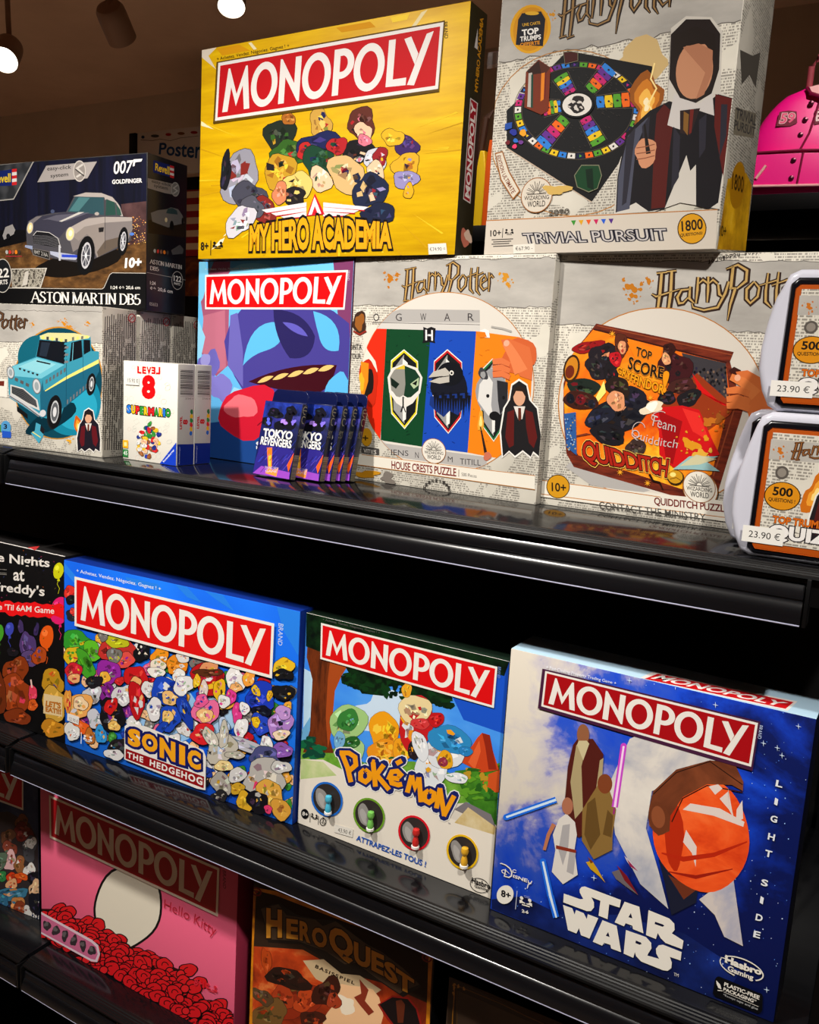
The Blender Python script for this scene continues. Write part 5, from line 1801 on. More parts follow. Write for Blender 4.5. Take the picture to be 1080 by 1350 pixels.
a.pebbles([(330, 600, 170, 110, (26, 26, 34), -10), (400, 500, 90, 70, (30, 30, 40), 20), (320, 440, 76, 60, (40, 28, 22), 10), (310, 520, 52, 62, (224, 150, 106), 6), (210, 620, 90, 54, (30, 32, 46), -30), (260, 720, 110, 60, (28, 26, 32), 10), (420, 800, 60, 50, (60, 44, 40))], (14, 12, 16), .09)
a.poly([(22, 740), (130, 715), (160, 722), (30, 748)], (120, 50, 30))
a.blob(520, 560, 80, 30, (236, 220, 190), -14, .2, 4)
a.blob(520, 552, 34, 26, (255, 250, 236), 0, .2, 4)
a.poly([(190, 500), (240, 400), (250, 470), (200, 530)], (250, 232, 120))
a.pebbles([(120, 440, 100, 50, (30, 40, 34), 8), (100, 520, 110, 50, (60, 26, 20), 8), (100, 515, 30, 30, (110, 20, 28)), (40, 510, 26, 30, (20, 20, 30)), (165, 540, 24, 26, (30, 30, 40))], (80, 40, 20), .06)
a.poly([(0, 600), (70, 590), (70, 850), (10, 800)], (44, 88, 150))
for k in range(40):
    rnd2 = random.Random(k)
    a.ell((rnd2.uniform(6, 66), rnd2.uniform(610, 820)), 4, 5, rnd2.choice([(190, 160, 90), (150, 180, 214), (30, 50, 110)]), 0, 6)
a.ell((50, 330), 46, 84, (56, 34, 16), 14)
a.ell((50, 330), 36, 70, (206, 130, 30), 14)
a.ell((40, 350), 26, 40, (110, 40, 20), 14)
for x, y, s_, c in ((750, 780, 44, (222, 150, 30)), (860, 640, 36, (196, 110, 30)), (800, 840, 40, (226, 170, 60)), (920, 620, 30, (150, 80, 24))):
    splatter(a, x, y, s_, c, int(x))
a.poly([(640, 930), (740, 850), (910, 850), (840, 880), (920, 940), (760, 930)], (150, 190, 190))
a.poly([(680, 910), (780, 840), (900, 866), (800, 900)], (206, 200, 160))
a.ell((656, 980), 50, 46, (50, 34, 10))
a.ell((654, 976), 44, 40, (206, 150, 30))
a.ell((640, 962), 18, 14, (252, 226, 130))
a.line([(620, 990), (660, 980), (690, 1000)], 4, (110, 70, 16))
# poster words
a.text('TOP', [(428, 250), (520, 276)], [(436, 194), (528, 226)], (34, 22, 16), .03, ((250, 170, 60), .02))
a.text('SCORE', [(380, 330), (474, 366), (592, 392)], [(392, 252), (490, 290), (596, 318)], (34, 22, 16), .03, ((250, 170, 60), .02))
a.text('!', [(580, 468), (604, 472)], [(590, 336), (632, 340)], (240, 150, 20), .05, ((40, 24, 12), .02))
a.text('GRYFFINDOR', [(316, 350), (440, 430), (590, 482)], [(322, 312), (450, 370), (600, 424)], (244, 160, 20), .03, ((70, 36, 10), .03))
def script(pts, w_=6, c=(206, 190, 180)):
    a.line(pts, w_, c)
a.text('Team', [(505, 664), (656, 706)], [(520, 600), (664, 650)], (206, 190, 186), -.006)
a.text('Quidditch', [(390, 742), (520, 792), (664, 812)], [(404, 686), (530, 734), (676, 752)], (206, 190, 186), -.006)
a.ring((440, 690), 36, 44, 4, (206, 190, 186), 20, 24, 40, 330)
a.ring((560, 610), 44, 26, 4, (206, 190, 186), -20, 24, 90, 350)
a.text('QUIDDITCH', [(96, 898), (300, 935), (480, 960), (600, 1000)], [(112, 752), (270, 800), (470, 850), (618, 870)], (170, 34, 18), .02, ((34, 16, 10), .045), .85, ((244, 196, 90), .07))
a.text('QUIDDITCH', [(96, 898), (300, 935), (480, 960), (600, 1000)], [(112, 752), (270, 800), (470, 850), (618, 870)], (226, 150, 60), -.025, None, .85) if False else None
a.line([(500, 960), (520, 1000), (560, 1010), (580, 1056)], [14, 12, 10, 4], (34, 16, 10))
for x, y in ((326, 950), (512, 500), (294, 122), (488, 1015)):
    for k in range(4):
        t = k * PI / 4 + .2
        a.line([(x - 20 * math.cos(t), y - 20 * math.sin(t)), (x, y), (x + 20 * math.cos(t), y + 20 * math.sin(t))], [1, 6, 1], (250, 170, 40))
# hand with the last piece
a.poly([(980, 330), (1010, 310), (1050, 330), (1054, 360), (1000, 360)], (60, 22, 16))
a.poly([(1020, 340), (1090, 330), (1180, 380), (1240, 480), (1240, 760), (1130, 700), (1080, 560), (1060, 440)], (214, 112, 56))
a.line([(990, 370), (1060, 400), (1140, 480)], [40, 56, 80], (224, 126, 66))
for y_ in (455, 505, 545):
    a.line([(964, y_), (1030, y_ - 8), (1100, y_ + 16)], [34, 44, 40], (220, 118, 60))
    a.line([(966, y_ + 22), (1030, y_ + 16), (1096, y_ + 36)], 3.5, (150, 60, 30))
a.ell((1030, 376), 18, 20, (240, 176, 140), 20)
a.poly([(900, 290), (940, 270), (990, 290), (970, 470), (940, 440), (960, 380), (920, 340)], (226, 216, 200)) if False else None
wizard_seal(a, (803, 1052), 106, 0, (230, 224, 210), (-.02, -1.0), (1.0, .1))
a.K(2.842, 700, 320)
a.poly([(22, 888), (210, 912), (1160, 1010), (1150, 1100), (14, 950)], (230, 224, 210))
a.line([(22, 888), (210, 912), (470, 950)], 3, (186, 120, 50))
a.line([(16, 940), (1150, 1082)], 3, (186, 120, 50))
wizard_seal(a, (617, 910), 62, 0, (230, 224, 210), (-.02, -1.0), (1.0, .1))
a.ell((86, 912), 44, 46, (60, 40, 16), 8)
a.ell((86, 912), 41, 43, (206, 146, 26), 8)
a.text('10+', [(62, 930), (116, 934)], [(62, 896), (116, 900)], (34, 24, 14), .02)
a.text('QUIDDITCH PUZZLE', [(446, 984), (726, 1014)], [(446, 950), (726, 980)], (110, 32, 26), .02, None, .95)
a.line([(741, 984), (740, 1014)], 3, (110, 60, 40))
a.text('1000 Pieces', [(760, 1010), (850, 1022)], [(760, 994), (850, 1004)], (60, 50, 46))
a.text('CONTACT THE MINISTRY', [(240, 996), (640, 1042)], [(238, 968), (640, 1014)], (84, 80, 74), .01)
a.build('cover_picture', QD.lid)

# ---- wrapped card packs
shine = mat('foil_blue', (16, 24, 70), .2, .6, .25)
packside = mat('pack_side', (22, 24, 40), .3, .5)
PKF = noise_ramp('pack_night', 40, [(.3, (8, 9, 26)), (.55, (20, 28, 92)), (.75, (54, 50, 150))], 5, .8)
PK = Carton('card_pack', 'front wrapped card pack in dark blue with white and purple print', 'card pack', 'wrapped dark blue card packs leaning in a row',
            (-.1163, .1785, .0909), -.1282, (.0634, .0905, .0098), PKF, packside, shine,
            [(356.8, 529), (407, 535.4), (384.3, 635.4), (337, 626)], [(407, 535.4), (417.4, 537), (397.7, 636), (384.3, 635.4)], body='carton', bev=.0007, lean=.2)
a = Art(PK.front).K(6.353, 330, 500)
a.poly([(166, 190), (490, 228), (470, 330), (140, 330)], noise_ramp('pack_sky', 60, [(.3, (8, 10, 30)), (.6, (26, 50, 150)), (.8, (120, 130, 230))], 4))
a.pebbles([(250, 300, 56, 50, (14, 14, 26)), (380, 300, 50, 60, (16, 14, 28)), (180, 370, 40, 50, (12, 12, 22)), (330, 400, 80, 60, (14, 14, 26))], None, .2)
a.blob(320, 375, 26, 22, (170, 130, 236), 0, .3)
a.blob(400, 380, 18, 22, (130, 110, 230), 0, .3)
a.blob(190, 370, 18, 26, (90, 100, 230), 0, .3)
a.poly([(70, 700), (120, 560), (360, 600), (420, 640), (350, 850), (50, 800)], (44, 36, 130))
a.poly([(175, 760), (170, 590), (215, 590), (205, 770)], (240, 120, 30))
a.poly([(180, 740), (180, 660), (205, 650), (198, 750)], (250, 190, 60))
a.poly([(330, 740), (400, 640), (390, 700), (340, 800)], (240, 90, 30))
a.poly([(48, 798), (120, 740), (350, 800), (345, 856)], (150, 70, 190))
a.poly([(150, 800), (190, 740), (210, 780), (260, 760), (240, 830)], (250, 150, 60))
rnd = random.Random(3)
for k in range(40):
    x, y = rnd.uniform(80, 380), rnd.uniform(560, 800)
    a.line([(x, y), (x + 40, y - 46)], 2.4, rnd.choice([(60, 80, 220), (110, 90, 220), (20, 20, 60)]))
a.text('TOKYO', [(138, 502), (380, 532)], [(150, 424), (396, 462)], (240, 238, 234), .04, ((20, 18, 30), .03))
a.text('REVENGERS', [(116, 562), (372, 604)], [(130, 494), (380, 536)], (240, 238, 234), .03, ((20, 18, 30), .03))
a.text('TRADING CARDS', [(146, 762), (256, 778)], [(150, 742), (260, 756)], (220, 200, 230), .0)
a.text('GAME', [(152, 792), (246, 800)], [(154, 770), (250, 782)], (220, 200, 230), .0)
a.build('cover_picture', PK.lid)
a = Art(PK.side).K(6.353, 330, 500)
barcode(a, (398, 620), (474, 618), (364, 860), 22, 5, (150, 140, 110))
a.poly([(394, 630), (400, 620), (366, 856), (362, 850)], (140, 130, 110))
a.ring((518, 270), 24, 26, 7, (150, 140, 116), 20, 18, 60, 300)
a.line([(500, 268), (538, 272)], 6, (150, 140, 116))
a.ring((506, 336), 22, 26, 7, (150, 140, 116), 20, 18, 60, 300)
a.text('UK', [(458, 460), (486, 400)], [(438, 452), (462, 392)], (140, 132, 110), .0)
a.text('CA', [(484, 464), (508, 404)], [(464, 456), (490, 396)], (140, 132, 110), .0)
a.build('side_print', PK.lid)
q = MB()
q.prism([(.002, .0), (.0614, 0), (.0606, .012), (.055, .0165), (.008, .0165), (.0028, .012)], .0092, .0098, shine, bev=.0004)
q.box((.003, .008, -.002), (.0604, .0098, .002), shine, .0005)
ht = q.build('hang_flap', PK.root)
ht.location = (0, 0, .0905)
PACKS = [(-.0862, .1955), (-.0779, .2063), (-.0712, .2171), (-.0648, .2279)]
for (x_, y_), lb in zip(PACKS, ('second wrapped card pack, half hidden behind the front one with the white title', 'third wrapped card pack from the front, only its narrow side showing', 'fourth wrapped card pack from the front, its side with a reddish sheen', 'rearmost wrapped card pack, touching the banner puzzle')):
    c_ = copy_tree(PK.root)
    c_.location = (x_, y_, .0909)
    c_['label'] = lb

# ---- white quiz cases
CASEW = mat('white_case_plastic', (196, 196, 208), .22, .5)
CASED = mat('case_black_rim', (10, 10, 16), .2, .55)
CASEO = mat('case_amber_tray', (170, 74, 16), .3, .4)


def quiz_case(loc, H, label, px, rot=0, Wd=.118):
    """plastic travel case: white shell with bulged grips, black window rim, amber tray, printed card behind the window, price sticker"""
    r = tag(empty('quiz_case', loc, rot), label, 'quiz game', 'white plastic quiz cases')
    h = H
    left = [(.010, 0.0), (.002, .004), (-.004, .016), (-.0085, .034), (-.0085, .052), (-.006, .072), (-.0015, .092), (.0035, h - .012), (.007, h - .004), (.015, h)]
    right = [(Wd - x, z) for x, z in left]
    q = MB()
    q.prism(left + right[::-1], 0, .05, CASEW, bev=.006)
    sh = q.build('case_shell', r)
    q = MB()
    q.prism([(.014, .003), (Wd - .014, .003), (Wd - .008, .008), (Wd - .0095, h - .012), (Wd - .015, h - .007), (.015, h - .007), (.0095, h - .012), (.008, .008)], -.0035, .004, CASED, bev=.003)
    q.build('window_rim', r)
    q = MB()
    q.prism([(.015, .0075), (Wd - .015, .0075), (Wd - .0125, .011), (Wd - .0135, h - .016), (Wd - .017, h - .0125), (.017, h - .0125), (.0135, h - .016), (.0125, .011)], -.0041, -.0036, CASEO, bev=.001)
    q.build('window_tray', r)
    q = MB()
    q.prism([(.0165, .0135), (Wd - .0165, .0135), (Wd - .018, h - .0165), (.018, h - .0165)], -.0046, -.0042, NEWS)
    cd = q.build('card_print', r)
    q = MB()
    q.prism([(Wd * .36, h + .0004), (Wd * .64, h + .0004), (Wd * .6, h + .0065), (Wd * .4, h + .0065)], .012, .038, CASED, bev=.0015)
    if h > .118:
        pass
    # print on the card
    w0, w1, z0, z1 = .0165, Wd - .0165, .0135, h - .0165
    fc = Face([(0, 0), (1, 0), (1, 1), (0, 1)], [(0, z1 - z0), (w1 - w0, z1 - z0), (w1 - w0, 0), (0, 0)], lambda u, v, o: (w0 + u, -.0046 - o, z0 + v), (w1 - w0, z1 - z0))
    a = Art(fc).K(100, 0, 0)
    a.p = lambda q_: fc.uv((q_[0] / 100.0, q_[1] / 100.0))
    a.poly([(0, 6), (100, 6), (100, 22), (0, 24)], PARCH)
    splatter(a, 10, 16, 3, (196, 110, 30), 3)
    pot_title(a, (19, 24), (82, 22), (20, 5), (150, 96, 50), (70, 40, 26))
    a.ell((14, 35), 6, 6, (90, 84, 78))
    a.ell((14, 35), 4, 4, (140, 132, 122))
    for k, (c, rr) in enumerate((((206, 110, 20), 1), ((240, 160, 50), .6), ((254, 220, 130), .3))):
        a.blob(46, 52, 12 * rr, 16 * rr, c, 20, .25, 3)
    hooded(a, (60, 50), 23, (34, 28, 32), (84, 26, 24))
    a.ell((17, 56), 16.5, 13, (60, 38, 12))
    a.ell((17, 56), 15.5, 12.2, (216, 140, 22))
    a.text('500', [(8, 56), (26, 56)], [(8, 48), (26, 48)], (30, 22, 14), .03)
    a.text('QUESTIONS !', [(5, 62), (29, 62)], [(5, 58), (29, 58)], (30, 22, 14), .02)
    a.text('TOP TRUMPS', [(11, 81), (60, 81)], [(11, 74), (60, 74)], (214, 104, 20), .04, ((44, 22, 10), .03))
    a.text('QUIZ', [(9, 97), (63, 97)], [(9, 82), (63, 82)], (238, 234, 230), .05, ((40, 34, 40), .05))
    a.build('card_art', cd)
    fc.k += 10
    a = Art(fc).K(100, 0, 0)
    a._c = lambda uv: uv
    a.poly([(-15, 86), (23, 86), (23, 101), (-15, 101)], (236, 233, 226))
    a.text('23.90 €', [(-9, 96.5), (20, 96.5)], [(-9, 90), (20, 90)], (30, 28, 28), .0)
    a.build('price_sticker', cd)
    return r


quiz_case((.4545, .130, .0889), .1215, 'lower white quiz case standing at the shelf edge, whole price sticker showing', None)
quiz_case((.4610, .140, .2106), .1150, 'upper white quiz case stacked on the lower one, cut by the picture edge', None)
quiz_case((.4365, .190, .0889), .1215, 'white quiz case standing behind the lower one, in its shade', None)
# ================================================================== MIDDLE SHELF
def age_players(a, t8, size, col, line, icon, r, up=(0, -1), right=(1, 0)):
    a.text('8+', *t8, col, .03)
    a.line(line, size, col)
    people_icon(a, icon, r, col, up, right)


# ---- black balloon game
FN = Carton('board_game_box', 'black game box with balloons and white lettering, cut by the left edge', 'board game', None,
            (-.6882, .1418, -.3305), .0184, (.269, .2742, .06), mat('charcoal_cover', (12, 11, 12), .42, .25), BLACKCARD, mat('worn_white_edge', (26, 24, 24), .5, .2),
            [(-75.7, 697.8), (84.8, 734), (85.6, 985), (-68.9, 927.9)], None, [(-28.0, 691.2), (130.2, 724.6), (84.8, 734), (-75.7, 697.8)])
a = Art(FN.top).K(1, 0, 0)
a.polyuv([(.0008, .0008), (.268, .0008), (.268, .004), (.0008, .004)], (232, 226, 220))
a.poly([(36, 721), (52, 719), (46, 725)], (190, 50, 50))
a.build('top_edge_print', FN.lid)
a = Art(FN.front).K(8.44, 0, 700)
for pts, c in (((655, 445, 58, 92), (206, 206, 20)), ((672, 900, 108, 160), (226, 30, 110)), ((522, 1200, 78, 132), (230, 90, 20)), ((108, 1110, 46, 80), (60, 70, 180)), ((-10, 1160, 50, 108), (70, 160, 40))):
    x, y, rx, ry = pts
    a.blob(x, y, rx, ry, c, 8, .03, 2)
    a.blob(x - rx * .25, y - ry * .35, rx * .4, ry * .3, tuple(min(255, v + 34) for v in c), 8, .05, 2)
    a.poly([(x - 8, y + ry - 4), (x + 12, y + ry - 4), (x + 18, y + ry + 26), (x - 14, y + ry + 26)], c)
    a.line([(x, y + ry + 20), (x - 14, y + ry + 60), (x + 12, y + ry + 110), (x - 4, y + ry + 170)], 5, c)
rj = random.Random(3)
band_t = [(-300 + k * 46, 770 + k * 2.6 + rj.uniform(-16, 22)) for k in range(23)] + [(712, 806)]
band_b = [(712, 1000)] + [(690 - k * 45, 980 - k * 3 + rj.uniform(-24, 24)) for k in range(23)]
a.poly(band_t + band_b, (238, 22, 26))
for s_, b_, t_ in (('Five Nights', [(-210, 340), (170, 400), (556, 438)], [(-210, 214), (170, 264), (560, 306)]), ('at', [(152, 556), (276, 570)], [(154, 440), (276, 440)]), ("Freddy's", [(-62, 702), (498, 770)], [(-58, 570), (504, 622)])):
    a.text(s_, b_, t_, (234, 228, 220), .02)
a.text("Survive 'Til 6AM Game", [(-220, 872), (606, 936)], [(-216, 806), (608, 862)], (240, 234, 226), .012)
rnd = random.Random(9)
for k in range(44):
    x, y = rnd.uniform(-250, 700), rnd.uniform(180, 1350)
    a.poly([(x, y), (x + rnd.uniform(-16, 16), y + 16), (x + 14, y + rnd.uniform(-8, 12))], rnd.choice([(110, 100, 20), (40, 70, 40), (130, 60, 20), (50, 60, 110), (120, 30, 70)]))
for k in range(30):
    x, y = rnd.uniform(380, 560), rnd.uniform(330, 780)
    a.line([(x, y), (x + rnd.uniform(8, 26), y + 2)], 3, (12, 11, 12))
for y_ in (430, 470, 486):
    a.line([(0, y_), (80, y_ + 5)], 3, (190, 184, 176))
a.K(2.571, 0, 700)
a.pebbles([(95, 395, 26, 50, (78, 56, 110)), (100, 440, 30, 26, (90, 68, 120)), (72, 330, 10, 22, (64, 48, 96), -10), (125, 340, 9, 20, (56, 42, 88), 12), (135, 430, 24, 30, (176, 70, 24)), (55, 480, 42, 46, (136, 54, 18)), (55, 560, 50, 70, (148, 58, 20)), (-10, 560, 36, 70, (110, 44, 16)), (60, 640, 46, 26, (128, 50, 18)),
           (180, 520, 38, 44, (190, 140, 30)), (185, 600, 44, 60, (206, 160, 60)), (180, 680, 40, 30, (196, 130, 30)), (112, 560, 16, 26, (226, 60, 90)), (112, 600, 18, 18, (214, 90, 30)), (44, 418, 18, 16, (26, 24, 30))], (10, 8, 10), .12)
a.poly([(150, 560), (212, 572), (212, 640), (148, 628)], (226, 200, 150))
a.text("LET'S", [(156, 604), (206, 612)], [(158, 584), (208, 592)], (196, 110, 20), .03, ((60, 26, 10), .02))
a.text('EAT!!!', [(156, 622), (208, 632)], [(156, 606), (208, 614)], (196, 110, 20), .03, ((60, 26, 10), .02))
a.line([(106, 512), (110, 540)], 5, (236, 200, 190))
a.build('cover_picture', FN.lid)

# ---- blue crowd game
SO = Carton('board_game_box', 'bright blue wide game box crowded with colour patches, right of the black balloon box', 'board game', 'games with a red title board on the middle shelf',
            (-.4182, .1458, -.3305), .0311, (.3975, .2708, .05), noise_ramp('royal_blue_rays', 6, [(.35, (16, 84, 214)), (.6, (26, 116, 236)), (.7, (20, 92, 224))], 1, 0, (1, 1, .3), (0, .8, 0)), mat('deep_blue_card', (14, 44, 130), .4, .3), None,
            [(84.8, 735), (396, 804), (386, 1088), (86.3, 986)], None, tray=BLACKCARD)
a = Art(SO.front).K(2.571, 0, 700)
for pts in ([(218, 100), (262, 150), (262, 180), (218, 130)], [(430, 150), (540, 175), (560, 200), (440, 172)], [(700, 190), (760, 205), (800, 270), (740, 230)], [(940, 250), (1018, 270), (1014, 420), (960, 330)], [(600, 168), (640, 178), (690, 240), (640, 220)]):
    a.poly(pts, (40, 132, 242))
a.text('+ Achetez. Vendez. Négociez. Gagnez ! +', [(262, 138), (552, 202)], [(262, 122), (552, 186)], (236, 240, 246), .006)
a.text('BRAND', [(946, 308), (944, 382)], [(962, 312), (958, 386)], (206, 220, 244))
a.pebbles([(240, 205, 20, 26, (226, 50, 40)), (244, 230, 18, 16, (24, 22, 26)), (246, 285, 20, 18, (40, 40, 46)), (250, 270, 12, 10, (226, 60, 50))], (14, 20, 50), .1)
a.K(3.375, 80, 820)
a.blob(480, 420, 160, 110, (150, 196, 240), 0, .14)
a.blob(700, 420, 90, 90, (170, 206, 240), 0, .14)
CROWD = [(85, 90, 66, 56, (50, 150, 44), 20), (150, 130, 46, 44, (96, 190, 40)), (60, 150, 40, 40, (222, 184, 30)), (120, 190, 34, 70, (70, 160, 40), -30), (265, 120, 76, 66, (196, 50, 44)), (262, 86, 50, 30, (190, 190, 30)), (300, 170, 40, 36, (226, 80, 70)), (250, 150, 30, 40, (120, 116, 110)), (375, 130, 36, 44, (22, 22, 26)), (200, 60, 22, 24, (120, 116, 112), 30),
         (66, 230, 42, 44, (206, 34, 50)), (70, 255, 24, 24, (236, 170, 110)), (225, 225, 60, 50, (150, 40, 160), -10), (205, 250, 24, 30, (240, 176, 60)), (215, 320, 30, 46, (130, 36, 140)), (150, 330, 40, 46, (200, 200, 206)), (160, 270, 34, 30, (30, 28, 34)), (290, 330, 46, 50, (214, 214, 216)), (275, 265, 22, 18, (206, 40, 40)),
         (350, 250, 52, 56, (204, 26, 30)), (346, 272, 26, 26, (238, 176, 110)), (350, 350, 36, 80, (190, 22, 28)), (410, 300, 34, 40, (226, 224, 224)), (455, 160, 44, 44, (244, 150, 30)), (446, 190, 32, 30, (240, 226, 206)), (440, 225, 36, 26, (240, 236, 226)), (530, 190, 50, 40, (238, 140, 30), -20), (560, 150, 34, 26, (226, 222, 218)), (540, 235, 30, 26, (238, 236, 230)),
         (90, 380, 56, 62, (240, 170, 90)), (98, 370, 30, 34, (246, 214, 170)), (40, 360, 16, 60, (226, 150, 60)), (90, 480, 46, 36, (236, 96, 30)), (165, 440, 36, 44, (206, 206, 216)), (60, 500, 34, 40, (226, 226, 222)), (190, 510, 28, 38, (50, 150, 220)), (140, 520, 24, 34, (190, 110, 40)), (240, 420, 62, 66, (24, 22, 26)), (236, 380, 26, 40, (206, 30, 30), 16), (250, 470, 30, 20, (240, 190, 100)), (270, 570, 50, 40, (34, 30, 34)), (250, 600, 44, 24, (222, 220, 220)),
         (490, 310, 70, 66, (26, 70, 190)), (500, 340, 34, 34, (240, 190, 120)), (560, 280, 44, 44, (232, 230, 230)), (430, 390, 34, 50, (228, 226, 228)), (500, 430, 52, 54, (30, 74, 196)), (490, 425, 22, 34, (244, 200, 120)), (570, 400, 30, 70, (24, 60, 170), -16), (460, 480, 18, 40, (26, 66, 180), 40),
         (670, 250, 74, 70, (190, 26, 30)), (672, 205, 40, 34, (226, 150, 100)), (670, 222, 60, 18, (90, 46, 24)), (720, 300, 30, 46, (236, 186, 30)), (650, 300, 20, 40, (226, 210, 200)), (620, 260, 16, 30, (240, 190, 40)), (660, 400, 56, 60, (236, 110, 160)), (656, 415, 32, 34, (246, 190, 130)), (640, 350, 34, 26, (232, 90, 150), -20), (650, 500, 60, 44, (222, 36, 44)), (740, 460, 22, 40, (190, 210, 240)),
         (790, 250, 44, 50, (240, 236, 234)), (850, 240, 28, 40, (246, 160, 60), 10), (790, 290, 26, 22, (246, 180, 110)), (770, 330, 26, 30, (226, 60, 150)), (800, 400, 26, 44, (226, 60, 140)), (815, 470, 30, 46, (236, 234, 236)), (740, 350, 30, 26, (236, 234, 234)), (830, 380, 24, 26, (240, 238, 240)), (900, 330, 66, 66, (30, 60, 190)), (880, 300, 18, 24, (234, 190, 40), -20), (940, 320, 14, 22, (230, 180, 40), 10), (905, 390, 40, 24, (20, 22, 40)), (900, 450, 40, 50, (36, 70, 196)), (880, 440, 20, 22, (234, 186, 30)),
         (985, 450, 52, 60, (176, 130, 206)), (990, 495, 34, 24, (246, 220, 190)), (1000, 395, 34, 30, (196, 150, 216)), (925, 540, 24, 44, (232, 230, 232)), (995, 565, 50, 30, (140, 90, 180)), (820, 540, 90, 30, (190, 190, 200), 18), (920, 600, 70, 46, (76, 80, 130)), (920, 690, 96, 80, (186, 182, 176)), (990, 640, 40, 30, (206, 204, 200)), (945, 760, 50, 70, (226, 170, 70), -20), (990, 830, 44, 46, (220, 160, 60)),
         (730, 560, 66, 70, (196, 190, 176)), (680, 510, 24, 50, (206, 200, 186), -30), (740, 500, 22, 56, (200, 194, 180), 4), (790, 590, 40, 18, (190, 184, 170)), (740, 640, 36, 26, (240, 214, 150)), (730, 720, 44, 50, (170, 164, 154)), (800, 680, 36, 36, (214, 212, 210)), (800, 740, 30, 26, (206, 160, 40)), (720, 780, 34, 30, (40, 38, 40)), (830, 800, 34, 46, (220, 170, 40)), (890, 800, 44, 52, (22, 20, 26)), (935, 830, 18, 18, (226, 60, 110)), (1000, 190, 44, 40, (236, 190, 40)), (1000, 225, 40, 24, (24, 24, 28)), (1000, 305, 44, 36, (26, 26, 30))]
rnd = random.Random(77)
FILL = []
for k in range(150):
    x, y = rnd.uniform(30, 1040), 0
    y0_, y1_ = max(40, -20 + (x - 100) * .26 + 40), min(520 + (x - 20) * .36, 900)
    y = rnd.uniform(y0_ + 20, y1_ - 30)
    FILL.append((x, y, rnd.uniform(16, 34), rnd.uniform(16, 34), rnd.choice([(24, 22, 28), (226, 224, 224), (196, 26, 34), (240, 170, 60), (30, 60, 160), (120, 40, 140), (120, 116, 112), (240, 190, 140), (60, 140, 50), (230, 100, 150)]), rnd.uniform(0, 180)))
a.pebbles(FILL, (18, 16, 24), .16, 1.08)
a.pebbles(CROWD, (18, 16, 24), .13, 1.1)
a.poly([(300, 470), (320, 452), (400, 470), (520, 520), (650, 570), (662, 600), (660, 752), (620, 745), (298, 620)], (236, 232, 226))
a.K(7.2, 150, 940)
for s_, x0, x1, y0, y1, l0, l1 in (('S', 166, 288, 150, 176, 318, 352), ('O', 300, 452, 190, 226, 360, 400), ('N', 470, 620, 236, 286, 430, 478), ('I', 655, 712, 300, 322, 492, 508), ('C', 735, 862, 336, 376, 520, 556)):
    a.text(s_, [(x0, l0), (x1, l1)], [(x0, y0), (x1, y1)], (244, 156, 20), .06, ((20, 26, 96), .12))
for s_, x0, x1, y0, y1, l0, l1 in (('S', 166, 288, 150, 176, 318, 352), ('O', 300, 452, 190, 226, 360, 400), ('N', 470, 620, 236, 286, 430, 478), ('I', 655, 712, 300, 322, 492, 508), ('C', 735, 862, 336, 376, 520, 556)):
    a.text(s_, [(x0 + 2, l0 - 4), (x1 - 2, l1 - 4)], [(x0 + 2, y0 + 2), (x1 - 2, y1 + 2)], (246, 168, 26), .055)
a.poly([(146, 354), (892, 610), (888, 722), (144, 452)], (150, 14, 20))
a.text('THE', [(160, 438), (312, 490)], [(162, 384), (314, 432)], (240, 236, 230), .035, None, 1.25)
a.text('HEDGEHOG', [(374, 514), (876, 696)], [(378, 452), (878, 624)], (240, 236, 230), .035, None, 1.2)
a.text('TM', [(912, 386), (956, 396)], [(914, 354), (958, 362)], (24, 22, 30), .02)
a.K(2.571, 0, 700)
age_players(a, ([(254, 706), (278, 714)], [(254, 682), (278, 690)]), 2.5, (244, 244, 246), [(285, 690), (284, 730)], (307, 715), 16, (.02, -1), (1, .25))
a.build('cover_picture', SO.lid)
SO.front.k += 10
a = Art(SO.front).K(8.31, 0, 930)
a.poly([(765, 104), (898, 146), (890, 236), (762, 186)], (234, 231, 226))
a.text('52.90 €', [(786, 186), (884, 216)], [(788, 146), (886, 178)], (120, 110, 110), .0)
a.build('price_sticker', SO.lid)
banner(SO.front, [(101.9, 757.4), (364.5, 819.5), (361.7, 892.3), (101.9, 824)], SO.lid, (224, 18, 18), (242, 238, 230))

# ---- landscape game with four windows
PO = Carton('board_game_box', 'square game box with a tree and volcano landscape and four round windows', 'board game', 'games with a red title board on the middle shelf',
            (-.0193, .167, -.3305), -.0201, (.2638, .268, .06), mat('cream_cover', (226, 218, 204), .42, .25), mat('leaf_side', (24, 40, 30), .4, .3), None,
            [(403.6, 807.3), (672, 869), (645.8, 1184), (394, 1089)], None, tray=BLACKCARD)
a = Art(PO.front).K(3.375, 380, 800)
a.poly([(70, 20), (985, 225), (940, 960), (800, 880), (560, 700), (340, 720), (60, 690)], noise_ramp('bright_sky', 7, [(.3, (28, 104, 226)), (.6, (70, 150, 240)), (.85, (130, 190, 246))], 3, 0, (1, 1, 2)))
a.poly([(600, 120), (985, 225), (960, 560), (780, 500), (700, 330)], (26, 84, 206))
a.blob(420, 470, 130, 90, (206, 228, 248), 0, .18)
a.poly([(70, 280), (110, 300), (120, 560), (70, 560)], (190, 224, 246))
a.poly([(60, 560), (100, 500), (130, 560), (130, 640), (60, 640)], (110, 176, 220))
# ground
GRS = noise_ramp('meadow_print', 40, [(.3, (60, 120, 30)), (.6, (120, 176, 60)), (.8, (86, 146, 40))], 4)
a.poly([(60, 640), (240, 640), (340, 700), (560, 690), (720, 740), (940, 690), (930, 960), (800, 870), (700, 880), (420, 800), (60, 760)], GRS)
a.poly([(740, 730), (940, 700), (925, 970), (790, 860)], noise_ramp('dark_meadow', 40, [(.3, (30, 84, 20)), (.7, (74, 140, 36))], 4))
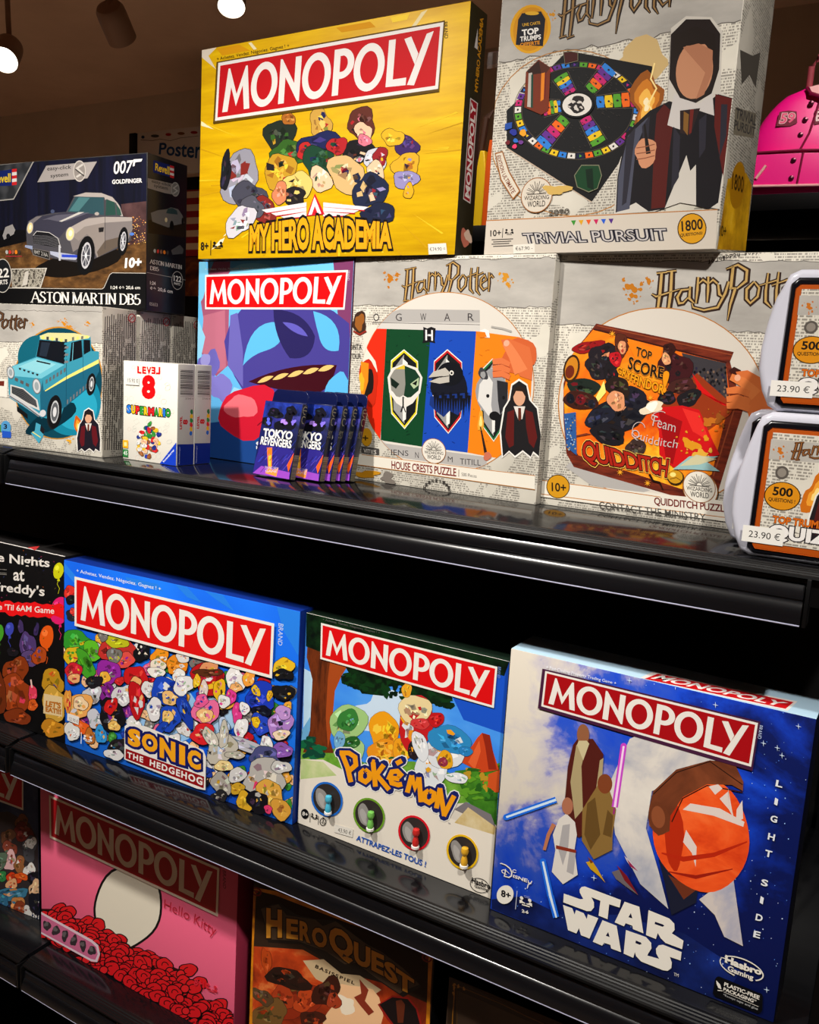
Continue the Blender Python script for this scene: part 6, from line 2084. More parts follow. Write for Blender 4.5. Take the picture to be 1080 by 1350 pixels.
# tree
BRK = noise_ramp('bark_print', 50, [(.3, (48, 20, 10)), (.55, (110, 48, 18)), (.8, (70, 30, 14))], 5, 0, (3, 1, .6))
a.poly([(90, 120), (240, 160), (260, 240), (230, 290), (200, 380), (190, 600), (206, 660), (70, 660), (100, 560), (110, 330), (84, 230)], BRK)
a.poly([(190, 230), (270, 260), (240, 310), (210, 380), (196, 560), (180, 640), (170, 500), (178, 330)], (170, 74, 28))
LEAF_SHADED = noise_ramp('leaf_print_shaded', 60, [(.35, (4, 14, 7)), (.6, (14, 44, 18)), (.8, (8, 28, 12))], 5)  # dark foliage, inked darker still for the shadow of the shelf above
a.poly([(72, 20), (985, 225), (960, 300), (800, 260), (700, 250), (700, 400), (650, 430), (590, 400), (500, 350), (430, 360), (440, 400), (330, 390), (290, 330), (240, 240), (80, 180)], LEAF_SHADED)
rnd = random.Random(6)
for k in range(80):
    x = rnd.uniform(250, 720)
    y = 300 + (x - 250) * .22 + rnd.uniform(-10, 50)
    a.blob(x, y, rnd.uniform(12, 24), rnd.uniform(10, 18), LEAF_SHADED if k % 2 else (16, 56, 22), 0, .3, k, 9)
for k in range(16):
    x, y = rnd.uniform(60, 150), rnd.uniform(590, 680)
    a.blob(x, y, 26, 14, (22, 104, 66) if k % 2 else (16, 70, 52), rnd.uniform(-30, 30), .2, k)
# volcano
a.poly([(770, 690), (840, 580), (862, 556), (896, 566), (910, 640), (936, 720), (860, 735)], (206, 70, 30))
a.poly([(862, 556), (896, 566), (910, 640), (926, 720), (890, 720), (876, 620)], (150, 40, 20))
a.poly([(800, 690), (850, 590), (856, 640), (830, 720)], (232, 100, 50))
a.poly([(850, 800), (890, 740), (940, 720), (934, 820), (880, 826)], (210, 84, 34))
for k in range(24):
    x, y = rnd.uniform(770, 930), rnd.uniform(720, 850)
    a.blob(x, y, rnd.uniform(10, 26), rnd.uniform(8, 16), rnd.choice([(60, 130, 36), (96, 160, 40), (40, 96, 28), (190, 150, 40)]), 0, .25, k)
a.poly([(740, 900), (790, 866), (900, 920), (920, 975), (850, 950)], (124, 118, 122))
a.poly([(60, 690), (160, 690), (300, 760), (560, 860), (760, 960), (920, 975), (897, 1297), (48, 975)], mat('cream_cover', (226, 218, 204)))
a.poly([(60, 690), (160, 700), (220, 760), (60, 780)], noise_ramp('fade_meadow', 30, [(.3, (150, 186, 96)), (.7, (206, 210, 160))], 4))
a.poly([(740, 960), (800, 890), (920, 975), (915, 1010)], noise_ramp('fade_sand', 30, [(.3, (190, 160, 90)), (.7, (222, 208, 170))], 4))
# soft colour patches instead of the four creatures
a.pebbles([(270, 520, 84, 80, (164, 206, 130)), (270, 510, 46, 50, (56, 130, 56)), (280, 640, 62, 60, (170, 210, 140)), (285, 610, 40, 26, (40, 100, 40)), (232, 600, 24, 40, (120, 180, 220)),
           (430, 560, 66, 92, (244, 164, 24)), (430, 650, 70, 60, (238, 150, 30)), (510, 640, 40, 60, (244, 164, 30)), 
           (570, 520, 78, 130, (200, 30, 34)), (566, 455, 70, 66, (238, 216, 160)), (530, 370, 22, 34, (240, 170, 40)), (590, 520, 40, 26, (214, 60, 60)), (660, 500, 34, 34, (196, 26, 30)), (560, 640, 26, 40, (40, 30, 34)),
           (640, 720, 74, 90, (226, 232, 236)), (700, 640, 92, 76, (226, 230, 234), 20), (720, 590, 100, 60, (46, 140, 200), 20), (700, 680, 36, 40, (236, 170, 30)), (690, 690, 20, 22, (150, 50, 70)), (750, 760, 50, 24, (232, 236, 240), 10), (590, 620, 34, 66, (230, 234, 238), -20), (790, 640, 30, 22, (40, 130, 196))], (40, 44, 50), .07, 1.05)
# wordmark
a.K(5.684, 430, 970)
WMK = [('P', [(182, 382), (216, 378)], None), ]
def bigglyph(strokes, w, col, off=None):
    for st in strokes:
        a.line(st, w, col, off=off)
PKG = [[[(130, 150), (170, 250), (196, 360)], [(110, 140), (180, 140), (226, 170), (232, 230), (190, 268), (166, 250)]],
       [[(298, 262), (268, 290), (268, 336), (304, 356), (334, 330), (334, 290), (298, 262)]],
       [[(360, 206), (378, 390)], [(440, 224), (386, 300), (480, 412)], [(350, 200), (372, 206)]],
       [[(556, 330), (482, 318), (500, 276), (540, 270), (566, 296), (548, 316)], [(486, 312), (500, 360), (548, 374), (576, 366)], [(532, 214), (574, 190)]],
       [[(614, 430), (648, 300)], [(648, 300), (672, 390), (700, 316)], [(702, 312), (716, 500)]],
       [[(776, 410), (744, 432), (742, 482), (776, 502), (810, 476), (812, 430), (776, 410)]],
       [[(830, 544), (858, 390)], [(856, 392), (890, 600)], [(884, 600), (962, 446)]]]
for w_, c in ((88, (240, 240, 236)), (72, (26, 34, 104)), (64, (26, 34, 104))):
    o_ = a.lay()
    for gl in PKG:
        bigglyph(gl, w_, c, o_)
        for st in gl:
            for q_ in (st[0], st[-1]):
                a.ell(q_, w_ / 2, w_ / 2, c, 0, 8)
o_ = a.lay()
a.face.k += 20
for gl in PKG:
    bigglyph(gl, 36, (246, 160, 20))
a.line([(290, 276), (300, 290), (316, 284)], 8, (26, 34, 104))
a.line([(770, 424), (780, 440), (796, 436)], 8, (26, 34, 104))
a.text('TM', [(916, 656), (932, 660)], [(916, 646), (932, 650)], (26, 34, 104))
a.K(3.375, 380, 800)
a.text('ATTRAPEZ-LES TOUS !', [(308, 1046), (614, 1160)], [(312, 1022), (618, 1134)], (24, 84, 180), .025)
a.ell((82, 933), 17, 22, (16, 16, 18), -10)
a.text('8+', [(70, 940), (94, 946)], [(72, 922), (96, 928)], (236, 230, 220), .02)
a.line([(105, 930), (104, 970)], 2, DK)
people_icon(a, (124, 948), 15, DK, (.02, -1.2), (1, .3))
a.line([(142, 940), (141, 980)], 2, DK)
a.ring((162, 967), 13, 16, 3, DK)
a.line([(162, 967), (162, 956)], 2.5, DK)
a.line([(160, 948), (166, 950)], 3, DK)
a.text('45', [(154, 974), (172, 979)], [(154, 964), (172, 969)], DK)
a.ring((850, 1234), 42, 30, 2.5, DK, 22)
a.text('Hasbro', [(814, 1222), (896, 1250)], [(818, 1198), (898, 1226)], DK, .02)
a.text('Gaming', [(826, 1246), (886, 1264)], [(830, 1228), (888, 1246)], DK, .01)
a.text('+ Achetez. Vendez. Négociez. Gagnez ! +', [(156, 62), (412, 120)], [(158, 50), (412, 108)], (96, 96, 92), .0)  # slogan greyed, shelf shadow is put into its ink
a.text('BRAND', [(936, 256), (932, 306)], [(948, 259), (944, 310)], (120, 150, 210))
a.build('cover_picture', PO.lid)
a = Art(PO.front).K(3.375, 380, 800)
PO.front.k += 10
a.poly([(214, 976), (296, 996), (292, 1034), (212, 1012)], (232, 227, 216))
a.text('43.90 €', [(228, 1010), (286, 1024)], [(230, 990), (288, 1006)], (70, 60, 56), .0)
a.build('price_sticker', PO.lid)
banner(PO.front, [(424.4, 821), (656.3, 876.3), (651.3, 931.4), (423.6, 869.6)], PO.lid, (222, 14, 18), (240, 236, 228))
# the four windows: coloured ring, dark recess, plain token standing inside
for (x, y, c, tc, lb) in ((180, 866, (30, 110, 210), (70, 170, 200), 'round window with a blue ring and a blue token'), (366, 934, (110, 160, 40), (110, 180, 80), 'round window with a green ring and a green token'),
                          (564, 1008, (222, 20, 40), (190, 40, 36), 'round window with a red ring and a red token'), (776, 1088, (240, 190, 20), (214, 160, 40), 'round window with a yellow ring and a yellow token')):
    a = Art(PO.front).K(3.375, 380, 800)
    PO.front.k += 4
    a.ell((x, y), 68, 80, c, -22)
    wn = a.build('window_ring', PO.lid)
    wn['label'] = lb
    a = Art(PO.front).K(3.375, 380, 800)
    a.ell((x, y), 60, 71, (52, 46, 44), -22)
    a.blob(x - 22, y - 2, 26, 50, (150, 146, 142), -16, .05)
    a.blob(x - 24, y + 4, 14, 34, (176, 172, 168), -16, .05)
    a.build('window_pane', wn)
    uv = PO.front.uv(((x + 14) / 3.375 + 380, (y + 54) / 3.375 + 800))
    q = MB()
    white = mat('token_base', (226, 222, 216), .4, .3)
    tm = mat('token_%d' % tc[0], tc, .35, .35)
    Mt = Matrix.Translation(Vector((float(uv[0]), -.0058, float(uv[1]))))
    q.lathe([(0, -.001), (.0046, -.001), (.0046, .0016), (.004, .002), (0, .002)], white, Mt, 18)
    q.lathe([(.0034, .002), (.0040, .006), (.0028, .0105), (.0022, .0125), (.0036, .0145), (.0044, .018), (.0036, .0215), (0, .0228)], tm, Mt, 18)
    q.build('token', wn)

# ---- galaxy game
def galaxy(nt, v):
    sx = nt.nodes.new('ShaderNodeSeparateXYZ')
    nt.links.new(v, sx.inputs[0])
    xn = math_n(nt, 'DIVIDE', sx.outputs['X'], .282)
    zn = math_n(nt, 'DIVIDE', sx.outputs['Z'], .288)
    n1 = noise(nt, v, 11, 7, .6, .6)
    n2 = noise(nt, v, 26, 6, .6, .2)
    f = math_n(nt, 'ADD', math_n(nt, 'MULTIPLY', xn, 1.05), math_n(nt, 'MULTIPLY', math_n(nt, 'SUBTRACT', n1, .5), 1.7))
    f = math_n(nt, 'ADD', f, math_n(nt, 'MULTIPLY', math_n(nt, 'SUBTRACT', .52, zn, True), 1.5))
    f = math_n(nt, 'ADD', f, math_n(nt, 'MULTIPLY', math_n(nt, 'SUBTRACT', n2, .5), .7))
    return ramp(nt, math_n(nt, 'MULTIPLY', f, .9), [(.04, (208, 200, 186)), (.22, (186, 180, 188)), (.31, (120, 124, 190)), (.42, (44, 80, 190)), (.60, (18, 66, 196)), (.76, (12, 44, 150)), (.95, (8, 22, 84))])


SW = Carton('board_game_box', 'white to deep blue game box with a starry galaxy print, rightmost on its shelf', 'board game', 'games with a red title board on the middle shelf',
            (.251, .1451, -.3305), -.0209, (.2821, .2879, .06), node_mat('galaxy_print', galaxy), mat('night_side', (10, 14, 36), .4, .3), mat('pale_blue_top', (176, 206, 226), .4, .3),
            [(673.8, 854), (1080, 949), (1017, 1349), (645, 1199)], None, [(704.7, 836.4), (1087.6, 920.8), (1080, 949), (673.8, 854)], tray=BLACKCARD)
a = Art(SW.top).K(1, 0, 0)
a.poly([(860, 885), (1052, 925), (1040, 938), (840, 896)], (236, 230, 226))
a.poly([(866, 888), (1047, 926), (1037, 935), (848, 895)], (206, 20, 28))
a.text('MONOPOLY', [(856, 894), (1030, 932)], [(872, 890), (1040, 927)], (240, 236, 230), .03)
a.build('top_edge_print', SW.lid)
a = Art(SW.front).K(2.4545, 640, 840)
# dark foot of the sky
a.poly([(18, 850), (120, 840), (240, 900), (420, 900), (640, 960), (820, 1080), (760, 1180), (920, 1250), (18, 880)], noise_ramp('deep_space', 14, [(.35, (8, 10, 34)), (.65, (18, 38, 110)), (.85, (30, 70, 180))], 6))
rnd = random.Random(15)
for k in range(420):
    x, y = rnd.uniform(30, 1070), rnd.uniform(60, 1240)
    if x < 500 and y < 760: continue
    r_ = rnd.choice([1, 1.2, 1.5, 1.5, 2.2, 3.2 if k % 9 == 0 else 1.3])
    a.ell((x, y), r_, r_ * 1.1, rnd.choice([(150, 190, 250), (200, 220, 255), (96, 150, 250)]), 0, 5)
for x, y in ((950, 360), (965, 385), (1020, 290), (905, 345), (350, 780), (770, 930), (905, 1140), (880, 1160), (470, 140), (620, 160), (750, 220)):
    a.line([(x - 9, y - 2), (x, y), (x + 9, y + 2)], [.5, 3, .5], (210, 230, 255))
    a.line([(x, y - 10), (x, y), (x, y + 10)], [.5, 3, .5], (210, 230, 255))
# pale sweep behind the round planet
a.poly([(470, 330), (560, 290), (760, 390), (700, 440), (540, 500), (520, 620), (560, 760), (590, 880), (500, 800), (420, 640), (400, 480)], noise_ramp('pale_nebula', 16, [(.3, (150, 156, 176)), (.55, (216, 210, 202)), (.8, (232, 226, 214))], 5, .4))
a.poly([(690, 850), (800, 770), (830, 1000), (770, 970), (740, 900)], noise_ramp('pale_nebula_low', 16, [(.3, (96, 120, 176)), (.6, (206, 196, 190))], 5, .4))
a.poly([(560, 720), (690, 800), (680, 860), (600, 900), (580, 800)], (26, 30, 50))
a.poly([(590, 770), (680, 820), (640, 850)], (110, 50, 30))
PLN = noise_ramp('orange_planet_print', 14, [(.3, (206, 52, 16)), (.5, (236, 84, 30)), (.7, (246, 112, 52))], 4, .6, (1, 1, 2.2))
a.blob(700, 640, 152, 190, PLN, -12, .02, 3, 40)
a.blob(610, 640, 30, 120, (190, 44, 14), 0, .08, 3)
a.poly([(530, 560), (545, 500), (620, 430), (730, 400), (810, 410), (838, 470), (836, 500), (800, 480), (720, 478), (640, 520), (600, 580), (596, 630), (560, 645), (530, 610)], noise_ramp('brown_ring_print', 18, [(.3, (70, 34, 20)), (.6, (128, 66, 38)), (.8, (160, 96, 62))], 4, .4))
a.ell((563, 590), 34, 52, (110, 56, 32), -8)
a.ell((560, 584), 22, 36, (146, 80, 48), -8)
a.line([(545, 510), (620, 440), (730, 404), (836, 480)], 3, (40, 18, 12))
a.line([(604, 600), (640, 524), (720, 482), (836, 504)], 4, (60, 24, 14))
for pts in ([(640, 560), (665, 540), (760, 556), (840, 600), (836, 616), (740, 580)], [(650, 625), (684, 680), (680, 745), (668, 700), (640, 665)], [(725, 485), (756, 478), (770, 492), (746, 512)], [(760, 525), (790, 500), (788, 490), (800, 560), (806, 590), (790, 560)], [(815, 560), (834, 530), (836, 590), (812, 600)]):
    a.poly(pts, (232, 216, 208))
a.line([(570, 700), (640, 720), (740, 706), (848, 664)], [4, 16, 14, 4], (190, 40, 14))
a.line([(590, 760), (680, 778), (800, 752)], [3, 12, 3], (160, 30, 14))
# robed stand-in columns
def robe(pts, c, folds, fc, head, hc):
    a.poly(pts, c)
    for f in folds:
        a.poly(f, fc)
    a.ell(head[:2], head[2], head[3], hc)
robe([(285, 350), (300, 330), (350, 330), (384, 380), (372, 470), (368, 620), (300, 650), (255, 560), (268, 420)], (84, 30, 24), [[(296, 350), (330, 345), (312, 420), (316, 560), (290, 590), (276, 470)], [(372, 400), (384, 392), (368, 600), (350, 560)]], (176, 158, 116), (318, 316, 20, 34), (150, 96, 64))
a.poly([(298, 350), (318, 400), (338, 346), (330, 336), (304, 336)], (206, 192, 150))
robe([(352, 500), (372, 470), (404, 500), (424, 560), (412, 640), (410, 690), (350, 720), (312, 660), (314, 560)], (140, 108, 56), [[(330, 540), (356, 520), (372, 640), (340, 690), (320, 640)], [(396, 560), (414, 580), (408, 650), (380, 640)]], (104, 76, 36), (388, 476, 24, 32), (130, 66, 36))
robe([(238, 590), (262, 572), (290, 600), (296, 640), (288, 690), (298, 770), (250, 800), (214, 760), (226, 690), (218, 640)], (224, 218, 210), [[(250, 610), (274, 606), (268, 680), (250, 740), (236, 690)], [(272, 690), (292, 700), (284, 770), (262, 760)]], (176, 172, 172), (266, 548, 18, 28), (176, 112, 84))
a.poly([(228, 674), (294, 690), (292, 700), (228, 686)], (140, 50, 30))
a.line([(222, 606), (204, 640), (190, 690)], [14, 12, 10], (190, 120, 84))
a.K(5.4, 660, 950)
for (A, B, glow_, core) in (((40, 690), (396, 566), (30, 110, 230), (214, 236, 255)), ((300, 1005), (352, 1250), (30, 110, 230), (220, 240, 255)), ((882, 184), (815, 620), (206, 70, 206), (255, 220, 250))):
    a.line([A, B], [44, 44], glow_)
    a.ell(A, 22, 22, glow_)
    a.line([A, B], [14, 18], core)
a.line([(355, 1250), (392, 1400)], 44, (30, 110, 230))
a.line([(348, 1236), (394, 1402)], [18, 12], (220, 240, 255))
a.line([(812, 624), (806, 670)], 12, (160, 40, 120))
for pts, c in (([(606, 1010), (650, 1000), (690, 1060), (744, 1156), (700, 1110), (640, 1060)], (206, 160, 30)), ([(620, 970), (660, 1010), (640, 1020)], (120, 60, 20)), ([(790, 1080), (850, 1060), (880, 1100), (978, 1245), (900, 1190), (820, 1130)], (110, 100, 104)), ([(826, 1030), (900, 1110), (978, 1245), (880, 1140)], (120, 24, 34)), ([(880, 965), (920, 1000), (978, 1076), (930, 1050), (896, 1000)], (206, 196, 206)), ([(900, 990), (978, 1076), (920, 1040)], (150, 40, 80))):
    a.poly(pts, c)
# block lettering, traced outline by outline
a.K(5.4, 730, 1150)
WH = (240, 234, 222)
for pts in ([(70, 152), (186, 192), (208, 190), (184, 146), (182, 124), (196, 106), (220, 102), (476, 198), (466, 252), (392, 228), (380, 334), (316, 308), (330, 204), (266, 178), (284, 214), (284, 250), (262, 276), (232, 276), (66, 214)],
            [(502, 210), (606, 246), (634, 434), (560, 404), (556, 380), (508, 362), (496, 384), (430, 356)],
            [(672, 270), (820, 330), (854, 366), (856, 410), (836, 434), (918, 486), (908, 546), (790, 502), (756, 468), (736, 432), (722, 474), (652, 446)],
            [(64, 232), (130, 256), (146, 300), (156, 268), (210, 290), (232, 332), (240, 298), (314, 326), (250, 470), (190, 446), (176, 396), (158, 434), (98, 410)],
            [(344, 340), (444, 380), (474, 566), (404, 540), (398, 514), (354, 500), (340, 520), (274, 492)],
            [(510, 410), (652, 460), (688, 500), (690, 540), (668, 574), (660, 590), (744, 614), (724, 576), (722, 542), (742, 518), (772, 514), (904, 566), (896, 626), (820, 600), (834, 640), (830, 678), (804, 698), (770, 694), (616, 632), (580, 594), (572, 566), (560, 606), (492, 576)]):
    a.poly(pts, WH)
for pts in ([(546, 290), (556, 328), (528, 320)], [(718, 352), (770, 370), (784, 380), (770, 388), (714, 368)], [(384, 424), (394, 460), (366, 450)], [(580, 484), (614, 498), (622, 508), (606, 514), (576, 502)]):
    a.poly(pts, (14, 18, 50))
a.text('TM', [(846, 732), (880, 742)], [(848, 710), (882, 720)], (226, 222, 214), .0)
a.K(2.4545, 640, 840)
for ch, x, y in (('L', 955, 476), ('I', 944, 534), ('G', 936, 590), ('H', 927, 648), ('T', 917, 702), ('S', 903, 796), ('I', 893, 852), ('D', 884, 908), ('E', 876, 962)):
    w_ = 5 if ch == 'I' else 11
    a.text(ch, [(x - w_ - 2, y + 8), (x + w_ - 2, y + 14)], [(x - w_ + 2, y - 13), (x + w_ + 2, y - 7)], (236, 240, 246), .03)
a.text('+ Fast-Dealing Property Trading Game +', [(198, 104), (426, 156)], [(200, 90), (428, 144)], (236, 240, 248), .006)
a.text('BRAND', [(890, 284), (886, 328)], [(904, 288), (898, 332)], (190, 206, 240))
a.K(9, 640, 1120)
a.line([(172, 166), (190, 166), (240, 186), (290, 226), (312, 272), (306, 314), (276, 332), (236, 320), (224, 314)], [8, 12, 13, 14, 16, 16, 14, 12, 6], WH)
a.line([(236, 232), (234, 270), (222, 322)], 13, WH)
a.line([(250, 300), (198, 272), (192, 250), (214, 240), (250, 256), (286, 292)], [6, 9, 10, 9, 7, 4], WH)
a.text('isney', [(324, 350), (560, 430)], [(326, 304), (556, 378)], WH, .02) if False else None
a.text('ISNE', [(324, 332), (490, 392)], [(330, 298), (500, 350)], WH, .03)
a.line([(506, 364), (508, 396), (530, 400), (552, 380)], [8, 11, 11, 8], WH)
a.line([(548, 372), (536, 404), (506, 416), (500, 440), (492, 462)], [8, 11, 12, 12, 8], WH)
a.ring((344, 258), 22, 16, 8, WH, 20, 20, 20, 320)
a.ell((232, 534), 98, 112, WH, 24)
a.text('8+', [(182, 558), (296, 586)], [(186, 472), (300, 512)], (18, 16, 22), .04)
a.line([(374, 490), (354, 706)], 7, (206, 210, 226))
people_icon(a, (476, 636), 78, WH, (-.02, -1), (1, .3))
a.text('2-6', [(428, 744), (506, 762)], [(430, 704), (508, 724)], WH, .04)
a.text('YEARS', [(452, 566), (522, 586)], [(454, 538), (524, 556)], (150, 160, 200))
a.K(7.94, 930, 1180)
a.ring((366, 764), 238, 96, 12, WH, 22, 30, -150, -20)
a.ring((366, 764), 238, 96, 14, WH, 22, 20, -20, 40)
a.ring((366, 764), 238, 96, 12, WH, 22, 24, 100, 190)
a.text('Hasbro', [(190, 700), (380, 782), (572, 838)], [(200, 622), (390, 708), (580, 772)], WH, .05)
a.line([(150, 650), (210, 664), (236, 690)], [6, 12, 12], WH)
a.text('Gaming', [(216, 802), (350, 856), (482, 902)], [(226, 730), (360, 786), (492, 836)], WH, .03)
rr = []
for (cx_, cy_, a0_) in ((130, 890, 180), (540, 1060, 270), (534, 1186, 0), (108, 1014, 90)):
    rr += [(cx_ + 44 * math.cos(math.radians(a0_ + t)), cy_ + 44 * math.sin(math.radians(a0_ + t))) for t in (0, 22, 45, 68, 90)]
a.poly(rr, (10, 10, 14))
a.text('PLASTIC-FREE', [(180, 944), (546, 1090)], [(186, 904), (552, 1048)], WH, .03)
a.text('PACKAGING*', [(172, 992), (510, 1130)], [(178, 956), (520, 1092)], WH, .03)
a.line([(176, 1006), (538, 1160)], 4, WH)
a.text('*Except tape and glue', [(168, 1048), (528, 1204)], [(172, 1022), (534, 1172)], (190, 190, 190), .0)
a.poly([(100, 888), (140, 930), (154, 980), (120, 964), (104, 926)], WH)
a.line([(112, 990), (164, 996)], 8, WH)
a.build('cover_picture', SW.lid)
banner(SW.front, [(720, 884), (1002, 953.5), (992, 1011.5), (714.5, 931)], SW.lid, (170, 12, 20), (240, 234, 226), (.035, .13), (70, 30, 60))

# ================================================================== LOWEST SHELF
OP = Carton('board_game_box', 'dark game box with small colour patches and 12+, left of the pink box', 'board game', None,
            (-.9655, .1719, -.7043), .1027, (.4, .2637, .05), noise_ramp('stormy_sky_print', 12, [(.3, (20, 26, 66)), (.6, (60, 74, 110)), (.8, (110, 120, 140))], 4), BLACKCARD, None,
            [(-170, 946), (49.8, 1015.8), (52.1, 1213), (-162, 1125.6)], None, tray=BLACKCARD)
a = Art(OP.front).K(3.858, 0, 1000)
a.poly([(-260, 300), (40, 270), (150, 330), (200, 420), (208, 810), (-600, 480), (-600, 200)], (52, 44, 46))
a.pebbles([(110, 320, 36, 30, (120, 70, 30)), (120, 380, 50, 50, (110, 36, 30)), (40, 400, 36, 40, (96, 60, 40)), (50, 460, 40, 36, (130, 60, 44)), (150, 460, 40, 60, (70, 70, 76)), (160, 430, 24, 30, (210, 206, 200)), (50, 520, 36, 46, (226, 180, 180)), (0, 520, 40, 40, (90, 110, 90)), (100, 540, 30, 40, (150, 96, 56)), (150, 570, 30, 36, (230, 226, 220)), (175, 610, 30, 40, (24, 22, 28)), (180, 660, 34, 40, (226, 180, 140)), (185, 740, 34, 60, (26, 26, 36)), (70, 610, 36, 30, (214, 60, 24)), (110, 600, 30, 20, (226, 90, 30), 10), (60, 640, 26, 30, (230, 170, 120)), (10, 600, 26, 24, (50, 130, 70)), (60, 690, 80, 34, (60, 120, 150), -10), (0, 720, 44, 34, (50, 106, 140)), (90, 750, 40, 44, (200, 130, 70)), (110, 770, 46, 36, (140, 60, 30)), (140, 780, 20, 30, (220, 216, 210)), (-80, 500, 80, 80, (90, 66, 50)), (-160, 420, 80, 80, (110, 60, 40))], (14, 12, 14), .16)
a.text('12+', [(158, 806), (188, 818)], [(160, 782), (190, 794)], (226, 222, 216), .04)
a.line([(197, 798), (196, 822)], 3, (226, 222, 216))
a.build('cover_picture', OP.lid)
banner(OP.front, [(-152, 962), (31, 1021), (31, 1068.5), (-150, 1001)], OP.lid, (196, 14, 18), (236, 226, 212))

KT = Carton('board_game_box', 'pink wide game box with a heap of red bows, half shaded by the shelf above', 'board game', None,
            (-.5271, .1859, -.7043), -.0027, (.4013, .266, .05), mat('candy_pink_cover', (244, 104, 140), .42, .25), mat('pink_edge', (190, 60, 90), .4, .3), None,
            [(52, 1031), (314, 1146), (307.6, 1378.5), (54.8, 1236.4)], None, tray=BLACKCARD)
a = Art(KT.front).K(3.176, 0, 990)
a.text('+ Das berühmte Spiel um den großen Deal +', [(208, 178), (534, 316)], [(210, 156), (536, 294)], (40, 24, 30), .006)
a.text('BRAND', [(932, 502), (934, 578)], [(946, 508), (946, 584)], (120, 40, 60))
# heap of bows
def bow(x, y, s, r=0):
    for c, k in (((24, 12, 14), 1.16), ((226, 26, 34), 1.0)):
        for sg in (-1, 1):
            d = .9 * s
            a.blob(x + sg * d * math.cos(math.radians(r)), y + sg * d * math.sin(math.radians(r)), s * .82 * k, s * .66 * k, c, r + 20 * sg, .08, int(x + sg))
    for sg in (-1, 1):
        a.ring((x + sg * .8 * s * math.cos(math.radians(r)), y + sg * .8 * s * math.sin(math.radians(r))), s * .4, s * .3, s * .1, (24, 12, 14), r, 14, 120, 300)
    a.ell((x, y), s * .52, s * .5, (24, 12, 14), r, 16)
    a.ell((x, y), s * .4, s * .38, (232, 34, 40), r, 16)
# white rounded cloud shape instead of the figure
a.blob(535, 660, 148, 172, (20, 16, 18), 22, .05, 6, 36)
a.blob(535, 660, 138, 162, (238, 230, 210), 22, .05, 6, 36)
rnd = random.Random(21)
EDGE_ = [(172, 660), (232, 662), (340, 712), (430, 752), (520, 806), (690, 890), (780, 930), (850, 1040), (940, 1080), (1000, 1120)]
a.poly(EDGE_ + [(1000, 1240), (600, 1020), (172, 790)], (60, 12, 14))
BW = []
for row in range(7):
    for k in range(21):
        x = 172 + k * 42 + (row % 2) * 21 + rnd.uniform(-6, 6)
        for (xa, ya), (xb, yb) in zip(EDGE_[:-1], EDGE_[1:]):
            if xa <= x <= xb:
                y = ya + (yb - ya) * (x - xa) / (xb - xa) + 20 + row * 46 + rnd.uniform(-6, 6)
                if y < 772 + (x - 172) * .56:
                    BW.append((row, x, y))
BW.sort(reverse=True)
for row, x, y in BW[::-1]:
    bow(x, y, rnd.uniform(34, 41), rnd.uniform(-30, 60))
a.poly([(176, 672), (390, 790), (416, 812), (424, 850), (412, 884), (386, 880), (176, 764)], (236, 210, 222))
a.poly([(176, 682), (386, 800), (408, 820), (414, 850), (404, 874), (386, 870), (176, 756)], (214, 110, 150))
for k in range(6):
    x, y = 200 + k * 38, 730 + k * 21
    a.blob(x, y, 15, 22, (60, 50, 54), 0, .16, k)
    a.blob(x - 3, y - 6, 9, 10, (106, 98, 100), 0, .16, k)
a.text('Hello Kitty', [(690, 668), (800, 726), (900, 790)], [(694, 622), (806, 674), (914, 736)], (206, 36, 60), -.006)
a.text('8+', [(816, 980), (850, 990)], [(820, 950), (852, 962)], (226, 40, 60), .03)
a.line([(858, 964), (856, 1004)], 2.5, (226, 40, 60))
people_icon(a, (890, 998), 24, (226, 40, 60), (.02, -1), (1, .4))
a.build('cover_picture', KT.lid)
banner(KT.front, [(65.5, 1047), (290.5, 1145.5), (288.5, 1209), (66.5, 1103.5)], KT.lid, (190, 24, 34), (246, 226, 206))

HQ = Carton('board_game_box', 'dark brown fantasy game box with a gold border, right of the pink box', 'board game', None,
            (-.0794, .1599, -.7043), .0261, (.2598, .2788, .06), mat('umber_cover', (46, 30, 20), .42, .25), BLACKCARD, None,
            [(334.3, 1159.7), (574, 1257), (554.3, 1536.4), (326.3, 1413.8)], None, tray=BLACKCARD)
a = Art(HQ.front).K(4.154, 320, 1170)
a.poly([(48, 320), (330, 340), (560, 470), (760, 520), (1030, 640), (1000, 1500), (30, 1200)], noise_ramp('ember_print', 10, [(.3, (96, 22, 8)), (.5, (190, 64, 20)), (.65, (236, 140, 70)), (.8, (250, 216, 170))], 6, 1.2))
a.poly([(330, 400), (480, 390), (640, 480), (760, 560), (700, 600), (520, 560), (400, 500)], (206, 180, 140))
a.blob(600, 690, 170, 150, (250, 200, 150), 20, .18, 5)
a.blob(560, 640, 60, 46, (255, 240, 214), 20, .2, 5)
a.pebbles([(300, 610, 150, 100, (150, 44, 16), 10), (220, 600, 70, 60, (176, 60, 24)), (340, 620, 60, 60, (196, 70, 26)), (250, 500, 110, 60, (40, 20, 14), 16), (460, 570, 70, 80, (60, 24, 14), 40), (500, 620, 34, 50, (170, 62, 30)), (150, 690, 100, 70, (120, 84, 40)), (380, 720, 60, 50, (70, 28, 16)), (130, 400, 26, 70, (190, 70, 20)), (110, 600, 60, 40, (90, 66, 40), 40)], (24, 10, 8), .16)
a.poly([(640, 500), (690, 560), (670, 620), (720, 680), (690, 700), (640, 640), (610, 600), (650, 580)], (140, 50, 30))
a.poly([(740, 640), (820, 590), (910, 600), (960, 660), (985, 760), (860, 800), (790, 720)], (150, 26, 20))
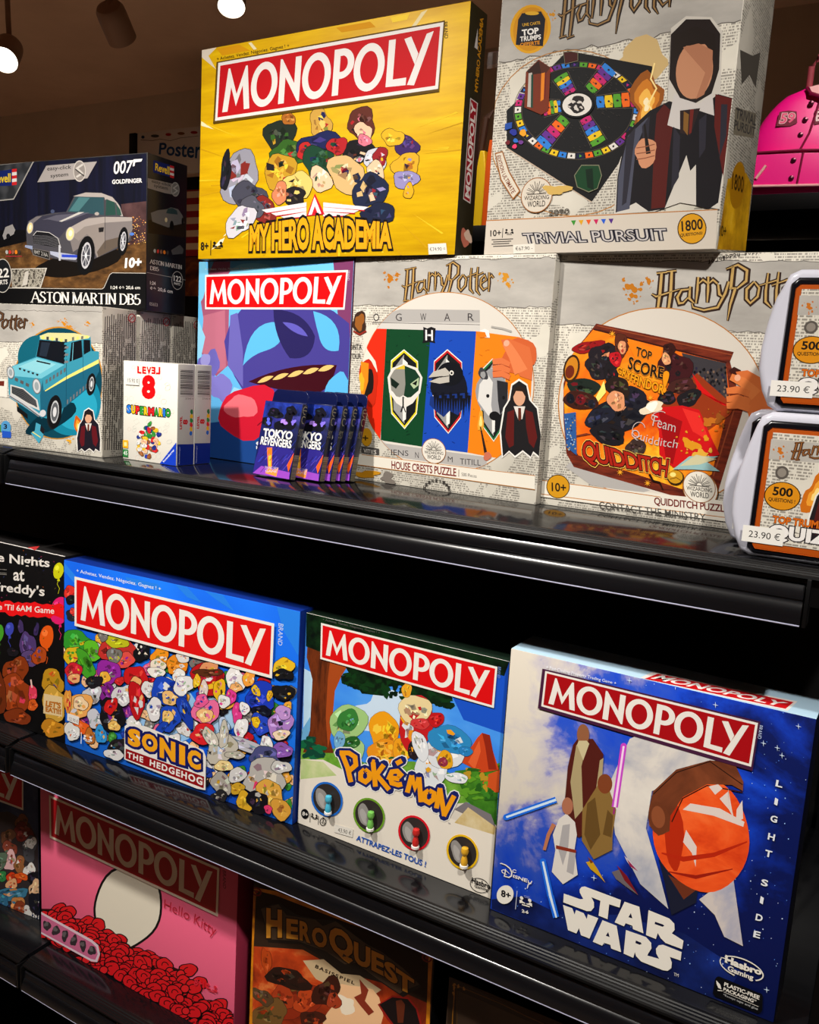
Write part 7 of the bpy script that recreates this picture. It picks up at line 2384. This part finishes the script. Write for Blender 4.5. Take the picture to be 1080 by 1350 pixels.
a.poly([(750, 640), (820, 600), (905, 610), (950, 665), (975, 760), (860, 790), (800, 712)], (20, 12, 14))
a.poly([(840, 620), (870, 612), (890, 640), (880, 740), (850, 740)], (96, 40, 20))
# border
GLD = noise_ramp('worn_gold_print', 30, [(.3, (150, 78, 10)), (.6, (226, 142, 20)), (.8, (190, 104, 14))], 4)
a.line([(58, 4), (180, 30), (420, 124), (600, 190), (780, 250), (900, 306), (1040, 376)], [14, 22, 18, 22, 18, 20, 22], GLD)
a.line([(66, 20), (56, 200), (50, 420), (44, 760), (30, 1200)], [18, 20, 14, 18, 18], GLD)
a.line([(1030, 380), (1022, 560), (1016, 760), (990, 1500)], [24, 18, 24, 18], GLD)
for x, y in ((76, 22), (1010, 384)):
    a.ring((x, y), 26, 20, 9, (130, 30, 14), 25, 10)
    a.ell((x, y), 10, 9, (150, 40, 16))
# stone title
a.poly([(96, 110), (200, 82), (300, 150), (400, 170), (520, 180), (620, 260), (740, 340), (860, 420), (980, 540), (880, 600), (760, 520), (640, 480), (540, 470), (430, 380), (320, 310), (140, 300)], (30, 22, 18))
a.poly([(100, 116), (196, 90), (240, 150), (400, 176), (440, 210), (510, 184), (600, 250), (680, 310), (760, 350), (880, 440), (970, 530), (890, 560), (860, 580), (740, 500), (620, 410), (560, 420), (460, 350), (300, 290), (150, 284)], (84, 66, 50))
for ch, x0, x1, yt0, yt1, yb0, yb1 in (('H', 130, 216, 110, 122, 276, 274), ('E', 240, 304, 168, 176, 278, 284), ('R', 312, 372, 180, 194, 286, 306), ('O', 380, 462, 206, 234, 312, 340), ('Q', 474, 606, 194, 262, 372, 424), ('U', 610, 700, 292, 330, 412, 452), ('E', 706, 776, 340, 372, 450, 486), ('S', 776, 850, 392, 430, 490, 540), ('T', 840, 940, 436, 504, 548, 590)):
    a.text(ch, [(x0, yb0), (x1, yb1)], [(x0, yt0), (x1, yt1)], (236, 160, 50), .045, ((44, 24, 12), .04))
a.text('BASISSPIEL', [(396, 438), (500, 486), (612, 532)], [(402, 420), (506, 468), (616, 514)], (40, 26, 18), .03, None, 1.3)
a.build('cover_picture', HQ.lid)

BR = Carton('board_game_box', 'plain dark brown box with a thin gold double border, lower right below the shelf edge', 'board game', None,
            (.2014, .1625, -.7043), .0284, (.317, .2623, .06), noise_ramp('brown_leather_print', 8, [(.3, (54, 40, 30)), (.7, (84, 66, 52))], 4), BLACKCARD, None,
            [(592.1, 1286.7), (985.3, 1449.7), (943.5, 1751), (572.7, 1551.7)], None, tray=BLACKCARD)
a = Art(BR.front).K(6.75, 560, 1160)
a.poly([(218, 860), (1080, 1280), (2800, 2000), (2700, 3200), (180, 1900)], (50, 34, 22))
a.poly([(300, 990), (1080, 1330), (2700, 2100), (2600, 3000), (260, 1900)], noise_ramp('brown_leather_print', 8, []) if False else MATS['brown_leather_print'])
a.line([(264, 920), (262, 1040), (250, 1200), (240, 1400), (226, 1700)], 8, (176, 116, 30))
a.line([(290, 990), (286, 1240), (270, 1700)], 4, (120, 84, 36))
a.line([(264, 930), (400, 985), (700, 1110), (900, 1210), (1080, 1290), (2000, 1700)], 6, (130, 84, 24))
a.line([(300, 990), (700, 1160), (1080, 1330), (2000, 1740)], 3, (96, 66, 30))
for x, y in ((264, 930), (300, 946), (350, 968), (262, 960), (258, 1010)):
    a.blob(x, y, 12, 14, (190, 130, 40), 0, .25, x)
a.build('cover_picture', BR.lid)
bpy.data.objects.remove(_txto)
for cam_o in (cam,):
    cam_o.data.name = 'camera'
S.camera = cam
